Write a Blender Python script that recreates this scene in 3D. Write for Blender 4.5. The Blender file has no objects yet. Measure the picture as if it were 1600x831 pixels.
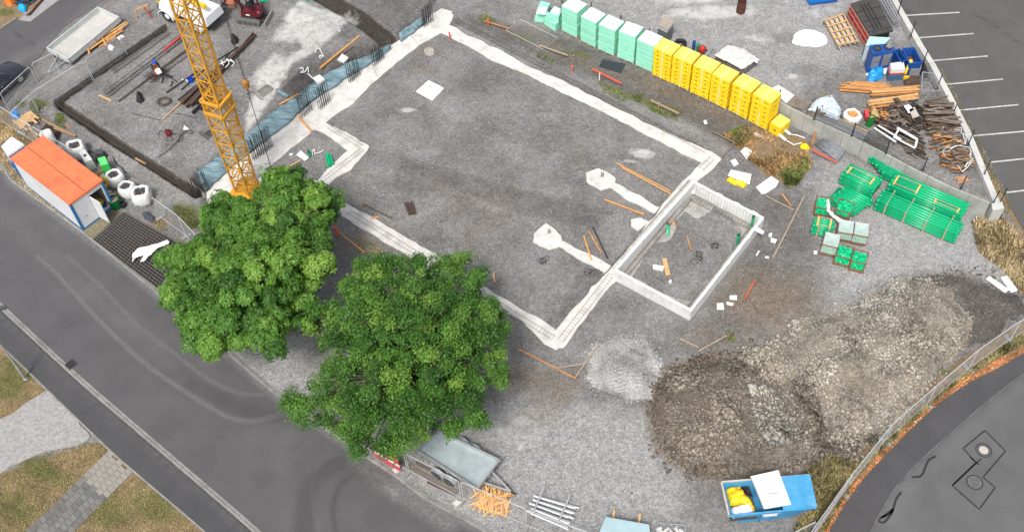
import bpy, math, random
import numpy as np
from mathutils import Vector, Matrix
C = bpy.data.collections.new('site'); 
S = bpy.context.scene
S.collection.children.link(C)
rnd = random.Random(7)
rad = math.radians
# ---------------------------------------------------------------- camera
FPX, PITCH, ROLL, CAMH = 1711.4, 0.91582543, -0.050751887, 51.611
cd = bpy.data.cameras.new('camera'); cam = bpy.data.objects.new('camera', cd); C.objects.link(cam)
_f = Vector((0, math.cos(PITCH), -math.sin(PITCH))); _r0 = Vector((1, 0, 0)); _u0 = _r0.cross(_f)
_r = _r0*math.cos(ROLL) + _u0*math.sin(ROLL); _u = -_r0*math.sin(ROLL) + _u0*math.cos(ROLL)
M = Matrix((_r, _u, -_f)).transposed().to_4x4(); M.translation = Vector((0, 0, CAMH))
cam.matrix_world = M
cd.sensor_width = 36; cd.lens = 36*FPX/1600; cd.clip_end = 2000; cd.clip_start = .5
S.camera = cam
# ---------------------------------------------------------------- sky, sun, exposure
W = bpy.data.worlds.new('World'); S.world = W; W.use_nodes = True
wn = W.node_tree.nodes; wl = W.node_tree.links
sky = wn.new('ShaderNodeTexSky'); sky.sky_type = 'NISHITA'; sky.sun_disc = False
SUN_EL, SUN_AZ = rad(58), rad(200)     # azimuth clockwise from +Y
sky.sun_elevation = SUN_EL; sky.sun_rotation = SUN_AZ
sky.air_density = 1.0; sky.dust_density = 4.0; sky.ozone_density = 1.0
bg = wn['Background']; bg.inputs[1].default_value = .12
hs_ = wn.new('ShaderNodeHueSaturation'); hs_.inputs['Saturation'].default_value = .45; wl.new(sky.outputs[0], hs_.inputs['Color']); wl.new(hs_.outputs[0], bg.inputs[0])
sd = bpy.data.lights.new('sun', 'SUN'); sd.energy = 1.9; sd.angle = rad(11); sd.color = (1, .965, .92)
so = bpy.data.objects.new('sun', sd); C.objects.link(so)
sdir = Vector((math.sin(SUN_AZ)*math.cos(SUN_EL), math.cos(SUN_AZ)*math.cos(SUN_EL), math.sin(SUN_EL)))
so.rotation_euler = sdir.to_track_quat('Z', 'Y').to_euler()
S.view_settings.view_transform = 'Standard'; S.view_settings.look = 'None'
S.view_settings.gamma = 1; S.view_settings.use_curve_mapping = False
S.view_settings.exposure = 0.66
S.render.engine = 'CYCLES'

# ---------------------------------------------------------------- helpers
def G(px, py, z=0.0):
    """photo pixel (1600x831) -> point of the place at height z"""
    d = _f*FPX + _r*(px-800) + _u*(415.5-py)
    t = (z-CAMH)/d.z
    return Vector((d.x*t, d.y*t, z))
def Gs(pts, z=0.0): return [G(x, y, z) for x, y in pts]

def nodes(m): return m.node_tree.nodes, m.node_tree.links
def mat(name, col, rough=.8, var=.15, scale=3.0, bump=0.0, bscale=None, metal=0.0, spec=.4, dirt=None, dirt_amt=0.0, alpha=1.0):
    m = bpy.data.materials.new(name); m.use_nodes = True
    n, l = nodes(m); b = n['Principled BSDF']
    b.inputs['Roughness'].default_value = rough; b.inputs['Metallic'].default_value = metal
    b.inputs['Specular IOR Level'].default_value = spec
    tc = n.new('ShaderNodeTexCoord')
    nz = n.new('ShaderNodeTexNoise'); nz.inputs['Scale'].default_value = scale; nz.inputs['Detail'].default_value = 6
    nz.inputs['Roughness'].default_value = .65
    l.new(tc.outputs['Object'], nz.inputs['Vector'])
    mr = n.new('ShaderNodeMapRange'); mr.inputs[1].default_value = .3; mr.inputs[2].default_value = .7
    mr.inputs[3].default_value = 1-var; mr.inputs[4].default_value = 1+var
    l.new(nz.outputs[0], mr.inputs[0])
    hs = n.new('ShaderNodeHueSaturation'); hs.inputs['Color'].default_value = (*col, 1)
    l.new(mr.outputs[0], hs.inputs['Value'])
    out = hs.outputs[0]
    if dirt:
        n2 = n.new('ShaderNodeTexNoise'); n2.inputs['Scale'].default_value = scale*.6; n2.inputs['Detail'].default_value = 8
        n2.inputs['Roughness'].default_value = .7
        l.new(tc.outputs['Object'], n2.inputs['Vector'])
        r2 = n.new('ShaderNodeMapRange'); r2.inputs[1].default_value = .48; r2.inputs[2].default_value = .68
        r2.inputs[4].default_value = dirt_amt; l.new(n2.outputs[0], r2.inputs[0])
        mx = n.new('ShaderNodeMix'); mx.data_type = 'RGBA'
        l.new(r2.outputs[0], mx.inputs[0]); l.new(out, mx.inputs[6]); mx.inputs[7].default_value = (*dirt, 1)
        out = mx.outputs[2]
    l.new(out, b.inputs['Base Color'])
    if bump:
        nb = n.new('ShaderNodeTexNoise'); nb.inputs['Scale'].default_value = bscale or scale*4; nb.inputs['Detail'].default_value = 4
        l.new(tc.outputs['Object'], nb.inputs['Vector'])
        bp = n.new('ShaderNodeBump'); bp.inputs['Distance'].default_value = bump; bp.inputs['Strength'].default_value = .8
        l.new(nb.outputs[0], bp.inputs['Height']); l.new(bp.outputs[0], b.inputs['Normal'])
    if alpha < 1: b.inputs['Alpha'].default_value = alpha
    return m

class MB:
    """collects shapes into one mesh"""
    def __init__(s): s.v = []; s.f = []; s.m = []; s.cur = 0
    def add(s, vs, fs):
        o = len(s.v); s.v += [tuple(v) for v in vs]; s.f += [tuple(i+o for i in f) for f in fs]; s.m += [s.cur]*len(fs); return s
    def hexa(s, b, t):       # 4 bottom, 4 top points
        return s.add(list(b)+list(t), [(3,2,1,0),(4,5,6,7),(0,1,5,4),(1,2,6,5),(2,3,7,6),(3,0,4,7)])
    def box(s, c, size, rz=0, rx=0, ry=0):
        R_ = Matrix.Rotation(rz, 3, 'Z') @ Matrix.Rotation(ry, 3, 'Y') @ Matrix.Rotation(rx, 3, 'X'); c = Vector(c); x, y, z = [q/2 for q in size]
        p = [c+R_ @ Vector(q) for q in ((-x,-y,-z),(x,-y,-z),(x,y,-z),(-x,y,-z),(-x,-y,z),(x,-y,z),(x,y,z),(-x,y,z))]
        return s.hexa(p[:4], p[4:])
    def bar(s, a, b, w, h=None, up=None):   # square bar between points (w sideways, h along up)
        a = Vector(a); b = Vector(b); h = h or w; d = (b-a)
        if d.length < 1e-6: return s
        d.normalize(); up = Vector(up) if up else (Vector((0,0,1)) if abs(d.z) < .95 else Vector((1,0,0)))
        x = d.cross(up).normalized(); y = x.cross(d)
        q = [x*w/2*i+y*h/2*j for i, j in ((-1,-1),(1,-1),(1,1),(-1,1))]
        return s.hexa([a+k for k in q], [b+k for k in q])
    def tube(s, pts, r, n=8, cap=True):
        pts = [Vector(p) for p in pts]; rr = r if isinstance(r, (list, tuple)) else [r]*len(pts); vs = []; fs = []
        for i, p in enumerate(pts):
            d = (pts[min(i+1, len(pts)-1)]-pts[max(i-1, 0)]).normalized()
            up = Vector((0,0,1)) if abs(d.z) < .9 else Vector((1,0,0))
            x = d.cross(up).normalized(); y = x.cross(d)
            for k in range(n):
                a = 2*math.pi*k/n; vs.append(p+(x*math.cos(a)+y*math.sin(a))*rr[i])
        for i in range(len(pts)-1):
            for k in range(n): a = i*n+k; b = i*n+(k+1) % n; fs.append((a, b, b+n, a+n))
        if cap: fs.append(tuple(range(n))[::-1]); fs.append(tuple(range((len(pts)-1)*n, len(pts)*n)))
        return s.add(vs, fs)
    def cyl(s, c, r, h, n=16, r2=None):
        c = Vector(c); return s.tube([c, c+Vector((0,0,h))], [r, r if r2 is None else r2], n)
    def ring(s, a, b, ro, ri, n=16):        # open pipe from a to b with a visible wall
        a = Vector(a); b = Vector(b); d = (b-a).normalized(); up = Vector((0,0,1)) if abs(d.z) < .9 else Vector((1,0,0))
        x = d.cross(up).normalized(); y = x.cross(d); vs = []
        for p, r in ((a, ro), (b, ro), (b, ri), (a, ri)):
            for k in range(n): t = 2*math.pi*k/n; vs.append(p+(x*math.cos(t)+y*math.sin(t))*r)
        fs = []
        for q in range(4):
            for k in range(n): k2 = (k+1) % n; q2 = (q+1) % 4; fs.append((q*n+k, q*n+k2, q2*n+k2, q2*n+k))
        return s.add(vs, fs)
    def prism(s, pts, z0, z1):
        n = len(pts); vs = [(p[0], p[1], z0) for p in pts]+[(p[0], p[1], z1) for p in pts]
        fs = [tuple(range(n))[::-1], tuple(range(n, 2*n))]+[(i, (i+1) % n, n+(i+1) % n, n+i) for i in range(n)]
        return s.add(vs, fs)
    def poly(s, pts): return s.add(pts, [tuple(range(len(pts)))])
    def build(s, name, m, parent=None, smooth=False):
        me = bpy.data.meshes.new(name); me.from_pydata(s.v, [], s.f)
        ms = m if isinstance(m, (list, tuple)) else [m]
        for q in ms: me.materials.append(q)
        if len(ms) > 1: me.polygons.foreach_set('material_index', s.m)
        if smooth: me.polygons.foreach_set('use_smooth', [True]*len(s.f))
        me.update()
        o = bpy.data.objects.new(name, me); C.objects.link(o)
        if parent:
            o.parent = parent
            if any(abs(q) > 1e-9 for q in parent.location) or any(abs(q) > 1e-9 for q in parent.rotation_euler):
                if s.world:
                    o.matrix_parent_inverse = (Matrix.Translation(parent.location) @ parent.rotation_euler.to_matrix().to_4x4()).inverted()
        return o
    world = False
class MW(MB):            # shapes given in world coordinates even under a placed Empty
    world = True
def tag(o, label=None, cat=None, group=None, kind=None):
    if label: o['label'] = label
    if cat: o['category'] = cat
    if group: o['group'] = group
    if kind: o['kind'] = kind
    return o
def thing(name, label, cat, loc=(0,0,0), rz=0, group=None):
    o = bpy.data.objects.new(name, None); C.objects.link(o); o.location = loc; o.rotation_euler = (0,0,rz); o.empty_display_size = .3
    return tag(o, label, cat, group)
def kids(o): return [c for c in C.objects if c.parent == o]
def dup(o, loc=None, rz=None, label=None, group=None, parent=None):
    c = o.copy(); C.objects.link(c); c.parent = parent
    if parent is None:
        if loc is not None: c.location = loc
        if rz is not None: c.rotation_euler = (0,0,rz)
        if label: c['label'] = label
        if group: c['group'] = group
    for k in kids(o): dup(k, parent=c)
    return c
def ang(a, b): d = Vector(b)-Vector(a); return math.atan2(d.y, d.x)

# value noise for outlines and heights
_rs = np.random.RandomState(3); _T = _rs.rand(256, 256)
def vnoise(x, y):
    x = np.asarray(x, float); y = np.asarray(y, float); xi = np.floor(x).astype(int); yi = np.floor(y).astype(int)
    fx = x-xi; fy = y-yi; fx = fx*fx*(3-2*fx); fy = fy*fy*(3-2*fy)
    g = lambda a, b: _T[a % 256, b % 256]
    return (g(xi,yi)*(1-fx)+g(xi+1,yi)*fx)*(1-fy)+(g(xi,yi+1)*(1-fx)+g(xi+1,yi+1)*fx)*fy
def fbm(x, y, o=4):
    s = 0; a = .5; t = 0
    for i in range(o): s = s+a*vnoise(np.asarray(x)*2**i+17*i, np.asarray(y)*2**i+9*i); t += a; a *= .5
    return s/t
def sdf(poly, X, Y):      # signed distance to polygon, positive inside (world xy)
    P = np.array([(p[0], p[1]) for p in poly]); n = len(P); d = np.full(X.shape, 1e9); ins = np.zeros(X.shape, bool)
    for i in range(n):
        a = P[i]; b = P[(i+1) % n]; e = b-a; wx = X-a[0]; wy = Y-a[1]
        t = np.clip((wx*e[0]+wy*e[1])/(e@e+1e-12), 0, 1); d = np.minimum(d, np.hypot(wx-e[0]*t, wy-e[1]*t))
        c = ((a[1] > Y) != (b[1] > Y)) & (X < (b[0]-a[0])*(Y-a[1])/(b[1]-a[1]+1e-15)+a[0]); ins ^= c
    return np.where(ins, d, -d)
def sdl(line, X, Y):      # distance to polyline
    P = [(p[0], p[1]) for p in line]; d = np.full(X.shape, 1e9)
    for a, b in zip(P[:-1], P[1:]):
        ex, ey = b[0]-a[0], b[1]-a[1]; t = np.clip(((X-a[0])*ex+(Y-a[1])*ey)/(ex*ex+ey*ey+1e-12), 0, 1)
        d = np.minimum(d, np.hypot(X-a[0]-ex*t, Y-a[1]-ey*t))
    return d
def sm(x): x = np.clip(x, 0, 1); return x*x*(3-2*x)
def resample(pts, step, closed=False):
    P = [Vector((p[0], p[1], p[2] if len(p) > 2 else 0)) for p in pts]
    if closed: P = P+[P[0]]
    out = []
    for a, b in zip(P[:-1], P[1:]):
        n = max(1, int((b-a).length/step))
        for i in range(n): out.append(a.lerp(b, i/n))
    if not closed: out.append(P[-1])
    return out
def ragged(pts, amp, step=.25, seed=0):
    """closed outline with an uneven poured edge"""
    P = resample(pts, step, True); n = len(P); out = []
    for i, p in enumerate(P):
        d = (P[(i+1) % n]-P[i-1]); d = Vector((d.y, -d.x, 0)).normalized()
        k = float(fbm(p.x*1.3+seed, p.y*1.3+seed*3, 4))-.5
        out.append(p+d*k*2*amp)
    return out
def offset_line(pts, d):  # pts world, to the left by d
    out = []
    for i, p in enumerate(pts):
        a = pts[max(i-1, 0)]; b = pts[min(i+1, len(pts)-1)]; t = Vector((b[0]-a[0], b[1]-a[1], 0)).normalized()
        out.append(Vector((p[0]-t.y*d, p[1]+t.x*d, p[2] if len(p) > 2 else 0)))
    return out
def smooth_line(pts, n=6):
    P = [Vector((p[0], p[1], p[2] if len(p) > 2 else 0)) for p in pts]; P = [P[0]*2-P[1]]+P+[P[-1]*2-P[-2]]; out = []
    for i in range(1, len(P)-2):
        for k in range(n):
            t = k/n; a, b, c, d = P[i-1:i+3]
            out.append(.5*((2*b)+(c-a)*t+(2*a-5*b+4*c-d)*t*t+(3*b-a-3*c+d)*t**3))
    out.append(P[-2]); return out
def strip(mb, line, w0, w1, z0, z1):   # extruded band along a line, between offsets w0 and w1
    A = offset_line(line, w0); B = offset_line(line, w1)
    for i in range(len(line)-1):
        b = [A[i], A[i+1], B[i+1], B[i]]
        mb.hexa([Vector((p.x, p.y, z0)) for p in b], [Vector((p.x, p.y, z1)) for p in b])
# ================================================================ GROUND
ZL = 0.5       # level of the raised left part of the site
ZY = 1.0      # level of the storage yard behind the long retaining wall
left_poly = Gs([(-60,120),(60,60),(120,10),(160,-60),(700,-60),(664,22),(640,34),(604,62),(540,94),(500,114),(460,147),(394,200),(340,240),(300,276),(316,290),(318,312),(306,318),(240,276),(165,230),(75,172),(-60,190)], ZL)
yard_poly = Gs([(800,-60),(845,-14),(868,-3),(1013,63),(1216,157),(1350,216),(1483,286),(1553,321),(1500,210),(1436,75),(1393,0),(1360,-60)], ZY)
trench_line = Gs([(258,44),(90,161),(170,215),(308,303)], ZL)
ditch_line = Gs([(470,-25),(560,28),(612,66)], ZL)
pits = [Gs([(395,140),(417,126),(434,137),(411,155)], ZL), Gs([(312,205),(330,196),(342,205),(326,216)], ZL), Gs([(440,125),(480,80),(520,70),(505,120)], ZL)]
xs = np.concatenate([np.array([-600,-300,-160,-90,-60]), np.arange(-46, 46.01, .13), np.array([60,90,160,300,600])])
ys = np.concatenate([np.array([-400,-150,-50,0,12]), np.arange(19, 74.01, .13), np.array([90,120,200,400,900])])
X, Y = np.meshgrid(xs, ys)
Z = np.zeros_like(X)
wob = (fbm(X*.8, Y*.8)-.5)*.5
Z += ZL*sm(.5+(sdf(left_poly, X, Y)+wob*.4)/.5)
Z += ZY*sm(.5+(sdf(yard_poly, X, Y)+.1)/.3)
bld = sdf(Gs([(640,10),(720,0),(1140,245),(1200,335),(1080,520),(870,570),(440,300),(290,330),(300,300)]), X, Y)
Z += ((fbm(X*.5, Y*.5, 4)-.5)*.08+(fbm(X*2.2, Y*2.2, 3)-.5)*.05)*(1-.85*sm(bld/1.0+.5))
dt = sdl(trench_line, X, Y); dt2 = sdl(trench_line[:2], X, Y); Z -= .8*sm((np.where(dt2 < dt+.05, .24, .34)-dt-wob*.10)/.14)

dd = sdl(ditch_line, X, Y); Z -= .75*sm((.75-dd+wob*.6)/.35)*sm(sdf(left_poly, X, Y)/.3+.5); Z += .3*np.exp(-((dd-2.3)/.7)**2)*fbm(X, Y)*sm(sdf(left_poly, X, Y)/1.2)
for k, p in enumerate(pits): Z -= (.45, .4, .12)[k]*sm(.5+sdf(p, X, Y)/.3)
# asphalt areas: keep the sheet just below them
L_kerb_site = smooth_line(Gs([(-60,205),(0,260),(16,283),(39,300),(111,352),(177,404),(239,455),(363,560),(440,625),(520,680),(580,721),(619,747),(668,783),(752,829),(860,905)]))
L_kerb_far = smooth_line(Gs([(-80,405),(0,478),(109,579),(207,664),(296,740),(399,829),(480,905)]))
L_walk = smooth_line(Gs([(-80,462),(0,537),(73,607),(171,701),(213,738),(322,831),(410,915)]))
tl_road = Gs([(-80,95),(0,47),(26,30),(48,35),(96,0),(150,-50),(230,-50),(162,0),(101,42),(73,73),(50,109),(25,142),(8,166),(-80,215)])
R_kerb = smooth_line(Gs([(1660,548),(1600,587),(1560,617),(1500,667),(1450,712),(1400,765),(1362,831),(1330,900)]))
R_walk = smooth_line(Gs([(1660,515),(1600,552),(1555,578),(1500,607),(1440,655),(1390,705),(1340,760),(1295,831),(1262,900)]))
parking = Gs([(1405,0),(1380,-60),(1700,-60),(1700,450),(1640,415),(1600,361),(1581,328),(1545,262),(1521,228),(1485,168),(1452,106),(1428,60)])
def band(A, B): return list(A)+list(B)[::-1]
flat = [band(L_kerb_site, L_walk), tl_road, band(R_walk, [G(1700,900), G(1700,560)][::-1]), parking]
far_road = list(R_walk)+Gs([(1420,950),(1750,900),(1750,480)])
asph = np.full(X.shape, -1e9)
for p in (band(L_kerb_site, L_walk), tl_road, far_road, parking): asph = np.maximum(asph, sdf(p, X, Y))
Z = np.where(asph > -1.2, Z*sm((-.1-asph)/1.1)-.03*sm((asph+.3)/.3), Z)
out = (X < -46)|(X > 46)|(Y < 19)|(Y > 74); Z[out] *= .0
def hz(x, y):
    i = int(np.clip(np.searchsorted(xs, x), 0, len(xs)-1)); j = int(np.clip(np.searchsorted(ys, y), 0, len(ys)-1)); return float(Z[j, i])
def GH(px, py):
    z = 0
    for _ in range(4): p = G(px, py, z); z = hz(p.x, p.y)
    return G(px, py, z)
# ---- colour masks, stored as smooth fields
lay = {k: np.zeros_like(X) for k in ('light', 'dark', 'brown', 'white', 'dry', 'green', 'trench_dark')}
def blob(k, px, py, rx, ry=None, s=1.0, rot=0, z=0, soft=.9):
    c = G(px, py, z); ry = ry or rx; a = rad(rot); dx = X-c.x; dy = Y-c.y
    u = (dx*math.cos(a)+dy*math.sin(a))/rx; v = (-dx*math.sin(a)+dy*math.cos(a))/ry
    q = np.hypot(u, v); lay[k] = np.maximum(lay[k], s*sm((1+soft-q)/(2*soft)))
def area(k, pts, s=1.0, soft=1.0, z=0): lay[k] = np.maximum(lay[k], s*sm(.5+sdf(Gs(pts, z), X, Y)/soft))
def seam(k, pts, w, s=1.0, soft=.4, z=0): lay[k] = np.maximum(lay[k], s*sm((w/2-sdl(Gs(pts, z), X, Y))/soft+.5))
# pale gravel
area('light', [(1290,400),(1240,300),(1300,240),(1540,330),(1600,420),(1560,450),(1500,425),(1440,430),(1350,470),(1300,480)], .9, 4)
area('light', [(345,520),(480,560),(600,640),(760,640),(900,620),(1010,640),(1080,760),(1080,831),(760,850),(580,720)], .8, 3)
blob('light', 800, 690, 3.2, 1.8, .9); blob('light', 770,655, 2, 1, 1)
blob('light', 430, 565, 3, 2, 1); blob('light', 240, 250, 2, 1, .5)
area('light', [(790,-20),(1000,70),(1240,170),(1290,120),(1440,60),(1390,-20)], .75, 3, ZY)
area('light', [(700,45),(900,120),(1110,225),(1100,200),(900,100),(730,30)], .5, 1.2)
blob('light', 60, 640, 4, 2, 1)
# darker damp gravel
area('dark', [(725,20),(900,60),(1230,215),(1260,320),(1120,215),(950,140),(730,48)], .75, 1.5)
area('dark', [(1120,300),(1280,290),(1270,470),(1100,560),(1090,500),(1190,350)], .6, 2.5)
area('dark', [(620,240),(800,290),(960,330),(930,360),(790,330),(620,265)], .62, 1)
area('dark', [(900,430),(960,400),(1000,360),(1010,380),(960,440),(890,500),(860,500)], .5, 1)
for q in ((820,220,3.4,.9,.35,-28),(640,290,2,.8,.5,-20),(700,380,2.5,.8,.4,-25),(1060,250,2,.6,.3,-25),(1000,560,2,1,.5,30)): blob('dark', *q)
for q in ((700,250),(760,330),(900,250),(560,300),(950,480),(830,200),(760,120)): blob('dark', *q, 2.5, 1.4, .35)
area('dark', [(650,470),(790,520),(900,600),(1020,640),(1010,560),(900,560),(800,500)], .4, 1.5)
area('dark', [(1480,430),(1560,440),(1600,480),(1540,540),(1480,500)], .7, 1)
area('dark', [(180,330),(250,330),(330,400),(360,440),(240,455)], .3, 1.2)
for q in ((1345,70),(1330,30),(1230,60),(1260,110)): blob('dark', *q, 1.5, .9, .5, z=ZY)
area('dark', [(110,190),(90,160),(180,100),(262,44),(270,60),(180,120),(110,160)], .35, 1, ZL)
area('dark', [(455,-20),(520,20),(560,40),(610,80),(660,30),(690,-20)], .55, .8, ZL)
seam('trench_dark', [(258,44),(90,161)], .34, 1.0, .15, ZL-.2); seam('trench_dark', [(90,161),(170,215),(308,303)], .55, .8, .15, ZL-.2)  # darker brown along the trench and ditch lines
seam('trench_dark', [(470,-25),(560,28),(612,66)], 1.0, .9, .5, ZL-.3)
# brown soil
for q in ((590,280,2.2,.6,.5,-30),(760,350,3,1.2,.55,40),(700,300,2.4,.7,.5,-35),(600,350,2,.8,.45,-20),(660,110,1.6,.6,.55,-30),(800,300,2,.7,.4,30),(870,230,2,.8,.35,0),(730,200,2.5,.7,.35,-30),(570,230,1.5,.5,.4,-30),(1050,480,1.6,.9,.4,0),(1110,520,2,1,.6,20),(980,650,2,.8,.35,0),(850,700,2.5,1,.3,0),(700,600,2,1,.4,0)): blob('brown', *q)
area('brown', [(1000,640),(1010,590),(1060,560),(1200,560),(1300,600),(1320,700),(1260,750),(1100,755),(1020,710)], .9, 1.2)
blob('brown', 1200, 470, 3.2, 2.6, .9); blob('brown', 1470, 440, 2.5, .8, .7); blob('brown', 1250, 500, 2.5, 1.2, .8)
blob('brown', 1190, 470, 2.6, 2.2, .95); blob('brown', 1140, 560, 2, 1.4, .6); blob('brown', 1290,480,2,1,.5)
area('brown', [(740,30),(830,35),(900,80),(1010,110),(1230,215),(1150,200),(1000,140),(860,95)], .55, 1)
blob('brown', 740, 320, 3, 1.3, .45, 20); blob('brown', 690, 230, 2.4, .8, .4, -30); blob('brown', 670, 75, 1.2, .8, .5); blob('brown', 620,140,1.2,.7,.5)
area('brown', [(800,560),(920,590),(900,640),(840,640),(780,600)], .6, 1); blob('brown', 840, 655, 2.4, .7, .6)
blob('brown', 510,100, 1.5, .6, .4, z=ZL); blob('brown', 560, 380, 2.4, .9, .6, -30); blob('brown', 1240, 540, 2.5, 1.3, .7)
blob('brown', 430,800,1,1,0.2); blob('brown', 905,800,2,.8,.4); blob('brown', 760,690,1,.6,.4); blob('brown', 1100,700,1.5,2,.5)
seam('brown', [(600,745),(680,790),(740,825)], .8, .6, .6)
# concrete stains
blob('white', 1003, 240, .9, .45, 1, -15); blob('white', 985, 252, .7, .2, .7, -15); blob('white', 636, 172, .8, .3, .8)
area('white', [(385,180),(400,120),(470,75),(440,30),(470,0),(540,30),(530,55),(460,100),(430,150),(395,200),(375,230)], 1.0, 1.3, ZL)
blob('white', 480, 40, 2.6, 1.4, 1.0, 30, z=ZL); blob('white', 520, 30, 1.8, 1, 1.0, 30, z=ZL); blob('white', 420, 110, 1.0, 2.2, .9, -30, z=ZL); blob('dark', 560, 90, 3, 1.2, .9, 35, z=ZL); blob('dark', 480, 110, 2.5, 1.2, .7, 30, z=ZL); blob('dark', 590, 10, 4, 1.6, .6, -20, z=ZL)
blob('white', 805, 655, 1.6, .5, .62, -20); blob('white', 820, 690, 1.2, .5, .6, 30)
blob('white', 1110,20,3.6,.9,.9,z=ZY); blob('white', 1080,-5,3,1,.9,z=ZY); blob('white', 1180,60,2.2,.8,.55,-20,z=ZY); blob('white', 1290,20,2,1,.5,z=ZY); blob('white', 1240,120,.4,.3,.8,z=ZY); blob('white', 1300,90,1.2,.6,.35,z=ZY)
blob('white', 1350,130,1,.6,.4,z=ZY); blob('white', 270,240,1,.6,.4,z=ZL); blob('white', 400,60,.9,.5,.5,z=ZL); blob('white',275,150,1.5,.5,.3,z=ZL)
blob('white', 790,675,1.2,.5,.5)
# dry grass and green
area('dry', [(-40,190),(0,170),(40,190),(120,260),(140,330),(100,350),(40,300),(0,262),(-40,230)], 1, .8)
area('dry', [(-80,462),(0,537),(73,607),(85,632),(0,660),(-80,690)], 1, .4)
area('dry', [(-80,760),(0,740),(150,690),(171,701),(213,738),(322,831),(360,880),(-80,880)], 1, .5)
area('dry', [(1262,900),(1240,831),(1280,770),(1400,640),(1500,560),(1600,500),(1660,470),(1660,520),(1600,552),(1500,607),(1440,655),(1390,705),(1340,760),(1295,831)], 1, .6)
area('dry', [(1520,350),(1560,335),(1640,420),(1660,480),(1600,465),(1565,420),(1530,395)], 1, .8)
area('dry', [(1130,215),(1180,195),(1260,215),(1270,260),(1240,295),(1200,280),(1160,240)], .9, .9)
seam('dry', [(1405,0),(1428,55),(1460,110),(1495,175),(1530,235),(1560,290),(1620,400)], .7, .8, .4, 0)
area('dry', [(-60,-40),(60,-40),(60,10),(30,30),(0,45),(-60,70)], .7, .5)
blob('dry', 250, 345, 1.2, .6, .6); blob('dry', 1270,780,2.5,1.5,.7)
for q in ((1010,160,1.6,.4),(960,140,1.1,.35),(1030,175,1,.3),(820,60,.8,.4),(70,170,.8,.4),(98,190,.7,.3),(290,330,1.2,.6),(300,350,1,.4),(1230,270,1.1,.8),(1255,255,.6,.5),
          (1500,590,2,.3),(1380,690,2,.4),(1320,760,1,.6),(30,575,1.5,.8),(10,600,1.6,.9),(60,730,3,.6),(160,790,2,1.2),(240,790,2,.9),(20,790,2,.8),(1050,170,1,.3),(760,30,1,.4),(905,85,1.2,.3),(1140,528,.4,.3),(10,20,1,.5)):
    blob('green', *q, .9, -30)
def grid_mesh(name, X, Y, Z, layers, m):
    ny, nx = X.shape; me = bpy.data.meshes.new(name)
    v = np.stack([X, Y, Z], -1).reshape(-1, 3).astype(np.float32)
    i = np.arange((ny-1)*(nx-1)); r = i//(nx-1); c = i % (nx-1); a = r*nx+c
    f = np.stack([a, a+1, a+1+nx, a+nx], -1).astype(np.int32)
    me.vertices.add(len(v)); me.vertices.foreach_set('co', v.ravel())
    me.loops.add(f.size); me.loops.foreach_set('vertex_index', f.ravel())
    me.polygons.add(len(f)); me.polygons.foreach_set('loop_start', np.arange(0, f.size, 4, dtype=np.int32))
    me.polygons.foreach_set('use_smooth', np.ones(len(f), bool))
    me.update(calc_edges=True); me.validate()
    for k, a_ in layers.items():
        at = me.attributes.new(k, 'FLOAT', 'POINT'); at.data.foreach_set('value', a_.ravel().astype(np.float32))
    me.materials.append(m); o = bpy.data.objects.new(name, me); C.objects.link(o); return o
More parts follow.
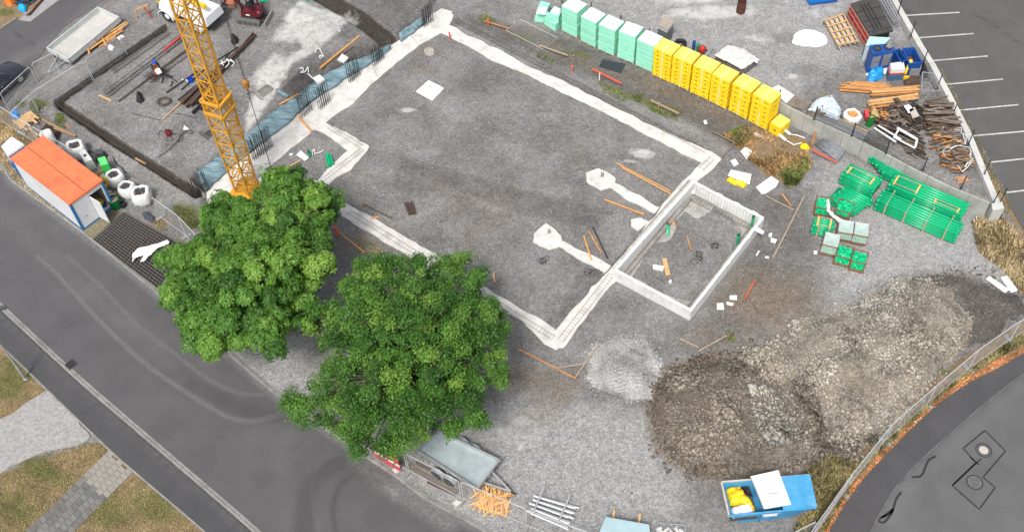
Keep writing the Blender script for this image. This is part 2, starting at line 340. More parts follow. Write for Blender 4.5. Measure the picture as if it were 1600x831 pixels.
def ground_material():
    m = bpy.data.materials.new('site gravel'); m.use_nodes = True; n, l = nodes(m); b = n['Principled BSDF']
    b.inputs['Roughness'].default_value = .95; b.inputs['Specular IOR Level'].default_value = .2
    tc = n.new('ShaderNodeTexCoord')
    def noise(sc, det=5, ro=.6, off=0):
        q = n.new('ShaderNodeTexNoise'); q.inputs['Scale'].default_value = sc; q.inputs['Detail'].default_value = det; q.inputs['Roughness'].default_value = ro
        mp = n.new('ShaderNodeMapping'); mp.inputs['Location'].default_value = (off, off*2, 0); l.new(tc.outputs['Object'], mp.inputs[0]); l.new(mp.outputs[0], q.inputs['Vector']); return q.outputs[0]
    def math_(op, a, bb, cl=False):
        q = n.new('ShaderNodeMath'); q.operation = op; q.use_clamp = cl
        for i, v in ((0, a), (1, bb)):
            if isinstance(v, (int, float)): q.inputs[i].default_value = v
            else: l.new(v, q.inputs[i])
        return q.outputs[0]
    def mapr(v, a, bb, c=0, d=1):
        q = n.new('ShaderNodeMapRange'); l.new(v, q.inputs[0])
        for i, k in enumerate((a, bb, c, d)): q.inputs[i+1].default_value = k
        return q.outputs[0]
    def mix(f, a, bb):
        q = n.new('ShaderNodeMix'); q.data_type = 'RGBA'
        if isinstance(f, (int, float)): q.inputs[0].default_value = f
        else: l.new(f, q.inputs[0])
        for i, v in ((6, a), (7, bb)):
            if isinstance(v, tuple): q.inputs[i].default_value = (*v, 1)
            else: l.new(v, q.inputs[i])
        return q.outputs[2]
    def attr(k): q = n.new('ShaderNodeAttribute'); q.attribute_name = k; return q.outputs['Fac']
    big = noise(.35, 8, .6); mid = noise(2.2, 8, .7, 5); fine = noise(9, 6, .8, 9); edge = noise(1.1, 10, .72, 3)
    vor = n.new('ShaderNodeTexVoronoi'); vor.inputs['Scale'].default_value = 11; l.new(tc.outputs['Object'], vor.inputs['Vector'])
    stone = n.new('ShaderNodeSeparateColor'); l.new(vor.outputs['Color'], stone.inputs[0]); st = stone.outputs[0]
    vor2 = n.new('ShaderNodeTexVoronoi'); vor2.inputs['Scale'].default_value = 24; l.new(tc.outputs['Object'], vor2.inputs['Vector'])
    s2 = n.new('ShaderNodeSeparateColor'); l.new(vor2.outputs['Color'], s2.inputs[0]); st2 = s2.outputs[0]
    base = mix(mapr(big, .35, .65), (.138, .134, .129), (.215, .211, .205))
    def M_(k, lo, hi, w=.55):   # mask with broken edge
        return mapr(math_('ADD', attr(k), math_('MULTIPLY', math_('SUBTRACT', edge, .5), w*2)), lo, hi)
    base = mix(math_('MULTIPLY', M_('light', .25, .8), .9), base, (.29, .288, .284))
    base = mix(math_('MULTIPLY', M_('dark', .2, .8), .85), base, (.085, .08, .076))
    base = mix(math_('MULTIPLY', M_('brown', .3, .95), .75), base, (.17, .128, .088))
    base = mix(mapr(noise(.6, 8, .7, 31), .5, .72, 0, .38), base, (.20, .17, .13))
    base = mix(mapr(noise(.45, 9, .75, 47), .56, .75, 0, .45), base, (.25, .247, .24))
    base = mix(math_('MULTIPLY', M_('trench_dark', .3, .6, .3), .92), base, (.045, .038, .031))
    # speckle of stones
    sp = math_('MULTIPLY', mapr(st, 0, 1, .78, 1.24), mapr(st2, 0, 1, .80, 1.22))
    sp = math_('MULTIPLY', sp, mapr(fine, .3, .7, .7, 1.3)); sp = math_('MULTIPLY', sp, mapr(mid, .3, .7, .84, 1.18))
    hs = n.new('ShaderNodeHueSaturation'); l.new(base, hs.inputs['Color']); l.new(sp, hs.inputs['Value']); base = hs.outputs[0]
    wm = math_('MULTIPLY', M_('white', .42, .8), mapr(mid, .35, .55, .45, .95)); base = mix(wm, base, (.5, .49, .465))
    dcol = mix(mapr(noise(3, 8, .75, 7), .35, .65), (.22, .145, .08), (.46, .34, .20))
    gcol = mix(mapr(mid, .35, .65), (.065, .08, .022), (.15, .145, .055))
    dm = M_('dry', .4, .62, .35); base = mix(dm, base, mix(mapr(fine, .3, .65), dcol, (.12, .085, .05)))
    base = mix(math_('MULTIPLY', M_('green', .42, .75, .6), .85), base, gcol)
    l.new(base, b.inputs['Base Color'])
    bp = n.new('ShaderNodeBump'); bp.inputs['Distance'].default_value = .05; bp.inputs['Strength'].default_value = .7
    hh = math_('ADD', math_('MULTIPLY', fine, .8), math_('MULTIPLY', st, .5)); l.new(hh, bp.inputs['Height']); l.new(bp.outputs[0], b.inputs['Normal'])
    return m
GM = ground_material()
ground = tag(grid_mesh('ground', X, Y, Z, lay, GM), kind='structure')

# ================================================================ ROADS
def asphalt(name, col, tracks=None, patch=.12):
    m = mat(name, col, .9, patch, .5, .004, 30, dirt=tuple(min(1, c*1.5) for c in col), dirt_amt=.25)
    n, l = nodes(m); b = n['Principled BSDF']; src = b.inputs['Base Color'].links[0].from_socket
    tc = n.new('ShaderNodeTexCoord'); v = n.new('ShaderNodeTexNoise'); v.inputs['Scale'].default_value = 22; v.inputs['Detail'].default_value = 3; v.inputs['Roughness'].default_value = .9
    l.new(tc.outputs['Object'], v.inputs['Vector']); mr = n.new('ShaderNodeMapRange'); mr.inputs[1].default_value = .3; mr.inputs[2].default_value = .7; mr.inputs[3].default_value = .72; mr.inputs[4].default_value = 1.28
    l.new(v.outputs[0], mr.inputs[0]); hs = n.new('ShaderNodeHueSaturation'); l.new(src, hs.inputs['Color']); l.new(mr.outputs[0], hs.inputs['Value'])
    out = hs.outputs[0]
    at = n.new('ShaderNodeAttribute'); at.attribute_name = 'dust'; n3 = n.new('ShaderNodeTexNoise'); n3.inputs['Scale'].default_value = 5; n3.inputs['Detail'].default_value = 8; n3.inputs['Roughness'].default_value = .75
    l.new(tc.outputs['Object'], n3.inputs['Vector']); m3 = n.new('ShaderNodeMapRange'); m3.inputs[1].default_value = .35; m3.inputs[2].default_value = .65; m3.inputs[3].default_value = .05; l.new(n3.outputs[0], m3.inputs[0])
    mu = n.new('ShaderNodeMath'); mu.operation = 'MULTIPLY'; l.new(at.outputs['Fac'], mu.inputs[0]); l.new(m3.outputs[0], mu.inputs[1])
    mx = n.new('ShaderNodeMix'); mx.data_type = 'RGBA'; l.new(mu.outputs[0], mx.inputs[0]); l.new(out, mx.inputs[6]); mx.inputs[7].default_value = (.26, .255, .25, 1)
    at2 = n.new('ShaderNodeAttribute'); at2.attribute_name = 'tar'
    mx2 = n.new('ShaderNodeMix'); mx2.data_type = 'RGBA'; l.new(at2.outputs['Fac'], mx2.inputs[0]); l.new(mx.outputs[2], mx2.inputs[6]); mx2.inputs[7].default_value = (.03, .03, .032, 1)
    l.new(mx2.outputs[2], b.inputs['Base Color']); return m
A_road = asphalt('road asphalt', (.083, .081, .083)); A_walk = asphalt('pavement asphalt', (.062, .061, .063)); A_park = asphalt('car park asphalt', (.088, .086, .083)); A_right = asphalt('side road asphalt', (.10, .10, .10))
def sheet(name, poly, z, m, dust=[], tar=[], step=.12):
    """surface clipped out of a fine grid, so wear can be stored on it"""
    P = np.array([(p[0], p[1]) for p in poly]); x0, y0 = P.min(0); x1, y1 = P.max(0)
    x0 = max(x0, -46); x1 = min(x1, 46); y0 = max(y0, 17); y1 = min(y1, 76)
    me = bpy.data.meshes.new(name)
    import bmesh
    bm = bmesh.new(); vs = [bm.verts.new((p[0], p[1], z)) for p in poly]; f = bm.faces.new(vs); f.normal_update()
    if f.normal.z < 0: f.normal_flip()
    if dust or tar:
        for ax, lo, hi in ((0, x0, x1), (1, y0, y1)):
            c = lo+step
            while c < hi:
                co = Vector((0, 0, 0)); no = Vector((0, 0, 0)); co[ax] = c; no[ax] = 1
                bmesh.ops.bisect_plane(bm, geom=bm.verts[:]+bm.edges[:]+bm.faces[:], dist=1e-5, plane_co=co, plane_no=no); c += step if ax == 0 else step
    else: bmesh.ops.triangulate(bm, faces=bm.faces[:])
    bm.to_mesh(me); bm.free(); n = len(me.vertices); co = np.empty(n*3, np.float32); me.vertices.foreach_get('co', co); co = co.reshape(-1, 3)
    for k, src in (('dust', dust), ('tar', tar)):
        a = np.zeros(n)
        for line, w, s, soft in src: a = np.maximum(a, s*sm((w/2-sdl(line, co[:, 0], co[:, 1]))/soft+.5))
        at = me.attributes.new(k, 'FLOAT', 'POINT'); at.data.foreach_set('value', a.astype(np.float32))
    me.materials.append(m); o = bpy.data.objects.new(name, me); C.objects.link(o); return tag(o, kind='structure')
tr1 = smooth_line(Gs([(60,400),(100,440),(166,512),(230,570),(300,618),(350,648),(390,657),(440,645),(480,610)])); tr2 = smooth_line(Gs([(105,400),(160,450),(215,508),(280,558),(330,595),(380,615),(430,615)]))
tr3 = smooth_line(Gs([(500,831),(490,790),(490,740),(520,710),(560,720)])); tr4 = smooth_line(Gs([(455,831),(448,770),(455,720),(480,690)]))
dust = [(tr1, .26, .34, .1), (tr2, .24, .24, .1), (tr3, .2, .14, .2), (tr4, .2, .10, .2), (Gs([(0,330),(120,440),(260,560)]), 1, .12, 1), (L_kerb_site, .5, .5, .4),
        (Gs([(560,715),(620,760),(700,812)]), 1.2, .55, .8), (Gs([(570,735),(600,750),(620,775)]), .5, .8, .5)]
def tread(line, w, side):   # lug prints of the tyre tracks
    out = []
    P = resample(line, .22)
    for i in range(len(P)-1):
        t = (P[i+1]-P[i]).normalized(); nn = Vector((-t.y, t.x, 0))
        out.append(([P[i]-nn*w/2, P[i]+nn*w/2+t*.05], .07, .55, .08))
    return out
road = sheet('road', band(L_kerb_site, L_kerb_far), 0.0, A_road, dust+[(Gs([(460,640),(440,700),(440,760),(450,850)]), .9, .10, .8)], [(smooth_line(Gs([(600,745),(540,722),(500,740),(478,780),(475,850)])), 1.0, .38, .6), (smooth_line(Gs([(470,660),(430,650),(380,640),(300,600)])), .8, .3, .6), (smooth_line(Gs([(560,735),(530,760),(520,800),(530,850)])), .25, .35, .2)])
TRK_ = mat('dust print', (.115, .114, .112), .95, .4, 9)
for ln, w_ in ((tr1, .32), (tr2, .30)):
    P_ = resample(ln, .11); mb = MB()
    for i in range(2, len(P_)-1):
        t_ = (P_[i+1]-P_[i]).normalized(); n_ = Vector((-t_.y, t_.x, 0)); s_ = -1 if i % 2 else 1
        if rnd.random() < (.25+.75*i/len(P_))*min(1, max(0, float(fbm(P_[i].x*.9, P_[i].y*.9, 3))*4-1.1)): mb.bar(P_[i]+n_*.02*s_+Vector((0,0,.0025)), P_[i]+n_*w_*.5*s_+t_*.09+Vector((0,0,.0025)), .05, .003)
    tag(mb.build('tyre_track', TRK_), kind='structure')
sheet('pavement', band(offset_line(L_kerb_far, -.2), L_walk), .055, A_walk, [(offset_line(L_kerb_far, -.4), .3, .2, .4)], step=.5)
sheet('upper_road', tl_road, .004, A_road, [(Gs([(0,110),(90,60),(170,-10)]), 1, .4, 1.5), (Gs([(70,80),(120,50)]), 1, .4, 1)], [(Gs([(15,42),(32,58),(72,80)]), .05, .7, .12)], step=.25)
sheet('car_park', parking, .004, A_park, [(Gs([(1460,180),(1420,60)]), 1, .2, 1)], [(Gs([(1500,-10),(1507,14),(1545,35),(1600,72)]), .07, .8, .12), (Gs([(1411,20),(1460,14),(1507,13)]), .05, .6, .12)], step=.3)
def px_line(pts): return Gs(pts)
tar = [(px_line(p), .06, .9, .07) for p in ([(1539,672),(1571,704),(1536,745),(1555,761),(1530,795),(1488,758),(1525,722),(1505,700),(1539,672)], [(1488,758),(1533,716)], [(1516,714),(1530,726)])]
tar += [(smooth_line(px_line(p)), .09, .9, .08) for p in ([(1425,745),(1440,742),(1450,720),(1462,712)], [(1355,831),(1370,812),(1392,800),(1400,780),(1408,768)], [(1370,812),(1382,815),(1396,795),(1378,808)], [(1350,820),(1362,830)])]
R_kerb_in = offset_line(R_kerb, .0)
sheet('side_road', list(R_kerb)+Gs([(1420,950),(1750,900),(1750,480)]), .0, A_right, [(offset_line(R_kerb, .5), .3, .1, .5)], [], step=.2)
TAR = mat('tar seal', (.024, .024, .026), .55, .15, 4)
for ln, w_, s_, f_ in tar:
    P_ = resample(ln, .15); mb = MB(); w_ *= 1.25; L_ = [Vector((p.x, p.y, 0)) for p in offset_line(P_, -w_*.5)]; R2_ = [Vector((p.x, p.y, 0)) for p in offset_line(P_, w_*.5)]
    for i in range(len(P_)-1): mb.hexa([q+Vector((0,0,.001)) for q in (L_[i], L_[i+1], R2_[i+1], R2_[i])], [q+Vector((0,0,.006)) for q in (L_[i], L_[i+1], R2_[i+1], R2_[i])])
    tag(mb.build('tar_line', TAR), kind='structure')
sheet('side_pavement', band(offset_line(R_kerb, -.12), R_walk), .075, A_walk, [], [(Gs([(1504,617),(1521,642)]), .04, .7, .06), (Gs([(1400,694),(1430,718)]), .04, .7, .06)], step=.12)
K = mat('kerb concrete', (.24, .235, .225), .9, .2, 2, .004, 20, dirt=(.12, .11, .1), dirt_amt=.6)
def kerb(name, line, w0, w1, z1, seg=1.0, step=.5, m_=None):
    mb = MB(); P = resample(line, seg/2)
    A = offset_line(P, w0); B = offset_line(P, w1)
    for i in range(0, len(P)-1):
        a, b = A[i], A[i+1]; c, d = B[i+1], B[i]; g = .012
        t = (b-a).normalized()*g if i % 2 else Vector((0,0,0)); zz = z1+rnd.uniform(-.003, .003)
        q = [a, b-t, c-t, d]; mb.hexa([Vector((p.x, p.y, -.12)) for p in q], [Vector((p.x, p.y, zz)) for p in q])
    return tag(mb.build(name, m_ or K), kind='structure')
kerb('kerb', L_kerb_site, .0, .13, .09); kerb('kerb', L_kerb_site, .14, .26, .03)
kerb('kerb', L_kerb_far, -.13, .0, .065); kerb('gutter', L_kerb_far, .01, .17, .008)
kerb('kerb', L_walk, -.09, .0, .075)
K2 = mat('dark kerb', (.11, .108, .104), .9, .25, 2, .004, 20, dirt=(.06, .058, .055), dirt_amt=.6); kerb('kerb', R_kerb, -.11, .0, .09, m_=K2); 
kerb('kerb', Gs([(-80,95),(0,47),(26,30)]), .0, .12, .07)
P_ = Gs([(30,32),(48,35),(94,0),(130,-40),(100,-40),(68,0)])
tag(MB().prism(P_, -.05, .06).build('pavement', mat('pale pavement', (.28, .275, .27), .9, .12, 2)), kind='structure')
# gravel path and paver path on the left
PG = mat('path gravel', (.29, .285, .275), .95, .3, 6, .02, 30)
path = ragged(smooth_line(Gs([(78,612),(100,622),(120,655),(140,683),(100,700),(60,712),(0,737),(-60,760),(-60,690),(0,658),(40,632)]), 4), .25, .3)
tag(MB().prism(path, -.05, .05).build('gravel_path', PG), kind='structure')
a_, b_ = G(192,722), G(-20,930); dv = (b_-a_).normalized(); nv = Vector((-dv.y, dv.x, 0)); ax_ = G(208,738)-G(171,703); wtot = ax_.length; ux = ax_.normalized(); rows = 60
px_mats = [mat('paver pale', (.25, .235, .205), .9, .15, 3, .003, 30), mat('paver grey', (.16, .157, .15), .9, .2, 3, .003, 30), mat('paver dark', (.125, .122, .118), .9, .2, 3, .003, 30)]
mb = MB(); vr = (G(60,850)-G(190,721)).normalized(); L0 = G(171,703)
nw = 5; pw = wtot/nw
for i in range(46):
    for j in range(nw):
        o = L0+ux*(j*pw)+vr*(i*.30+(.15 if j % 2 else 0)); q = [o+ux*.006+vr*.006, o+ux*(pw-.008)+vr*.006, o+ux*(pw-.008)+vr*.29, o+ux*.006+vr*.29]
        mb.cur = 0 if i < 6 else rnd.choice((1, 1, 2, 2, 1)); zz = .055+rnd.uniform(-.004, .004)
        mb.hexa([Vector((p.x, p.y, -.05)) for p in q], [Vector((p.x, p.y, zz)) for p in q])
tag(mb.build('paver_path', px_mats), kind='structure')
# parking bay lines
PWt = mat('bay paint', (.48, .475, .47), .7, .25, 5, dirt=(.15, .15, .15), dirt_amt=.5)
for a, b in (((1411,25),(1499,20)), ((1430,60),(1521,53)), ((1449,96),(1543,88)), ((1471,133),(1567,124)), ((1496,173),(1591,164)), ((1516,213),(1640,202)), ((1546,254),(1660,242)), ((1573,301),(1690,287))):
    a = G(*a); b = G(*b); tag(MB().bar(a+Vector((0,0,.008)), b+Vector((0,0,.008)), .11, .006).build('bay_line', PWt), kind='structure')
# grass verge by container: grass pavers strip
GP = mat('grass paver', (.19, .165, .11), .95, .35, 9, .03, 14, dirt=(.07, .08, .03), dirt_amt=.7)
tag(MB().prism(ragged(Gs([(40,298),(111,350),(177,402),(205,378),(180,325),(130,350),(60,290)]), .05, .3), -.05, .035).build('grass_paver_strip', GP), kind='structure')
# ================================================================ FOUNDATION
BLIND = mat('poured blinding concrete', (.58, .565, .53), .9, .12, 1.6, .02, 6, dirt=(.32, .305, .28), dirt_amt=.65)
BLIND2 = mat('bright patch concrete', (.75, .745, .72), .9, .06, 2, .01, 8)
STEEL = mat('rebar steel', (.10, .075, .06), .7, .3, 8, metal=.3); DSTEEL = mat('dark steel', (.045, .042, .04), .6, .3, 5, metal=.3)
GALV = mat('galvanised steel', (.45, .46, .47), .45, .12, 6, metal=.5)
def slab(name, pts, z1, amp, parent, m=BLIND, seed=0, step=.22, sm_=True):
    P = Gs(pts); o = MB().prism(ragged(P, amp, step, seed), -.25, z1+.03).build(name, m, parent); return o
fnd = thing('strip_foundation', 'large rectangular ring of pale poured concrete footings in the gravel, with rebar running along it', 'foundation')
slab('strip_footing', [(664,40),(676,22),(690,15),(706,20),(702,36),(690,52),(660,68),(620,99),(578,134),(553,162),(522,182),(491,204),(433,251),(405,272),(340,318),(312,320),(326,292),(358,263),(449,191),(527,130),(603,76)], .02, .10, fnd)
slab('strip_footing', [(690,18),(708.6,24),(703,40),(727,54),(777,77.6),(820.5,103),(893,133.6),(965,171.5),(1037,206),(1109,238),(1127,249),(1116,262),(1091,253),(1037,226),(958,184),(893,153),(828,119),(766,94),(723,69),(684,50),(670,40)], .026, .13, fnd, seed=5)
slab('strip_footing', [(1126,248),(1116,262),(1092,282),(1060,312),(1010,372),(962,440),(935.5,469.5),(897,520),(880,544),(862,545),(852,530),(868,516),(912,466),(955,419),(1020,342),(1039,314),(1097,254),(1108,240)], .032, .14, fnd, seed=9)
slab('strip_footing', [(870,548),(850,537),(820,505),(760,472),(690,430),(620,390),(530,336),(500,316),(440,284),(448,268),(494,283),(541,319),(577,338),(620,362),(700,411),(790,469),(866,514),(884,530)], .038, .13, fnd, seed=13)
slab('strip_footing', [(491,204),(507,192),(540,208),(577,230),(573,240),(549,265),(519,285),(500,300),(490,292),(513,264),(543.6,237),(520,219),(505,209)], .044, .13, fnd, seed=17)
slab('pad_footing', [(916,271),(935,263),(945,267),(964,279),(961,287),(990,302),(1032,325),(1022,336),(978,312),(955,294),(939,298),(916,285)], .05, .16, fnd, seed=21)
slab('pad_footing', [(835,367),(853,352),(862,358),(878,369),(880,377),(909,392),(955,417),(945,427),(901,404),(874,387),(858,392),(833,379)], .05, .16, fnd, seed=25)
slab('pad_footing', [(985,344),(1001,341),(1013,348),(997,360),(985,355)], .05, .16, fnd, seed=27)
slab('pad_footing', [(650.5,144),(669.5,127),(693.5,139),(676,158)], .05, .05, fnd, BLIND2, seed=31)
slab('pad_footing', [(663,80),(666,76),(671,74),(677,76),(680,81),(677,86),(671,88),(665,85)], .0, .10, fnd, mat('mortar stain', (.36, .33, .28), .9, .35, 5, dirt=(.18, .16, .14), dirt_amt=.8), seed=33)
# joint lines scored in the wide back footing
for a, b in (((470,213),(520,192)), ((380,262),(430,254)), ((578,96),(590,120)), ((640,55),(655,70))):
    MW().bar(G(*a, .055), G(*b, .055), .03, .012).build('joint', bpy.data.materials.get('joint') or mat('joint', (.2, .19, .18), .9), fnd)
def rebar_cage(a, b, w, h, z0, parent=None, name='rebar_cage', label=None, step=.22, r=.009, group=None, m=STEEL):
    a = Vector((a.x, a.y, z0)); b = Vector((b.x, b.y, z0)); d = (b-a).normalized(); n_ = Vector((-d.y, d.x, 0)); mb = MW(); L = (b-a).length; z = Vector((0, 0, 1))
    for s in (-1, 1):
        for k in (0, 1): mb.bar(a+n_*s*w/2+z*h*k, b+n_*s*w/2+z*h*k, r*1.6)
    i = 0.0
    while i < L:
        p = a+d*(i+rnd.uniform(-.02, .02)); q = [p-n_*w/2, p-n_*w/2+z*h, p+n_*w/2+z*h, p+n_*w/2]
        for k in range(4): mb.bar(q[k], q[(k+1) % 4], r)
        i += step
    o = mb.build(name, m, parent)
    if label: tag(o, label, 'rebar cage', group)
    return o
for (p, q, w) in (((712,34),(1104,240),.32), ((1112,250),(1094,268),.34), ((955,432),(875,535),.34), ((864,530),(545,333),.3), ((515,202),(567,233),.28), ((567,236),(500,288),.28)):
    rebar_cage(G(*p), G(*q), w, .16, .05, fnd, r=.007)
rebar_cage(G(1080,286), G(955,424), .3, .18, .06, fnd, r=.009)
for p, h in (((672,138), .25), ((941,277), .5), ((858,365), .5)):     # starter bars on the pads
    c = G(*p); mb = MW()
    for i in range(4):
        o = c+Vector((.12*(i % 2)-.06, .12*(i//2)-.06, 0)); mb.bar(o+Vector((0,0,.04)), o+Vector((0,0,h+.05)), .014)
    for k in range(3):
        z = .1+k*.12; q = [c+Vector((x, y, z)) for x, y in ((-.07,-.07),(.07,-.07),(.07,.07),(-.07,.07))]
        for j in range(4): mb.bar(q[j], q[(j+1) % 4], .01)
    mb.build('starter_bar', GALV if h < .3 else STEEL, fnd)

# ---- insulated formwork box
BOARD = mat('white formwork board', (.70, .70, .68), .75, .07, 2, .004, 8, dirt=(.42, .41, .39), dirt_amt=.6)
HB = .95
cl, cf, cr, ct = G(958,421.6,HB), G(1080,486.6,HB), G(1194.7,339.3,HB), G(1083,281.5,HB)
bx_ = thing('formwork_box', 'rectangular ring of upright white formwork boards standing beside the big foundation', 'formwork')
def board_wall(a, b, gapside, t=.17, h=HB):
    a = Vector((a.x, a.y, 0)); b = Vector((b.x, b.y, 0)); d = (b-a).normalized(); L = (b-a).length; n_ = Vector((-d.y, d.x, 0))*gapside; n = max(2, round(L/1.25)); mb = MW()
    for i in range(n):
        p = a+d*(L*i/n+.006); q = a+d*(L*(i+1)/n-.006); hh = h-rnd.uniform(0, .03); mb.hexa([p, q, q+n_*t, p+n_*t][::1], [k+Vector((0,0,hh)) for k in (p, q, q+n_*t, p+n_*t)])
        if rnd.random() < .5: mb.bar(p.lerp(q, .3)+Vector((0,0,hh+.008)), p.lerp(q, .6)+Vector((0,0,hh+.008)), .08, .02)
    return mb
d1 = (cf-cl).normalized(); d2 = (cr-cf).normalized()
board_wall(cl, cf, 1).build('side_board', BOARD, bx_); board_wall(cf-d1*.0+d2*.1, cr, 1).build('side_board', BOARD, bx_)
board_wall(cr-d1*.1, ct+d1*.0, 1).build('side_board', BOARD, bx_); board_wall(ct-d2*.1, cl+d2*.1, 1).build('side_board', BOARD, bx_)
ib = MW()                                        # ribs on the inner faces and the outer insulated panel lip
for a, b in ((cr, ct), (ct, cl)):
    a = Vector((a.x, a.y, 0)); b = Vector((b.x, b.y, 0)); d = (b-a).normalized(); n_ = Vector((-d.y, d.x, 0)); L = (b-a).length; i = .2
    while i < L-.2: p = a+d*i+n_*.185; ib.bar(p+Vector((0,0,.05)), p+Vector((0,0,HB-.05)), .03, .02, up=n_); i += .22
ib.build('rib', mat('rib grey', (.5, .5, .49), .8), bx_)
dn1 = Vector((-d1.y, d1.x, 0)); dn2 = Vector((-d2.y, d2.x, 0))
W_ = (cf-cl).length; D_ = (cr-cf).length
def BX(u, v, z=0): p = Vector((cl.x, cl.y, 0))+d1*u*W_+d2*v*D_; return Vector((p.x, p.y, z))
inner = MW().prism(ragged([BX(.03,.02), BX(.97,.02), BX(.97,.98), BX(.03,.98)], .0, .5), -.2, .045).build('inner_blinding', mat('dusty blinding', (.33, .32, .295), .9, .25, 2, .02, 8, dirt=(.18, .175, .165), dirt_amt=.7), bx_)
GRAV = bpy.data.materials['site gravel']
gp_ = Gs([(989,431.7),(1009,397),(1024,378),(1047,374),(1055.5,357),(1052.6,345),(1070,332),(1090,342),(1118,322),(1146,342),(1160,360),(1158,378),(1139,388),(1130.6,408.6),(1110,432),(1090,458),(1078.6,472),(1055.5,466),(1012,444)], .05)
tag(MW().prism(ragged(gp_, .22, .15, 40), 0, .058).build('gravel_fill', GRAV, bx_), kind='stuff')
for p, q in ((BX(.09,.05), BX(.09,.95)), (BX(.92,.04), BX(.92,.95)), (BX(.1,.94), BX(.9,.94))): rebar_cage(p, q, .3, .15, .06, bx_, r=.008)
# dark membrane edge at the box's outer foot
mb = MW()
for a, b, g in ((cl, cf, -1), (cf, cr, -1)):
    a = Vector((a.x, a.y, 0)); b = Vector((b.x, b.y, 0)); d = (b-a).normalized(); n_ = Vector((d.y, -d.x, 0)); mb.hexa([a, b, b+n_*.12, a+n_*.12], [k+Vector((0,0,.05)) for k in (a, b, b+n_*.05, a+n_*.05)])
mb.build('foot_strip', mat('foot strip', (.16, .155, .15), .9), bx_)

# ================================================================ RETAINING WALLS
WALLC = mat('weathered retaining wall concrete', (.36, .365, .34), .85, .12, 1.2, .01, 8, dirt=(.2, .21, .19), dirt_amt=.7)
WALLT = mat('pale wall concrete', (.50, .495, .47), .85, .08, 1.5, .005, 8, dirt=(.32, .31, .29), dirt_amt=.4)
HW = 1.3
def wall_line(pts, z): return [Vector((p.x, p.y, 0)) for p in Gs(pts, z)]
w2 = wall_line([(800,-50),(862,-12),(1013,66),(1216,160),(1258,182),(1348,223),(1416,260),(1483,293),(1546,319)], HW)
w2s = resample(w2, 1.0)
wb = thing('retaining_wall', 'long grey precast retaining wall with vertical joints, running behind the pallets to the green pipes', 'wall')
mb = MW(); cap = MW()
for i in range(len(w2s)-1):
    a, b = w2s[i], w2s[i+1]; d = (b-a).normalized(); n_ = Vector((-d.y, d.x, 0)); hh = HW-rnd.uniform(0, .012); a2 = a+d*.012; b2 = b-d*.012
    mb.hexa([a2, b2, b2+n_*.16, a2+n_*.16], [k+Vector((0,0,hh)) for k in (a2+n_*.05, b2+n_*.05, b2+n_*.16, a2+n_*.16)])
    cap.hexa([k+Vector((0,0,.3)) for k in (a+n_*.06, b+n_*.06, b+n_*.13, a+n_*.13)], [k+Vector((0,0,HW-.05)) for k in (a+n_*.08, b+n_*.08, b+n_*.13, a+n_*.13)])
mb.build('wall_panel', WALLC, wb); cap.build('joint', mat('wall joint', (.09, .09, .085), .9), wb)
w1 = wall_line([(1350,-75),(1393,0),(1436,75),(1452,100),(1475,143),(1508,208),(1530,262),(1553,318)], HW)
wb = thing('parking_wall', 'pale concrete wall edging the car park, meeting the longer grey wall at a sharp corner', 'wall')
mb = MW(); P = resample(w1, 2.0)
for i in range(len(P)-1):
    a, b = P[i], P[i+1]; d = (b-a).normalized(); n_ = Vector((-d.y, d.x, 0)); wd = .38; a2 = a+d*.008; b2 = b-d*.008
    mb.hexa([a2, b2, b2+n_*wd, a2+n_*wd], [k+Vector((0,0,HW+.02)) for k in (a2, b2, b2+n_*wd, a2+n_*wd)])
mb.build('wall_panel', WALLT, wb)
tag(MW().hexa([w1[-1]+Vector(q) for q in ((-.25,-.55,0),(.45,-.45,0),(.5,.1,0),(-.15,.0,0))], [w1[-1]+Vector(q) for q in ((-.25,-.55,HW+.04),(.45,-.45,HW+.04),(.5,.1,HW+.04),(-.15,.0,HW+.04))]).build('corner_block', WALLT, wb))
POST = mat('anthracite post', (.03, .032, .035), .5, .1, 4)
def post(px, py, z, h, label, grp, w=.06):
    c = G(px, py, z); t = thing('fence_post', label, 'fence post', c, rad(25), grp)
    MB().box((0,0,h/2), (w, w*.7, h)).build('post', POST, t); MB().box((0,0,.01), (.14, .12, .02)).build('base_plate', POST, t); MB().box((0,0,h+.006), (w+.01, w*.7+.01, .012)).build('cap', POST, t)
    return t
mk = ['first from the top edge', 'second from the top edge', 'third from the top edge, by the blue skips', 'fourth from the top edge, by the stacked timber', 'fifth from the top edge, beside the waste wood', 'sixth from the top edge', 'seventh from the top edge, above the wall corner', 'eighth, last one before the wall corner']
for k, (x, y) in enumerate(((1403,21),(1423,57),(1442,101),(1463.5,140),(1487,184),(1513,226),(1538,272),(1563,316))):
    post(x, y, HW, 1.25, 'dark post on the car park wall, '+mk[k], 'dark posts on the car park wall')
for k, (x, y) in enumerate(((878,4),(923,24),(969,44),(1013,66),(1215,161),(1272,187),(1331,213),(1384,240),(1442,266),(1502,294),(1552,318))):
    post(x, y, HW, 1.15, 'dark steel post on the long retaining wall, number %d counting from its upper end' % (k+1) if 0 else 'dark post on the long retaining wall, ' + ['behind the first full mint pallet', 'behind the second mint pallet', 'behind the fourth mint pallet', 'beside the grey cabinet', 'just right of the yellow pallets', 'beside the tarped timber', 'by the white bulk bag', 'fourth from the wall corner', 'third from the wall corner', 'second from the wall corner', 'right at the wall corner'][k], 'dark posts on the long wall')
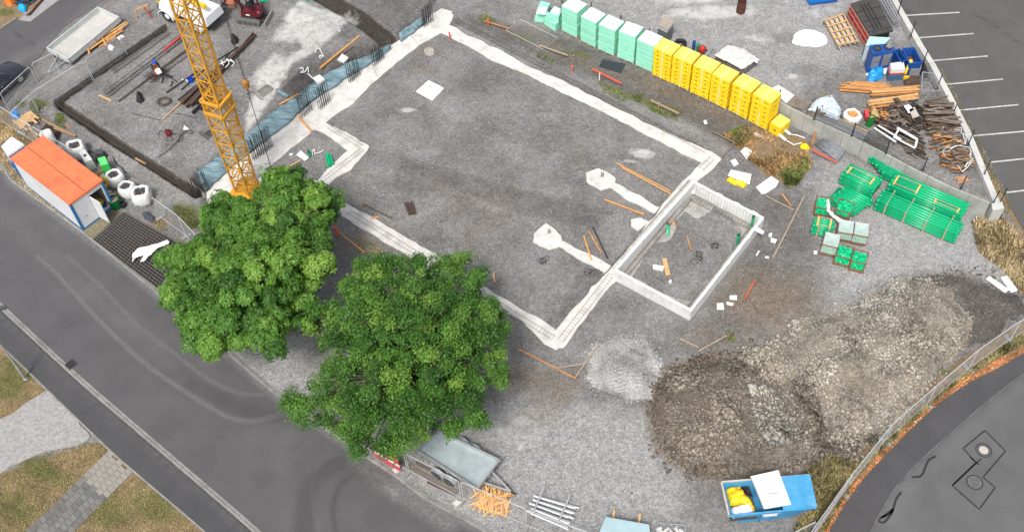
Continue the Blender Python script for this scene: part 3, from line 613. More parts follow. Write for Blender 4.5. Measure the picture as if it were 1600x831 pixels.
# wire mesh on the long wall (thin lines)
wm = MW()
A_ = [p+Vector((0,0,HW)) for p in wall_line([(845,-14),(878,4),(923,24),(969,44),(1013,66)], HW)]
for z in (.05, .35, .65, .95):
    for a, b in zip(A_[:-1], A_[1:]): wm.bar(a+Vector((0,0,z)), b+Vector((0,0,z)), .012)
tag(wm.build('fence_wire', POST), 'thin dark fence wires strung between the posts behind the mint pallets', 'fence wire')
wm = MW(); A_ = resample([p+Vector((0,0,HW)) for p in wall_line([(1272,187),(1331,213),(1384,240)], HW)], .05)
for z in (.05, .45, .85, 1.1):
    for a, b in zip(A_[:-1], A_[1:]): wm.bar(a+Vector((0,0,z)), b+Vector((0,0,z)), .012)
for a in A_[::1]: wm.bar(a+Vector((0,0,.04)), a+Vector((0,0,1.1)), .012)
tag(wm.build('mesh_fence', POST), 'dark close-wire mesh fence on the long retaining wall by the bulk bag', 'fence')

# ================================================================ HEAPS
def rocks(rng, places, name, m, parent=None, smin=.05, smax=.18, vary=False):
    """many angular lumps lying on a surface; places -> (x, y, z)"""
    n = len(places); base = np.array([(0,0,1),(1,0,.1),(.3,.95,0),(-.8,.6,.1),(-.8,-.6,0),(.3,-.95,.1),(0,0,-.6)], float)
    F = np.array([(0,1,2),(0,2,3),(0,3,4),(0,4,5),(0,5,1),(6,2,1),(6,3,2),(6,4,3),(6,5,4),(6,1,5)])
    s = smin+(smax-smin)*rng.rand(n)**4.5; pa = np.array(places)[:, :2]; s = s*(.5+.75*sm((fbm(pa[:, 0]*.55+40, pa[:, 1]*.55, 3)-.3)/.4)) if vary else s; th = rng.rand(n)*6.283; c, q = np.cos(th), np.sin(th)
    v = base[None]*(1+.5*(rng.rand(n, 7, 1)-.5))+.3*(rng.rand(n, 7, 3)-.5); v[..., 0] *= (.8+.6*rng.rand(n))[:, None]; v[..., 2] *= (.6+.4*rng.rand(n))[:, None]
    vx = v[..., 0]*c[:, None]-v[..., 1]*q[:, None]; vy = v[..., 0]*q[:, None]+v[..., 1]*c[:, None]; v = np.stack([vx, vy, v[..., 2]], -1)*s[:, None, None]
    v += np.array(places)[:, None, :]; V = v.reshape(-1, 3); FF = (F[None]+(np.arange(n)*7)[:, None, None]).reshape(-1, 3)
    me = bpy.data.meshes.new(name); me.vertices.add(len(V)); me.vertices.foreach_set('co', V.astype(np.float32).ravel())
    me.loops.add(FF.size); me.loops.foreach_set('vertex_index', FF.astype(np.int32).ravel()); me.polygons.add(len(FF)); me.polygons.foreach_set('loop_start', np.arange(0, FF.size, 3, dtype=np.int32))
    me.update(calc_edges=True)
    at = me.attributes.new('tint', 'FLOAT', 'POINT'); tv = np.clip(rng.rand(n)*(.75 if vary else 1)+(.7*(fbm(pa[:, 0]*.4+9, pa[:, 1]*.4+3, 4)-.38) if vary else 0), 0, 1); at.data.foreach_set('value', np.repeat(tv, 7).astype(np.float32))
    me.materials.append(m); o = bpy.data.objects.new(name, me); C.objects.link(o)
    if parent: o.parent = parent
    return tag(o, kind='stuff')
def tint_mat(name, c0, c1, c2=None, rough=.95):
    m = bpy.data.materials.new(name); m.use_nodes = True; n, l = nodes(m); b = n['Principled BSDF']; b.inputs['Roughness'].default_value = rough; b.inputs['Specular IOR Level'].default_value = .2
    a = n.new('ShaderNodeAttribute'); a.attribute_name = 'tint'; r = n.new('ShaderNodeValToRGB'); r.color_ramp.elements[0].color = (*c0, 1); r.color_ramp.elements[1].color = (*c1, 1)
    if c2: e = r.color_ramp.elements.new(.85); e.color = (*c2, 1)
    l.new(a.outputs['Fac'], r.inputs[0]); tc = n.new('ShaderNodeTexCoord'); nz = n.new('ShaderNodeTexNoise'); nz.inputs['Scale'].default_value = .55; nz.inputs['Detail'].default_value = 5; l.new(tc.outputs['Object'], nz.inputs['Vector']); mr = n.new('ShaderNodeMapRange'); mr.inputs[1].default_value = .35; mr.inputs[2].default_value = .65; mr.inputs[3].default_value = .6; mr.inputs[4].default_value = 1.3; l.new(nz.outputs[0], mr.inputs[0]); hs = n.new('ShaderNodeHueSaturation'); l.new(r.outputs[0], hs.inputs['Color']); l.new(mr.outputs[0], hs.inputs['Value']); l.new(hs.outputs[0], b.inputs['Base Color']); return m
def soil_mat(name, c0, c1, speck=.5, scale=9):
    m = mat(name, c0, .95, .38, .8, .10, scale, dirt=c1, dirt_amt=1.0); n, l = nodes(m); b = n['Principled BSDF']; src = b.inputs['Base Color'].links[0].from_socket
    tc = n.new('ShaderNodeTexCoord'); v = n.new('ShaderNodeTexVoronoi'); v.inputs['Scale'].default_value = scale; l.new(tc.outputs['Object'], v.inputs['Vector'])
    s = n.new('ShaderNodeSeparateColor'); l.new(v.outputs['Color'], s.inputs[0]); mr = n.new('ShaderNodeMapRange'); mr.inputs[3].default_value = 1-speck; mr.inputs[4].default_value = 1+speck; l.new(s.outputs[0], mr.inputs[0])
    hs = n.new('ShaderNodeHueSaturation'); l.new(src, hs.inputs['Color']); l.new(mr.outputs[0], hs.inputs['Value']); l.new(hs.outputs[0], b.inputs['Base Color']); return m
def heap(name, outline, hfun, m, rm, label, nrock, smin, smax, cell=.14, seed=1, edge=1.2, lumps='rubble', skirt=.7):
    """mound over an outline given in photo pixels at ground level"""
    O = ragged(ragged(Gs(outline), .55, .6, seed), .3, .3, seed+2); P = np.array([(p.x, p.y) for p in O]); x = np.arange(P[:, 0].min()-.2, P[:, 0].max()+.2, cell); y = np.arange(P[:, 1].min()-.2, P[:, 1].max()+.2, cell)
    X_, Y_ = np.meshgrid(x, y); sd_ = sdf(O, X_, Y_); Z_ = hfun(X_, Y_, sd_)*sm(sd_/edge); Z_ += np.where(sd_ > 0, (fbm(X_*.9+seed, Y_*.9, 5)-.4)*.75*sm(sd_/edge)+(fbm(X_*4, Y_*4+seed, 2)-.5)*.10*sm(sd_/.4), 0)
    Z_ = np.where(sd_ < -.02, -.12, Z_)
    t = thing(name, label, 'heap')
    g = grid_mesh('mound', X_, Y_, Z_, {}, m); g.parent = t
    rng = np.random.RandomState(seed); pl = []
    while len(pl) < nrock:
        a = rng.rand()*(x[-1]-x[0])+x[0]; b = rng.rand()*(y[-1]-y[0])+y[0]; i = min(int((b-y[0])/cell+.5), len(y)-1); j = min(int((a-x[0])/cell+.5), len(x)-1)
        s_ = sd_[i, j]
        if s_ > -.05 or (s_ > -skirt and rng.rand() < .45*(1+s_/skirt)**2): pl.append((a, b, max(Z_[i, j], .0)+.01))
    rocks(rng, pl, lumps, rm, t, smin, smax, lumps == 'rubble'); return t
def bump_at(px, py, r, h, z=0):
    c = G(px, py, 0); return lambda X_, Y_: h*np.exp(-((X_-c.x)**2+(Y_-c.y)**2)/(r*r))
b1 = bump_at(975,585,1.5,.95)
heap('gravel_heap', [(918,560),(935,540),(965,530),(1005,535),(1030,560),(1035,590),(1020,615),(985,625),(945,612),(918,590)], lambda X_, Y_, s: b1(X_, Y_), soil_mat('pale gravel', (.38, .376, .365), (.44, .436, .425), .3, 18), tint_mat('pale stones', (.27, .267, .26), (.42, .416, .406), (.50, .492, .48)), 'small round heap of pale crushed gravel near the foundation corner', 16000, .022, .065, seed=3, lumps='gravel')
hb = [bump_at(1110,650,2.6,1.3), bump_at(1180,690,1.8,.8), bump_at(1250,650,1.2,.9), bump_at(1240,700,1.6,.6), bump_at(1195,600,1.4,.7)]
heap('dark_soil_heap', [(1010,640),(1018,600),(1060,568),(1130,558),(1200,570),(1240,590),(1275,620),(1300,660),(1310,700),(1270,728),(1200,742),(1120,748),(1060,730),(1025,700)], lambda X_, Y_, s: sum(f(X_, Y_) for f in hb)*.5-1.0*np.exp(-sdl(Gs([(1190,590),(1235,620),(1245,680)]), X_, Y_)**2/.25)*.5,
     soil_mat('dark clay soil', (.125, .10, .076), (.21, .19, .16), .35, 12), tint_mat('dark clods', (.085, .065, .046), (.19, .155, .115), (.28, .25, .20)), 'broad lumpy heap of dark brown excavated soil beside the blue skip', 19000, .018, .15, seed=7)
hc = [bump_at(1440,500,3.0,1.0), bump_at(1330,560,3.2,1.1), bump_at(1400,590,2.6,.9), bump_at(1470,560,2.2,.6), bump_at(1290,590,2,.7)]
heap('pale_soil_heap', [(1150,560),(1200,532),(1260,505),(1330,480),(1390,450),(1440,438),(1490,450),(1515,500),(1520,530),(1480,570),(1420,640),(1370,690),(1320,715),(1290,690),(1270,640),(1230,600),(1180,580)], lambda X_, Y_, s: sum(f(X_, Y_) for f in hc)*.42+.12,
     soil_mat('pale stony soil', (.23, .20, .155), (.32, .29, .24), .35, 13), tint_mat('pale clods', (.16, .135, .10), (.32, .285, .225), (.44, .41, .35)), 'long spread heap of pale sandy rubble running up along the fence', 24000, .014, .12, seed=11)
heap('flat_dark_heap', [(1440,438),(1480,430),(1540,440),(1590,465),(1600,485),(1540,530),(1515,535),(1512,500),(1490,452)], lambda X_, Y_, s: .25+X_*0, soil_mat('dark fine gravel', (.10, .092, .085), (.14, .125, .11), .4, 12), tint_mat('dark stones', (.07, .062, .055), (.17, .155, .14)), 'low dark gravel spread behind the pale rubble heap', 4500, .02, .06, seed=15, lumps='gravel')

def scatter(poly, n, seed, m, name, label, smin, smax, zf):
    rng = np.random.RandomState(seed); O = ragged(Gs(poly), .5, .4, seed); P = np.array([(p.x, p.y) for p in O]); q = P.min(0)+(P.max(0)-P.min(0))*rng.rand(n*6, 2); s_ = sdf(O, q[:, 0], q[:, 1]); q = q[(s_ > 0) | ((s_ > -.7) & (rng.rand(len(q)) < .2))][:n]; dg = bpy.context.evaluated_depsgraph_get(); pl = []
    for a, b in q:
        h = zf(a, b); pl.append((a, b, h))
    return rocks(rng, pl, name, m, None, smin, smax, True)
from mathutils.bvhtree import BVHTree
_ms = [o for o in C.objects if o.name.startswith('mound')]; _bv = []
for o in _ms: _bv.append(BVHTree.FromPolygons([v.co.copy() for v in o.data.vertices], [tuple(p.vertices) for p in o.data.polygons]))
def top_z(a, b): return max([r[0].z for r in (t_.ray_cast(Vector((a, b, 9)), Vector((0, 0, -1))) for t_ in _bv) if r[0]]+[0])+.01
GS = tint_mat('grey rubble stones', (.17, .165, .145), (.30, .295, .26), (.40, .39, .35)); DS = tint_mat('dark clay clods', (.06, .046, .034), (.13, .105, .08), (.19, .165, .13))
scatter([(1170,610),(1210,600),(1245,640),(1250,700),(1200,700),(1175,660)], 1700, 31, GS, 'grey_rubble', '', .03, .19, top_z); scatter([(1230,590),(1255,600),(1285,640),(1275,690),(1255,670),(1245,625)], 1500, 32, DS, 'dark_clods', '', .02, .14, top_z); scatter([(1010,620),(1030,590),(1060,600),(1040,680),(1110,740),(1080,750),(1020,700)], 1300, 33, DS, 'dark_clods', '', .02, .15, top_z)
scatter([(1260,720),(1300,690),(1370,680),(1340,710),(1290,735)], 900, 34, DS, 'dark_clods', '', .02, .16, top_z); scatter([(1100,575),(1190,565),(1215,590),(1150,590)], 700, 35, DS, 'dark_clods', '', .02, .16, top_z); scatter([(1330,480),(1400,445),(1480,430),(1450,455),(1380,480),(1300,520)], 900, 36, GS, 'grey_rubble', '', .02, .15, top_z)
scatter([(1470,425),(1490,420),(1510,428),(1560,432),(1520,440),(1485,436)], 160, 37, DS, 'dark_clods', '', .03, .12, top_z)
# ================================================================ TREES
def leaf_mat(name, c0, c1, c2):
    m = bpy.data.materials.new(name); m.use_nodes = True; n, l = nodes(m); b = n['Principled BSDF']; b.inputs['Roughness'].default_value = .5; b.inputs['Specular IOR Level'].default_value = .35
    a = n.new('ShaderNodeAttribute'); a.attribute_name = 'tint'; r = n.new('ShaderNodeValToRGB'); r.color_ramp.elements[0].color = (*c0, 1); r.color_ramp.elements[1].color = (*c2, 1); e = r.color_ramp.elements.new(.5); e.color = (*c1, 1)
    l.new(a.outputs['Fac'], r.inputs[0]); l.new(r.outputs[0], b.inputs['Base Color'])
    t = n.new('ShaderNodeBsdfTranslucent'); l.new(r.outputs[0], t.inputs[0]); mx = n.new('ShaderNodeMixShader'); mx.inputs[0].default_value = .28
    l.new(b.outputs[0], mx.inputs[1]); l.new(t.outputs[0], mx.inputs[2]); l.new(mx.outputs[0], n['Material Output'].inputs[0]); return m
BARK = mat('bark', (.12, .095, .07), .95, .3, 3, .02, 12)
def crown_mesh(name, lobes, per, leaf, m, seed, star=True):
    """leaf sprays on and inside many lobes; lobe = (x, y, z, r, tint)"""
    rng = np.random.RandomState(seed); V = []; T = []
    for (x, y, z, r, tn) in lobes:
        n = int(per*r*r)
        d = rng.normal(size=(n, 3)); d /= np.linalg.norm(d, axis=1)[:, None]; d[:, 2] = np.where(d[:, 2] < -.35, -d[:, 2], d[:, 2])
        rr = r*(1-.55*rng.rand(n)**2.2); k = fbm(d[:, 0]*2.2+x, d[:, 1]*2.2+z, 3); rr = rr*(.35+1.25*k)
        sx, sy, sz = rng.uniform(.75, 1.3, 3); c = np.array([x, y, z])+d*rr[:, None]*np.array([sx, sy, sz*.8])+rng.normal(size=(n, 3))*.07
        if star:                              # five drooping leaflets per spray
            q = 5; phi = rng.rand(n)*6.28
            N = d+rng.normal(size=(n, 3))*.35+np.array([0, 0, .5]); N /= np.linalg.norm(N, axis=1)[:, None]
            U = np.cross(N, rng.normal(size=(n, 3))); U /= np.linalg.norm(U, axis=1)[:, None]; Wv = np.cross(N, U); s = leaf*(.7+.6*rng.rand(n))
            for j in range(q):
                a = phi*0+j*6.283/q+rng.rand(n)*.5; D = U*np.cos(a)[:, None]+Wv*np.sin(a)[:, None]-N*(.25+.3*rng.rand(n))[:, None]; P_ = np.cross(N, D); P_ /= np.linalg.norm(P_, axis=1)[:, None]
                tip = c+D*s[:, None]; mid = c+D*(s*.55)[:, None]+N*(s*.10)[:, None]; w = (s*.24)[:, None]
                V.append(np.stack([c, mid+P_*w, tip, mid-P_*w], 1)); T.append(np.clip(np.repeat((tn+rng.normal(size=n)*.13)[:, None], 4, 1), 0, 1))
        else:
            N = d*.6+rng.normal(size=(n, 3))*.5+np.array([0, 0, .6]); N /= np.linalg.norm(N, axis=1)[:, None]; U = np.cross(N, rng.normal(size=(n, 3))); U /= np.linalg.norm(U, axis=1)[:, None]; Wv = np.cross(N, U); s = (leaf*(.6+.8*rng.rand(n)))[:, None]
            V.append(np.stack([c-U*s*.5, c+Wv*s*.28, c+U*s*.5, c-Wv*s*.28], 1)); T.append(np.clip(np.repeat((tn+rng.normal(size=n)*.13)[:, None], 4, 1), 0, 1))
    V = np.concatenate(V).reshape(-1, 3); T = np.concatenate(T).ravel(); nf = len(V)//4
    me = bpy.data.meshes.new(name); me.vertices.add(len(V)); me.vertices.foreach_set('co', V.astype(np.float32).ravel()); me.loops.add(len(V)); me.loops.foreach_set('vertex_index', np.arange(len(V), dtype=np.int32))
    me.polygons.add(nf); me.polygons.foreach_set('loop_start', np.arange(0, len(V), 4, dtype=np.int32)); me.update(calc_edges=True)
    at = me.attributes.new('tint', 'FLOAT', 'POINT'); at.data.foreach_set('value', T.astype(np.float32)); me.materials.append(m); print(name, nf)
    o = bpy.data.objects.new(name, me); C.objects.link(o); return o
def tree(label, base, sil, zc, seed, nl, lm, leaf, per, rl, star, tb=.35, hollow=.0):
    """sil: pixel outline of the crown; its lobes are spread through the volume above the ground"""
    rng = random.Random(seed); t = thing('broadleaf_tree', label, 'tree'); B = base
    cx = sum(p[0] for p in sil)/len(sil); cy = sum(p[1] for p in sil)/len(sil)
    Cc = G(cx, cy, zc); poly = [G(x, y, zc) for x, y in sil]; mr = max((p-Cc).length for p in poly); lobes = []; tries = 0
    while len(lobes) < nl and tries < 60000:
        tries += 1
        x = Cc.x+rng.uniform(-mr, mr); y = Cc.y+rng.uniform(-mr, mr); s = float(sdf(poly, np.array([x]), np.array([y]))[0])
        r = rng.uniform(*rl)
        if s < r*.72: continue
        top = zc+min(3.4, 1.25*s**.72)-.9+rng.uniform(-.5, .35); z = top+rng.uniform(-.5, .45) if rng.random() < .7 else rng.uniform(zc-2.2, top)
        c = Vector((x, y, z)); 
        # shift so that the silhouette is kept whatever the height
        k = (CAMH-z)/(CAMH-zc); c.x = x*k; c.y = y*k
        if any((c-Vector(q[:3])).length < (r+q[3])*.58 for q in lobes): continue
        lobes.append((c.x, c.y, c.z, r, min(1, max(0, tb+rng.gauss(0, .23)))))
    crown_mesh('crown', lobes, per, leaf, lm, seed, star).parent = t
    mb = MW(); f = B+Vector((0,0,2.6)); mb.tube([B-Vector((0,0,.2)), B+Vector((0,0,.3)), B+Vector((0,0,1.5)), f], [.34, .25, .2, .19], 12)
    mb.build('trunk', BARK, t, True); mb = MW()
    for i, q in enumerate(lobes):
        e = Vector(q[:3]); m1 = f.lerp(e, .4)+Vector((0,0,.7)); mb.tube([f-Vector((0,0,.2)), m1, e.lerp(m1, .3), e], [.09, .055, .035, .012], 6, False)
    mb.build('limb', BARK, t, True); return t
LM1 = leaf_mat('fresh ash leaves', (.035, .105, .015), (.10, .235, .03), (.25, .42, .07)); LM2 = leaf_mat('deep green leaves', (.03, .095, .013), (.078, .20, .026), (.20, .35, .05))
s1 = [(400,285),(430,262),(470,265),(492,290),(520,288),(536,310),(530,345),(515,372),(530,405),(520,430),(500,450),(505,480),(495,520),(460,530),(430,565),(400,545),(360,555),(325,560),(290,568),(285,530),(258,495),(236,465),(262,440),(244,405),(262,380),(300,372),(310,335),(345,305),(380,310)]
s2 = [(560,405),(600,392),(640,398),(690,400),(735,395),(765,420),(770,460),(795,480),(798,520),(794,560),(800,600),(772,640),(776,664),(745,672),(726,668),(718,700),(700,718),(686,704),(688,680),(655,690),(640,712),(600,722),(578,704),(560,725),(535,752),(528,700),(500,668),(470,670),(430,628),(470,600),(505,570),(465,530),(460,490),(480,465),(520,440)]
tree('bright yellow-green broadleaf tree with star-shaped leaf clumps, overlapping the crane foot', G(425,505), s1, 4.9, 11, 190, LM1, .20, 440, (.32, .85), True, .45)
tree('deep green dense round tree standing over the grey tipper trailer', G(648,640), s2, 5.2, 23, 350, LM2, .13, 1500, (.3, .62), False, .40)
# ================================================================ GENERIC SHAPES
def lump(name, outline, z, h, m, parent=None, cell=.09, seed=1, amp=.12, edge=.35, fr=3.0, solid=.02, top=None):
    """crumpled sheet or soft pile over an outline given in photo pixels at height z"""
    O = Gs(outline, z); P = np.array([(p.x, p.y) for p in O]); x = np.arange(P[:, 0].min()-.1, P[:, 0].max()+.1, cell); y = np.arange(P[:, 1].min()-.1, P[:, 1].max()+.1, cell); X_, Y_ = np.meshgrid(x, y)
    s = sdf(O, X_, Y_)+(fbm(X_*3+seed, Y_*3, 2)-.5)*.12; r = np.abs(fbm(X_*fr+seed*7, Y_*fr+seed, 4)-.5)*2
    Z_ = z+.02+h*sm(s/edge)+amp*(1-r*1.6)*sm(s/(edge*.6)); 
    V = []; idx = -np.ones(X_.shape, int)
    ok = s > -.02
    for j, i in zip(*np.nonzero(ok)): idx[j, i] = len(V); V.append((X_[j, i], Y_[j, i], Z_[j, i]))
    F = []
    for j in range(len(y)-1):
        for i in range(len(x)-1):
            q = (idx[j, i], idx[j, i+1], idx[j+1, i+1], idx[j+1, i])
            if min(q) >= 0: F.append(q)
            elif sum(k >= 0 for k in q) == 3: F.append(tuple(k for k in q if k >= 0))
    nb = len(V); V += [(a, b, z) for a, b, c in V]; F2 = [tuple(k+nb for k in f[::-1]) for f in F]; E = {}
    for f in F:
        for k in range(len(f)): a, b = f[k], f[(k+1) % len(f)]; E[(a, b)] = 1
    S_ = [(b, a, a+nb, b+nb) for (a, b) in E if (b, a) not in E]
    mb = MW(); mb.v = V; mb.f = F+F2+S_; mb.m = [0]*len(mb.f); return mb.build(name, m, parent, True)
def planks(places, name, m, parent=None, kind=None):
    mb = MW()
    for a, b, w, h in places: mb.bar(a, b, w, h)
    o = mb.build(name, m, parent); return o
WOOD = mat('fresh sawn timber', (.56, .36, .17), .8, .2, 4, .003, 30, dirt=(.35, .22, .10), dirt_amt=.4); OWOOD = mat('orange stained formwork timber', (.60, .30, .10), .75, .22, 4, .003, 30, dirt=(.3, .13, .05), dirt_amt=.4)
GWOOD = mat('weathered grey timber', (.20, .165, .13), .9, .3, 4, .004, 30, dirt=(.09, .07, .055), dirt_amt=.7); BWOOD = mat('dark brown board', (.10, .06, .038), .9, .35, 4, .004, 30)
PALE = mat('pale dusty timber', (.38, .29, .20), .85, .2, 4)
WHITE = mat('white sheet material', (.74, .74, .73), .6, .06, 2, .006, 5, dirt=(.6, .6, .59), dirt_amt=.4); DWHITE = mat('dusty white', (.62, .62, .61), .7, .1, 2, dirt=(.4, .39, .37), dirt_amt=.5)
BLACK = mat('black rubber', (.018, .018, .02), .7, .2, 4); DGREY = mat('dark grey plastic', (.06, .065, .07), .6, .2, 3); RED = mat('red paint', (.42, .025, .02), .5, .12, 4, dirt=(.2, .03, .02), dirt_amt=.4)
FILM = mat('milky plastic film', (.72, .77, .78), .25, .12, 5, .02, 6, spec=.6); BLUEP = mat('blue paint', (.012, .075, .30), .45, .12, 3, dirt=(.02, .05, .12), dirt_amt=.4)
# ================================================================ PALLET STACKS
MINT = mat('mint insulation board', (.30, .74, .54), .7, .10, 2.5, .006, 10, dirt=(.36, .74, .58), dirt_amt=.5); MINTT = mat('pale mint cover sheet', (.66, .88, .80), .6, .04, 1.5); MGREY = mat('printed grey pattern', (.22, .40, .32), .7, .3, 9)
YEL = mat('yellow insulation pack', (.88, .60, .012), .6, .08, 2.5, .006, 10); YELT = mat('pale yellow cover sheet', (.90, .72, .12), .55, .04, 1.5); YBR = mat('brown print', (.40, .19, .015), .7, .2, 6); CLEAR = mat('shrink film sheen', (.85, .72, .32), .3, .1, 4)
def pallet_base(t, w, d):
    mb = MB()
    for k in range(5): mb.box((0, -d/2+.05+k*(d-.1)/4, .13), (w, .1, .022))
    for x in (-w/2+.05, 0, w/2-.05): mb.box((x, 0, .08), (.09, d, .08)); mb.box((x, 0, .02), (.1, d, .02))
    mb.build('pallet', PALE, t)
def stack(kind, a, b, label, H=2.35, n=6, seed=0):
    rg = random.Random(seed); a = G(*a); b = G(*b); w = (b-a).length+.02; d = 1.18; rz = ang(a, b); u = (b-a).normalized(); v = Vector((-u.y, u.x, 0)); c = (a+b)/2+v*d/2
    t = thing('insulation_pallet', label, 'pallet', c, rz, kind+' insulation pallets in a row by the wall'); pallet_base(t, w, d)
    lh = (H-.15)/n; z = .145
    ox = oy = 0
    for k in range(n):
        if k == n//2: ox = rg.uniform(-.02, .02); oy = rg.uniform(-.03, .0)
        mb = MB(); x0 = ox+rg.uniform(-.012, .012); y0 = oy+rg.uniform(-.012, .012); g = .014; mb.cur = 0
        for i in (-1, 1):       # two packs side by side per layer, with rounded wrap edges
            cx = x0+i*w/4; hw = w/4-.006; hd = d/2; e = .02; zz = z+g; z2 = z+lh-g
            mb.hexa([(cx-hw, y0-hd, zz), (cx+hw, y0-hd, zz), (cx+hw, y0+hd, zz), (cx-hw, y0+hd, zz)], [(cx-hw, y0-hd, z2-e), (cx+hw, y0-hd, z2-e), (cx+hw, y0+hd, z2-e), (cx-hw, y0+hd, z2-e)])
            mb.hexa([(cx-hw, y0-hd, z2-e+.001), (cx+hw, y0-hd, z2-e+.001), (cx+hw, y0+hd, z2-e+.001), (cx-hw, y0+hd, z2-e+.001)], [(cx-hw+e, y0-hd+e, z2), (cx+hw-e, y0-hd+e, z2), (cx+hw-e, y0+hd-e, z2), (cx-hw+e, y0+hd-e, z2)])
        mb.cur = 1
        if kind == 'yellow':     # rounded brown triangle printed on each pack
            for i in (-1, 1):
                cx = x0+i*w/4+rg.uniform(-.03, .03); zm = z+lh*.45; s = .075; yf = y0-d/2-.003
                mb.add([(cx-s*1.3, yf, zm-s*.7), (cx+s*1.3, yf, zm-s*.7), (cx+s*.7, yf, zm+s*.35), (cx, yf, zm+s*.8), (cx-s*.7, yf, zm+s*.35)], [(0, 1, 2, 3, 4)])
            xf = x0+w/2+.003
            mb.add([(xf, y0-.1, z+lh*.2), (xf, y0+.1, z+lh*.2), (xf, y0+.0, z+lh*.6)], [(0, 1, 2)])
        elif seed != 4:           # slanted grey dashes
            yf = y0-d/2-.003
            for i in range(9):
                for j in range(2):
                    cx = x0-w/2+.07+i*(w-.14)/8.4+rg.uniform(-.01, .01); zm = z+lh*(.3+.4*j); s = .04
                    mb.add([(cx-s, yf, zm-s*.7), (cx-s*.3, yf, zm-s*.7), (cx+s, yf, zm+s*.7), (cx+s*.3, yf, zm+s*.7)], [(0, 1, 2, 3)])
            xf = x0+w/2+.003
            for i in range(3):
                y_ = y0-d/2+.2+i*.35; mb.add([(xf, y_, z+lh*.3), (xf, y_+.03, z+lh*.3), (xf, y_+.10, z+lh*.7), (xf, y_+.07, z+lh*.7)], [(0, 1, 2, 3)])
        mb.build('pack', [YEL, YBR] if kind == 'yellow' else [MINT, MGREY], t); z += lh
    mb = MB(); ww = w/2-.01; mb.hexa([(x0-ww, y0-d/2+.01, z), (x0+ww, y0-d/2+.01, z), (x0+ww, y0+d/2-.01, z), (x0-ww, y0+d/2-.01, z)], [(x0-ww+.01, y0-d/2+.02, z+.03), (x0+ww-.01, y0-d/2+.02, z+.03), (x0+ww-.01, y0+d/2-.02, z+.03), (x0-ww+.01, y0+d/2-.02, z+.03)])
    mb.build('cover_sheet', YELT if kind == 'yellow' else MINTT, t)
    if kind == 'yellow':
        mb = MB(); yf = y0-d/2-.006; mb.box((x0+.02, yf, (H+.15)/2), (.10, .004, H-.2)); mb.box((x0-.0, yf+d/2, z+.034), (.10, d-.03, .004)); mb.build('film_sheen_band', CLEAR, t)  # pale strip, the sheen of the shrink film painted as colour
    return t
mints = [((878,50.6),(901,62)), ((907,66),(929.5,77)), ((934,79),(958.5,90)), ((964.5,92),(989.5,101.5)), ((992.5,104),(1018,115.5))]
ords = ['farthest left full pallet', 'second full pallet from the left', 'middle pallet of five', 'fourth from the left, plain sides', 'last pallet, touching the yellow ones']
for k, (a, b) in enumerate(mints): stack('mint', a, b, 'tall mint green insulation stack with a pale top, '+ords[k], H=(2.35, 2.3, 2.35, 2.45, 2.4)[k], seed=1+k)
yels = [((1018.8,118.8),(1045,131)), ((1047,131.5),(1075,144)), ((1077.5,146),(1105,158.5)), ((1106.8,159.8),(1133,173)), ((1137.6,174.4),(1165,189)), ((1168.5,191),(1196,206))]
ords = ['first one, touching the mint stacks', 'second from the mint end', 'third from the mint end', 'fourth, with white patches on its film', 'second to last from the wall gap', 'last and nearest to the single yellow pack']
for k, (a, b) in enumerate(yels): stack('yellow', a, b, 'tall yellow insulation stack with brown prints, '+ords[k], H=2.52, n=7 if k < 3 else 6, seed=20+k)
# single yellow pack
a, b = G(1200,206), G(1217,216); t = thing('insulation_pack', 'single small yellow insulation pack with white straps, at the end of the pallet row', 'insulation pack', (a+b)/2, ang(a, b)); w = (b-a).length
mb = MB(); mb.box((0, .55, .42), (w, 1.05, .8)); mb.build('pack', YEL, t); MB().box((0, .55, .835), (w-.03, 1.0, .025)).build('cover_sheet', YELT, t)
mb = MB(); mb.box((0, .022, .40), (.22, .004, .14)); mb.build('printed_mark', YBR, t)
for pts, nm in (([(1222,205),(1234,212),(1245,212),(1258,217)], 'white'), ([(1216,214),(1227,221),(1240,227),(1252,224)], 'white')):
    P = Gs(pts); mb = MW().tube([P[0]+Vector((0,0,.25)), P[1]+Vector((0,0,.12))], .10, 8); mb.tube([P[1]+Vector((0,0,.12)), P[2]+Vector((0,0,.04)), P[3]+Vector((0,0,.04))], .035, 6); o = mb.build('strap_tail', WHITE)
    tag(o, ('upper' if pts[0][0] == 1222 else 'lower')+' twisted white film strap trailing from the single yellow pack', 'film strap')
tag(lump('torn_film', [(1173,208),(1182,206),(1190,212),(1203,214),(1200,218),(1186,216),(1176,214)], .0, .1, DWHITE, amp=.1), 'torn white film lying at the foot of the last yellow stack', 'plastic film')
# loose mint packs left of the first full pallet
def packpile(pts, h, label, m=MINT, seed=3):
    t = thing('insulation_bag', label, 'insulation pack', G(*pts[0])); o = lump('bag', pts, 0, h, m, t, cell=.08, seed=seed, amp=.08, edge=.2); return t
def boxpack(pxs, z0, h, name, m, t, lean=0):
    P = Gs(pxs, z0); Q = [p+Vector((lean, 0, h)) for p in P]; c = sum(Q, Vector())/len(Q); Q = [c+(q-c)*.96 for q in Q]; return MW().hexa(P, Q).build(name, m, t)
t = thing('insulation_bag', 'slumped mint green plastic-wrapped pack, leftmost of the pallet row', 'insulation pack', G(845,40)); MB_ = None
boxpack([(835,34),(849,36),(857,22),(842,18)], 0, .95, 'bag', MINT, t, .15); boxpack([(838,22),(852,24),(856,14),(844,12)], .98, .1, 'cover_sheet', MINTT, t)
t = thing('insulation_bag', 'low half-used mint pack pile beside the first tall mint stack', 'insulation pack', G(860,45))
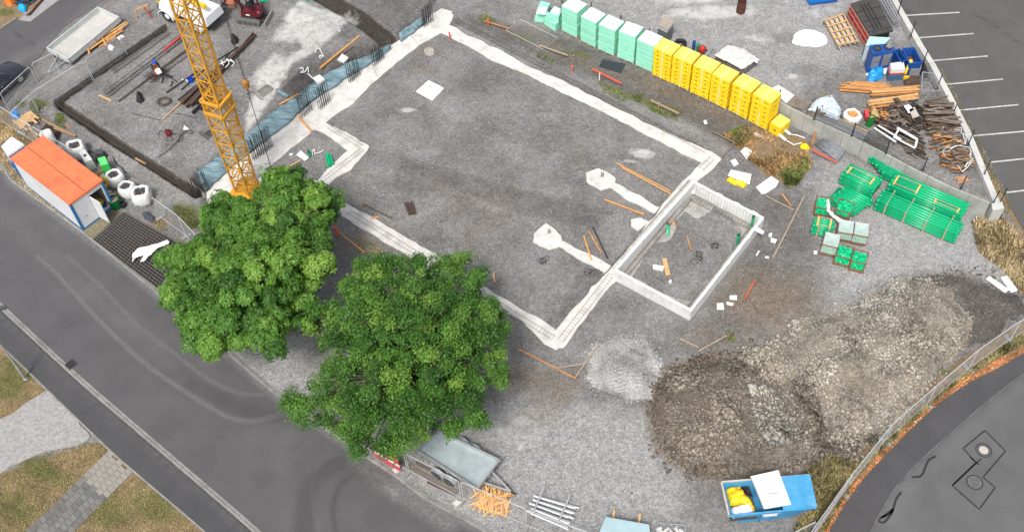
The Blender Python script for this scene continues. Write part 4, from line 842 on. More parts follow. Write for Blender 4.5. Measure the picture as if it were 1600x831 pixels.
boxpack([(850,38),(868,50),(879,39),(862,28)], 0, .6, 'pack', MINT, t); boxpack([(849,26),(862,34),(866,30),(853,22)], .62, .3, 'pack', MINT, t); boxpack([(859,31),(873,37),(877,28),(866,22)], .62, .55, 'pack', MINT, t); boxpack([(860,19),(873,24),(876,15),(866,11)], 1.18, .06, 'cover_sheet', MINTT, t)
# ================================================================ THINGS AROUND THE PALLETS
def boxthing(pxs, z0, h, name, label, cat, m, group=None, part='body', inset=1.0):
    """upright block on a quadrilateral footprint in photo pixels"""
    P = Gs(pxs, z0); c = sum(P, Vector())/4; t = thing(name, label, cat, c, 0, group); Q = [c+(p-c)*inset+Vector((0,0,h)) for p in P]; MW().hexa(P, Q).build(part, m, t); return t, P, Q
# grey control cabinet
t, P, Q = boxthing([(1026,65),(1040,72),(1050,60),(1036,53)], ZY, 1.2, 'site_cabinet', 'grey steel cabinet with a brown lid behind the mint pallets', 'cabinet', mat('cabinet grey', (.16, .17, .18), .5, .15, 4, metal=.3))
c = sum(Q, Vector())/4; MW().hexa([c+(q-c)*1.12+Vector((0,0,.002)) for q in Q], [c+(q-c)*1.05+Vector((0,0,.22)) for q in Q]).build('upper_box', mat('light steel', (.4, .42, .43), .5, .15, 3), t)
MW().hexa([c+(q-c)*1.18+Vector((0,0,.225)) for q in Q], [c+(q-c)*1.16+Vector((0,0,.27)) for q in Q]).build('lid', mat('brown lid', (.33, .28, .23), .8, .15, 3), t)
MW().bar(P[0].lerp(P[1], .2)+Vector((0,-.01,.3)), P[0].lerp(P[1], .8)+Vector((0,-.01,.3)), .02, .5).build('door', DGREY, t)
def tyre(c, r, w, label):
    t = thing('tyre', label, 'tyre', c); mb = MB(); n = 20; vs = []; prof = ((r, .0), (r, w), (r*.92, w*1.05), (r*.55, w*1.0), (r*.55, 0))
    for k in range(n): a = 6.283*k/n; vs += [(math.cos(a)*q, math.sin(a)*q, h) for q, h in prof]
    m_ = len(prof); mb.add(vs, [(k*m_+j, ((k+1) % n)*m_+j, ((k+1) % n)*m_+(j+1) % m_, k*m_+(j+1) % m_) for k in range(n) for j in range(m_)]); mb.build('rubber', BLACK, t, True); return t
tyre(G(1063,72,ZY), .42, .3, 'black tyre lying behind the first yellow pallet')
t = thing('gas_bottle_cart', 'blue and green gas bottles beside a red tank on a small cart behind yellow pallets', 'gas cart', G(1090,84,ZY), rad(-25))
for x, m_, h in ((-.35, BLUEP, 1.0), (-.05, mat('bottle green', (.02, .25, .09), .4), .8)):
    MB().tube([(x,.1,.1), (x,.1,h*.85), (x,.1,h*.95), (x,.1,h)], [.12,.12,.07,.04], 12).build('bottle', m_, t, True); MB().cyl((x,.1,h), .035, .12, 8).build('valve', GALV, t)
MB().tube([(.3,-.1,.25), (.3,-.1,.35), (.3,-.1,.7), (.3,-.1,.85)], [.1,.24,.24,.08], 14).build('tank', RED, t, True)
mb = MB(); mb.box((.1,0,.08), (1.3,.6,.04)); mb.bar((.7,-.3,.1), (.95,-.3,.9), .04); mb.bar((.7,.3,.1), (.95,.3,.9), .04); mb.bar((.95,-.3,.9), (.95,.3,.9), .04); mb.build('frame', GALV, t)
for y in (-.33, .33): MB().tube([(.45, y-.03, .12), (.45, y+.03, .12)], .14, 12).build('wheel', BLACK, t)
# stack under translucent film
t = thing('wrapped_stack', 'long low stack of boards under a torn translucent tarp behind the yellow pallets', 'covered stack', G(1150,95,ZY))
P = Gs([(1117,97),(1160,121),(1182,103),(1140,80)], ZY)
for k in range(4): MW().hexa([p+Vector((0,0,.2+k*.13)) for p in P], [p+Vector((0,0,.2+k*.13+.11)) for p in P]).build('board_layer', mat('layer grey', (.17+.03*(k % 2), .165, .155), .9, .25, 3) if k < 2 else bpy.data.materials['layer grey'], t)
for q in (.15, .5, .85): MW().bar(P[0].lerp(P[1], q)+Vector((0,0,.12)), P[3].lerp(P[2], q)+Vector((0,0,.12)), .12, .22).build('bearer', GWOOD, t)
lump('tarp', [(1115,87),(1137,70),(1162,76),(1187,93),(1184,100),(1178,98),(1160,110),(1138,98)], ZY+.72, .03, mat('dusty translucent tarp', (.62, .60, .58), .4, .15, 3, .01, 8, dirt=(.36, .28, .22), dirt_amt=.8), t, amp=.06, edge=.12)
# rusty barrel
c = G(1157,19,ZY); t = thing('barrel', 'rusty open steel barrel standing alone on the yard gravel', 'barrel', c); RUST = mat('rust', (.10, .035, .025), .85, .35, 5, dirt=(.05, .03, .03), dirt_amt=.7)
MB().ring((0,0,0), (0,0,.95), .31, .29, 20).build('body', RUST, t); [MB().ring((0,0,z), (0,0,z+.03), .325, .30, 20).build('rib', RUST, t) for z in (.3, .6)]; MB().cyl((0,0,.02), .29, .4, 20).build('contents', BLACK, t)
# blue container, only its lower corner in view
t, P, Q = boxthing([(1256,-4),(1264,9),(1308,3),(1302,-11)], ZY, 1.3, 'blue_container', 'bright blue container just entering the photo at the top edge', 'container', mat('bright blue paint', (.01, .17, .5), .4, .1, 3)); MW().bar(P[1]+Vector((0,-.03,.1)), P[2]+Vector((0,-.03,.1)), .06, .12).build('rail', BLUEP, t)
# ================================================================ YARD
# big wooden rack
P = Gs([(1288,34),(1318,23),(1341,67),(1309,73)], ZY+.25); t = thing('wooden_rack', 'large pale slatted wooden rack lying flat on a metal leg', 'wooden rack', G(1310,70,ZY))
for k in range(5):
    s = (k+.1)/4.2; mb = MW(); a, b = P[0].lerp(P[1], s), P[3].lerp(P[2], s); mb.bar(a+Vector((0,0,.05)), b+Vector((0,0,.05)), .12 if k % 2 else .08, .05); mb.build('slat', WOOD, t)
    if k < 4: a, b = P[0].lerp(P[1], s+.12), P[3].lerp(P[2], s+.12); MW().bar(a-Vector((0,0,.04)), b-Vector((0,0,.04)), .14, .03).build('lower_board', mat('grey board', (.45, .42, .38), .8, .2, 4) if k == 0 else bpy.data.materials['grey board'], t)
for k in range(5): s = .02+k*.24; MW().bar(P[0].lerp(P[3], s)+Vector((0,0,.115)), P[1].lerp(P[2], s)+Vector((0,0,.115)), .09, .07).build('cross_bar', WOOD, t)
MW().tube([G(1311,73,ZY+.2), G(1318,88,ZY+.03)], .045, 8).build('leg', GALV, t)
for q in P: MW().bar(Vector((q.x, q.y, ZY-.02)), Vector((q.x, q.y, ZY+.24)), .12).build('bearer', GWOOD, t)
# dark steel formwork stack with red flank
P = Gs([(1331,26),(1362,78),(1396,66),(1370,18)], ZY); Pz = Gs([(1329.5,6),(1360,56),(1396,48),(1368,-6)], ZY+1.1); t = thing('steel_platform', 'dark ribbed steel platform with a red framed flank, next to the car park wall', 'steel platform', P[0])
P = [Vector((p.x, p.y, ZY)) for p in Pz]; DSL = mat('dark dusty steel deck', (.055, .052, .048), .8, .3, 2.5, .004, 12)
MW().hexa([p+Vector((0,0,.98)) for p in P], [p+Vector((0,0,1.1)) for p in P]).build('deck', DSL, t)
for k in range(1, 10): s = k/10; MW().bar(P[0].lerp(P[1], s)+Vector((0,0,1.125)), P[3].lerp(P[2], s)+Vector((0,0,1.125)), .02, .03).build('deck_rib', DSTEEL, t) if k % 3 == 0 else None
for s in (.3, .45, .6): MW().bar(P[0].lerp(P[3], s).lerp(P[1].lerp(P[2], s), .12)+Vector((0,0,1.14)), P[0].lerp(P[3], s).lerp(P[1].lerp(P[2], s), .86)+Vector((0,0,1.14)), .06, .05).build('deck_rail', DSTEEL, t)
d = (P[1]-P[0]).normalized(); n_ = Vector((d.y, -d.x, 0)); MW().hexa([P[0]+n_*.02+Vector((0,0,.1)), P[1]+n_*.02+Vector((0,0,.1)), P[1]-n_*.1+Vector((0,0,.1)), P[0]-n_*.1+Vector((0,0,.1))], [P[0]+n_*.02+Vector((0,0,.97)), P[1]+n_*.02+Vector((0,0,.97)), P[1]-n_*.1+Vector((0,0,.97)), P[0]-n_*.1+Vector((0,0,.97))]).build('side_panel', RED, t)
for zz in (.1, .55, .98): MW().bar(P[0]+n_*.06+Vector((0,0,zz)), P[1]+n_*.06+Vector((0,0,zz)), .07, .06).build('side_rail', mat('dusty red', (.36, .16, .12), .7, .2, 4) if zz == .1 else bpy.data.materials['dusty red'], t)
for s in (.1, .3, .5, .7, .9): p = P[0].lerp(P[1], s)+n_*.05; MW().bar(p+Vector((0,0,.02)), p+Vector((0,0,.95)), .06, up=n_).build('side_post', bpy.data.materials['dusty red'], t)
MW().hexa([p+Vector((0,0,.03)) for p in [P[0].lerp(P[2], .06), P[1].lerp(P[3], .06), P[2].lerp(P[0], .06), P[3].lerp(P[1], .06)]], [p+Vector((0,0,.96)) for p in [P[0].lerp(P[2], .06), P[1].lerp(P[3], .06), P[2].lerp(P[0], .06), P[3].lerp(P[1], .06)]]).build('body', BLACK, t)
t, P, Q = boxthing([(1361,66),(1385,62),(1388,54),(1366,56)], ZY, .35, 'steel_offcut', 'small red steel frame piece lying at the end of the dark platform', 'steel frame', RED, inset=.7)
# galvanised lattice girders by the wall
t = thing('lattice_girder_stack', 'galvanised lattice girders stacked against the car park wall', 'girders', G(1390,30,ZY))
for k in range(4):
    a, b = G(1368+k*5, -12, ZY+.5+.1*k), G(1397+k*3.4, 36-k*1, ZY+.5+.1*k); mb = MW(); mb.bar(a, b, .06); a2, b2 = a-Vector((0,0,.4)), b-Vector((0,0,.4)); mb.bar(a2, b2, .06)
    for i in range(10): p, q = a.lerp(b, i/10), a2.lerp(b2, (i+.5)/10); mb.bar(p, q, .03); mb.bar(q, a.lerp(b, (i+1)/10), .03)
    mb.build('girder', GALV, t)
# pale blue cabinet, blue cooling unit
PB = mat('pale blue sheet metal', (.40, .58, .66), .5, .08, 3, dirt=(.3, .42, .46), dirt_amt=.3)
t, P, Q = boxthing([(1346,95),(1370,98),(1383,84),(1352,82)], ZY, 1.3, 'pale_blue_cabinet', 'pale blue metal cabinet with a flat lid behind the dark blue cooler', 'cabinet', PB); c = sum(Q, Vector())/4; MW().hexa([c+(q-c)*1.06+Vector((0,0,.002)) for q in Q], [c+(q-c)*1.04+Vector((0,0,.07)) for q in Q]).build('lid', PB, t)
MW().bar(P[0].lerp(P[1], .1)+Vector((0,-.02,.6)), P[0].lerp(P[1], .9)+Vector((0,-.02,.6)), .03, .9).build('door', DWHITE, t)
Qz = Gs([(1363,85),(1398,78),(1395,68),(1359.5,70.5)], ZY+1.75); P = [Vector((p.x, p.y, ZY)) for p in Qz]; t = thing('cooling_unit', 'dark blue cooling unit with two round fans on top and grey grilles in front', 'cooling unit', (P[0]+P[1])/2)
MW().hexa(P, Qz).build('housing', BLUEP, t); d = (P[1]-P[0]).normalized(); n_ = Vector((d.y, -d.x, 0)); L = (P[1]-P[0]).length
for k in (0, 1):
    for j in (0, 1): a = P[0]+d*(.12+k*(L/2-.02))+n_*.015; MW().bar(a+Vector((0,0,.72+j*.5)), a+d*(L/2-.22)+Vector((0,0,.72+j*.5)), .03, .44).build('grille', mat('grille grey', (.26, .27, .28), .6, .2, 6, metal=.4), t)
    c = Qz[0].lerp(Qz[1], .27+.46*k).lerp(Qz[3].lerp(Qz[2], .27+.46*k), .5); MW().ring(c, c+Vector((0,0,.06)), .27, .22, 20).build('fan_ring', BLACK, t); mb = MW(); mb.cyl(c+Vector((0,0,.003)), .22, .004, 20); mb.cyl(c+Vector((0,0,.01)), .06, .04, 10)
    for q in range(5): a = q*1.257; mb.bar(c+Vector((0,0,.03)), c+Vector((math.cos(a)*.2, math.sin(a)*.2, .03)), .07, .01)
    mb.build('fan', DGREY, t)
tag(lump('cable_coil', [(1384,68),(1392,66),(1397,73),(1390,77),(1384,74)], ZY+1.76, .1, mat('grey cable', (.2, .2, .2), .7, .6, 14), amp=.12, edge=.1, cell=.06, fr=6), 'tangled grey cable lying on top of the dark blue cooler', 'cable')
tag(lump('film', [(1351,118),(1356,104),(1390,100),(1396,112),(1380,118),(1362,120)], ZY, .1, FILM, amp=.12), 'clear crumpled film on the ground under the blue cooler', 'plastic film')
def skip_box(pxs_top, h, name, label, m, inner):
    Q = Gs(pxs_top, ZY+h); P = [Vector((q.x, q.y, ZY)) for q in Q]; c = sum(P, Vector())/4; t = thing(name, label, 'skip', c); P = [c+(p-c)*.86 for p in P]
    for i in range(4):
        j = (i+1) % 4; ci = c+Vector((0,0,h)); q0, q1 = Q[i], Q[j]; r0, r1 = Q[i]+(ci-Q[i])*.09, Q[j]+(ci-Q[j])*.09; p0, p1 = P[i], P[j]; s0, s1 = P[i]+(c-P[i])*.09, P[j]+(c-P[j])*.09
        MW().hexa([p0, p1, s1, s0], [q0, q1, r1, r0]).build('side', m, t)
        MW().bar(Q[i]+Vector((0,0,.02)), Q[j]+Vector((0,0,.02)), .07, .06).build('rim', m, t)
    MW().hexa([c+(p-c)*.9+Vector((0,0,.02)) for p in P], [c+(p-c)*.93+Vector((0,0,h*.45)) for p in P]).build('contents', inner, t); return t
skip_box([(1397,80),(1409,98),(1416,95),(1405,77)], 1.0, 'open_skip', 'narrow dark blue open skip beside the blue cooler, nearly empty', BLUEP, BLACK)
skip_box([(1410,77),(1421,100),(1441,99),(1428,75)], 1.1, 'open_skip', 'wide dark blue open skip with rusty contents by the car park wall', BLUEP, mat('rusty contents', (.12, .055, .03), .9, .4, 4))
tag(lump('blue_film', [(1356,112),(1368,109),(1382,112),(1381,122),(1370,128),(1357,129),(1354,120)], ZY, .25, mat('bright blue film', (.02, .27, .62), .3, .3, 6, .03, 7), amp=.3, edge=.25), 'crumpled bright blue plastic film in front of the cooler', 'plastic film')
t, P, Q = boxthing([(1386,127),(1410,126),(1407,113),(1384,116)], ZY, .55, 'crate_stack', 'white ribbed plastic crates on a red and blue pallet box', 'crate', mat('blue grey box', (.06, .12, .2), .7, .3, 4)); c = sum(Q, Vector())/4
MW().hexa([q+Vector((0,0,.002)) for q in Q], [q+Vector((0,0,.10)) for q in Q]).build('red_tray', mat('tray red', (.45, .07, .04), .6), t); MW().hexa([c+(q-c)*.9+Vector((0,0,.102)) for q in Q], [c+(q-c)*.9+Vector((0,0,.42)) for q in Q]).build('crate', DWHITE, t)
for k in range(5): a, b = Q[3].lerp(Q[2], .15+.17*k), Q[0].lerp(Q[1], .15+.17*k); a, b = c+(a-c)*.8, c+(b-c)*.8; MW().bar(a+Vector((0,0,.44)), b+Vector((0,0,.44)), .05, .04).build('crate_rib', WHITE, t)
YM = mat('machine yellow', (.72, .48, .01), .45, .1, 4)
t = thing('breaker_arm', 'yellow hydraulic machine arm standing among scrap beside the blue skips', 'machine', G(1420,120,ZY)); mb = MW().bar(G(1414,116,ZY+.25), G(1421,100,ZY+.9), .16, .14); mb.build('arm', YM, t); MW().tube([G(1421,97,ZY+.85), G(1423,96,ZY+1.05)], .13, 10).build('head', YM, t)
MW().bar(G(1411,121,ZY+.12), G(1428,123,ZY+.12), .2, .16).build('foot', YM, t); boxpack([(1419,120),(1436,118),(1437,107),(1424,108)], ZY, .6, 'engine_cover', mat('engine grey', (.25, .25, .26), .5, .4, 7), t)
tag(lump('black_tarp', [(1434,100),(1444,98),(1450,112),(1450,122),(1438,124),(1433,112)], ZY, .5, BLACK, amp=.12), 'black tarp bundled against the car park wall beside the yellow machine', 'tarp')
tag(lump('scrap_metal', [(1411,126),(1420,121),(1445,124),(1440,135),(1420,138),(1411,134)], ZY, .2, mat('scrap brown', (.075, .05, .04), .9, .6, 10), amp=.3, fr=5), 'dark tangled scrap metal in front of the yellow machine', 'scrap')
# metal mesh cage by the wall
P = Gs([(1434,158),(1464,158),(1452,131),(1436,129)], ZY); t = thing('wire_cage', 'open grey wire cage against the car park wall above the waste wood', 'cage', P[0])
mb = MW()
for z in (.05, .9):
    for i in range(4): mb.bar(P[i]+Vector((0,0,z)), P[(i+1) % 4]+Vector((0,0,z)), .05)
for p in P: mb.bar(p, p+Vector((0,0,.9)), .05)
mb.build('frame', GALV, t); mb = MW()
for i in range(4):
    a, b = P[i], P[(i+1) % 4]
    for k in range(1, 14): q = a.lerp(b, k/14); mb.bar(q, q+Vector((0,0,.9)), .01)
mb.build('wire_panel', GALV, t)
# timber bundles
def timber_bundle(quad, z0, h, name, label, m, wd=.12, th=.06, jit=.35, seed=1, layers=3, grp=None, bearers=True):
    """long boards laid side by side in layers; quad: left-near, right-near, right-far, left-far in pixels"""
    rg = random.Random(seed); P = Gs(quad, z0); t = thing(name, label, 'timber', (P[0]+P[1])/2, 0, grp); wv = (P[3]-P[0]); n = max(2, int(wv.length/(wd*1.08)))
    for L in range(layers):
        z = z0+.08+h*(L+.5)/layers
        for k in range(n-(L > 1)):
            s = (k+.5+rg.uniform(-.15, .15))/n; a, b = P[0].lerp(P[3], s), P[1].lerp(P[2], s); d = (b-a).normalized(); j1, j2 = rg.uniform(-jit, jit)*.5, rg.uniform(-jit, jit)*.5; a = a+d*j1; b = b+d*j2
            mb = MW().bar(a+Vector((0,0,z-z0+rg.uniform(-.02, .02))), b+Vector((0,0,z-z0+rg.uniform(-.02, .02))), wd, min(th, h/layers*.9)); mb.build('board', m if not isinstance(m, list) else rg.choice(m), t)
    return t
def gz(q, z0): return q
OW2 = mat('darker orange timber', (.46, .22, .08), .8, .25, 4)
timber_bundle([(1319,145),(1388,150),(1392,137),(1325,132)], ZY, .35, 'timber_stack', 'left fan of orange formwork planks lying on the yard gravel', [OWOOD, OWOOD, OW2], jit=.9, seed=4, layers=2)
timber_bundle([(1358,155),(1433,150),(1430,139),(1360,146)], ZY, .5, 'timber_stack', 'middle stack of orange formwork planks touching the wire cage', [OWOOD, WOOD, OW2], jit=.5, seed=5, layers=3)
timber_bundle([(1358,173),(1432,163),(1430,152),(1356,162)], ZY, .45, 'timber_stack', 'lower stack of orange formwork planks above the waste wood', [OWOOD, OW2, WOOD], jit=.5, seed=6, layers=3)
def wood_heap(outline, h, n, label, mats_, dirs, lens=(.6, 1.6), seed=1, z=ZY, w=(.06, .16), name='waste_wood'):
    rg = random.Random(seed); O = Gs(outline, z); P = np.array([(p.x, p.y) for p in O]); t = thing(name, label, 'wood pile', sum(O, Vector())/len(O))
    mbs = [MW() for _ in mats_]
    k = 0
    while k < n:
        x = rg.uniform(P[:, 0].min(), P[:, 0].max()); y = rg.uniform(P[:, 1].min(), P[:, 1].max()); s = float(sdf(O, np.array([x]), np.array([y]))[0])
        if s < .05: continue
        k += 1; a = rad(rg.choice(dirs)+rg.gauss(0, 9)); L = rg.uniform(*lens)/2; zz = z+.05+rg.random()*h*min(1, s/.5); ti = rg.gauss(0, .05)
        if s < L*.7: L = max(.25, s*1.2)
        d = Vector((math.cos(a), math.sin(a), ti)); c = Vector((x, y, zz)); mbs[rg.randrange(len(mats_))].bar(c-d*L, c+d*L, rg.uniform(*w), rg.uniform(.02, .05))
    for m_, b_ in zip(mats_, mbs): 
        if b_.v: tag(b_.build('board', m_, t), kind='stuff')
    return t
GR2 = mat('grey brown timber', (.15, .12, .095), .9, .3, 4)
wood_heap([(1385,172),(1400,160),(1440,165),(1445,205),(1415,212),(1392,200)], .7, 150, 'tangled heap of dark waste boards in the middle of the wall corner', [BWOOD, GWOOD, GR2, DSTEEL], (-60, -50, 20), seed=1)
wood_heap([(1445,160),(1475,162),(1492,205),(1500,220),(1450,215),(1440,185)], .9, 170, 'long stacked grey roof boards leaning on the car park wall', [BWOOD, GWOOD, GR2, GR2], (-8, -4, 5), seed=2, lens=(1.2, 2.4))
wood_heap([(1352,168),(1388,166),(1392,186),(1362,190)], .6, 45, 'heap of reddish brown board ends beside the green tube', [OW2, BWOOD, OW2], (60, 75, -50, 10), seed=3)
wood_heap([(1362,188),(1398,192),(1440,215),(1445,250),(1430,250),(1365,200)], .5, 110, 'dark slats and gutters strewn along the long retaining wall', [DSTEEL, BWOOD, GWOOD, DGREY], (-30, -36, -40), seed=4, lens=(1, 2.6), w=(.05, .1))
def bagged(outline, seed, label):
    t = wood_heap(outline, .75, 70, label, [GWOOD, BWOOD, OW2, GR2], (0, 10, -20), seed=seed, lens=(.5, 1.1)); O = ragged(Gs(outline, ZY), .08, .3, seed); t.name = 'bagged_wood'
    c = sum(O, Vector())/len(O); rg = random.Random(seed)
    for s_ in range(5):
        i = rg.randrange(len(O)); pts = []
        for k in range(5): p = O[(i+k) % len(O)]; p = c+(p-c)*rg.uniform(.75, 1.02); pts.append(Vector((p.x, p.y, ZY+rg.uniform(.35, .8))))
        for q in range(4): MW().bar(pts[q], pts[q+1], rg.uniform(.02, .06), .012).build('torn_film', DWHITE, t)
    lump('film', outline, ZY, .35, mat('grey film', (.22, .21, .2), .5, .5, 5), t, amp=.2, fr=4) if False else None
    return t
bagged([(1453,222),(1470,208),(1498,210),(1505,232),(1470,243),(1455,238)], 5, 'upper bag of broken wood in torn white film near the wall corner')
bagged([(1468,248),(1485,236),(1512,240),(1518,262),(1500,276),(1472,268)], 6, 'lower bag of broken wood in torn white film nearest the wall corner')
wood_heap([(1494,276),(1510,274),(1513,284),(1500,288)], .2, 10, 'small pile of pinkish timber offcuts at the wall corner', [mat('pinkish timber', (.42, .24, .15), .8, .2)], (-5, 3), seed=8, lens=(.4, .8), w=(.1, .15))
t = thing('window_frames', 'white window frames and profiles dumped beside the long retaining wall', 'window frames', G(1400,215,ZY))
for a, b, w in (((1366,200,.5),(1400,222,.5),.09), ((1372,196,.55),(1408,218,.55),.09), ((1402,200,.6),(1433,218,.6),.16), ((1433,218,.6),(1430,230,.6),.12), ((1396,214,.6),(1430,232,.6),.08), ((1404,203,.6),(1398,213,.6),.1)): MW().bar(G(a[0], a[1], ZY+a[2]), G(b[0], b[1], ZY+b[2]), w, .06).build('profile', WHITE, t)
for q, lab in (([(1412,166),(1420,164),(1428,172),(1420,178)], 'white rigid board lying on waste wood below the orange planks'), ([(1420,172),(1429,168),(1436,182),(1426,186)], 'pale cardboard sheet in the middle of the waste wood')):
    P = Gs(q, ZY+.85); tag(MW().hexa(P, [p+Vector((0,0,.04)) for p in P]).build('sheet', WHITE if 'rigid' in lab else mat('cardboard', (.42, .38, .34), .8)), lab, 'board')
P = Gs([(1358,186),(1374,182),(1366,166)], ZY+.6); tag(MW().prism(P, ZY+.6, ZY+.64).build('plywood_piece', mat('plywood', (.42, .29, .13), .8, .15)), 'triangular plywood piece beside the green tube', 'plywood')
P = Gs([(1349,177),(1354,176),(1357,187),(1352,189)], ZY+.2); tag(MW().hexa(P, [p+Vector((0,0,.3)) for p in P]).build('red_bag', mat('pink red plastic', (.65, .06, .07), .5, .2)), 'small pink-red plastic piece behind the green tube', 'plastic piece')
t = thing('green_tube', 'short open dark green tube standing upright by the long retaining wall', 'tube', G(1357,196,ZY)); MB().ring((0,0,0), (.1,0,.75), .22, .19, 20).build('tube', mat('dark green plastic', (.01, .16, .03), .4), t)
# bulk bags
BAG = mat('woven white bag', (.72, .72, .70), .75, .07, 3, .02, 8, dirt=(.5, .49, .46), dirt_amt=.5)
def bulk_bag(px, py, z, r, h, label, fill=GWOOD, rz=0, seed=1, loops=True, group='white bulk bags'):
    rg = random.Random(seed); c = G(px, py, z); t = thing('bulk_bag', label, 'bulk bag', c, rz, group); n = 24; V = []; prof = ((0, .0), (.88, .0), (1.0, .12), (1.08, .4), (1.06, .7), (.96, .92), (.80, 1.0), (.68, .98), (.6, .86))
    for q, zz in prof:
        for k in range(n):
            a = 6.283*k/n; sq = 1/max(abs(math.cos(a)), abs(math.sin(a))); rr = r*q*(.55+.45*sq**.9)*(1+.06*math.sin(a*7+seed+zz*5)+.04*math.sin(a*11+zz*9)); V.append((rr*math.cos(a), rr*math.sin(a), zz*h*(1+.03*math.sin(a*3+seed))))
    m_ = len(prof); mb = MB(); mb.add(V, [(j*n+k, j*n+(k+1) % n, (j+1)*n+(k+1) % n, (j+1)*n+k) for j in range(m_-1) for k in range(n)]); mb.build('bag', BAG, t, True)
    mb = MB()
    for k in range(26): a = rg.random()*6.28; q = rg.random()**.5*r*.55; mb.box((math.cos(a)*q, math.sin(a)*q, h*.84+rg.random()*.08), (rg.uniform(.08, .3), rg.uniform(.04, .12), .05), rg.random()*3, rg.random()*.6)
    mb.cyl((0,0,h*.7), r*.62, h*.14, 20); mb.build('filling', fill, t)
    if loops:
        for k in range(4):
            a = .785+k*1.571; p = Vector((math.cos(a)*r*1.05, math.sin(a)*r*1.05, h*.9)); q = Vector((math.cos(a)*r*.5, math.sin(a)*r*.5, h*1.02)); MB().tube([p-Vector((0,0,h*.5)), p, q], [.014,.014,.02], 5).build('strap', mat('pink strap', (.55, .16, .12), .7) if 'pink strap' not in bpy.data.materials else bpy.data.materials['pink strap'], t)
    return t
bulk_bag(1329,190, ZY, .5, .75, 'white bulk bag with orange rubbish standing behind the dark mesh fence', OWOOD, .3, 3)
# tarped timber and grey channels by the wall
t = thing('tarped_timber', 'pile of boards under bluish clear film near the long retaining wall', 'covered stack', G(1290,185,ZY)); wood_ = lump('board_pile', [(1258,180),(1268,158),(1290,150),(1310,168),(1316,186),(1300,196),(1276,192)], ZY, .55, GWOOD, t, amp=.15, fr=6)
lump('film', [(1262,172),(1275,155),(1300,150),(1316,172),(1310,190),(1290,182)], ZY+.5, .12, mat('bluish film', (.50, .58, .63), .25, .15, 4, .02, 6), t, amp=.22, edge=.3)
t = thing('channel_stack', 'stack of long grey metal channels lying right behind the long retaining wall', 'metal channels', G(1300,190,ZY)); a0, a1, b1, b0 = [G(x, y, ZY+.35) for x, y in ((1272,185),(1349,219),(1356,208),(1279,174))]
for k in range(7): MW().bar(a0.lerp(b0, (k+.5)/7), a1.lerp(b1, (k+.5)/7), .085, .12).build('channel', mat('grey channel', (.40, .41, .41), .5, .15, 2, metal=.3) if k == 0 else bpy.data.materials['grey channel'], t)
MW().bar(b0+Vector((0,0,.12)), b1+Vector((0,0,.12)), .08, .06).build('timber_edge', WOOD, t)
for q in (.1, .5, .9): MW().bar(a0.lerp(a1, q)-Vector((0,0,.2)), b0.lerp(b1, q)-Vector((0,0,.2)), .1, .28).build('bearer', GWOOD, t)
def board(quad, z, th, name, label, m, cat='board', grp=None):
    P = Gs(quad, z); return tag(MW().hexa(P, [p+Vector((0,0,th)) for p in P]).build(name, m), label, cat, grp)
board([(1205,140),(1228,164),(1241,151),(1216,135)], ZY, .12, 'panel_stack', 'stack of white panels on the yard just right of the yellow pallets', DWHITE)
mb = MW(); t = thing('grey_planking', 'grey weathered planking on the ground behind the long wall, by the white panels', 'planks', G(1245,160,ZY))
for k in range(6): MW().bar(G(1229+k*5, 166+k*1.0, ZY+.05), G(1243+k*5, 151+k*1.5, ZY+.05), .2, .05).build('plank', GWOOD, t)
tag(lump('white_sheet', [(1236,68),(1240,54),(1256,46),(1276,49),(1288,54),(1296,63),(1290,72),(1272,74),(1252,73)], ZY, .06, mat('white tarp', (.74,.74,.74), .6, .05, 3), amp=.10, edge=.2), 'crumpled white tarp lying flat on the yard gravel', 'tarp')
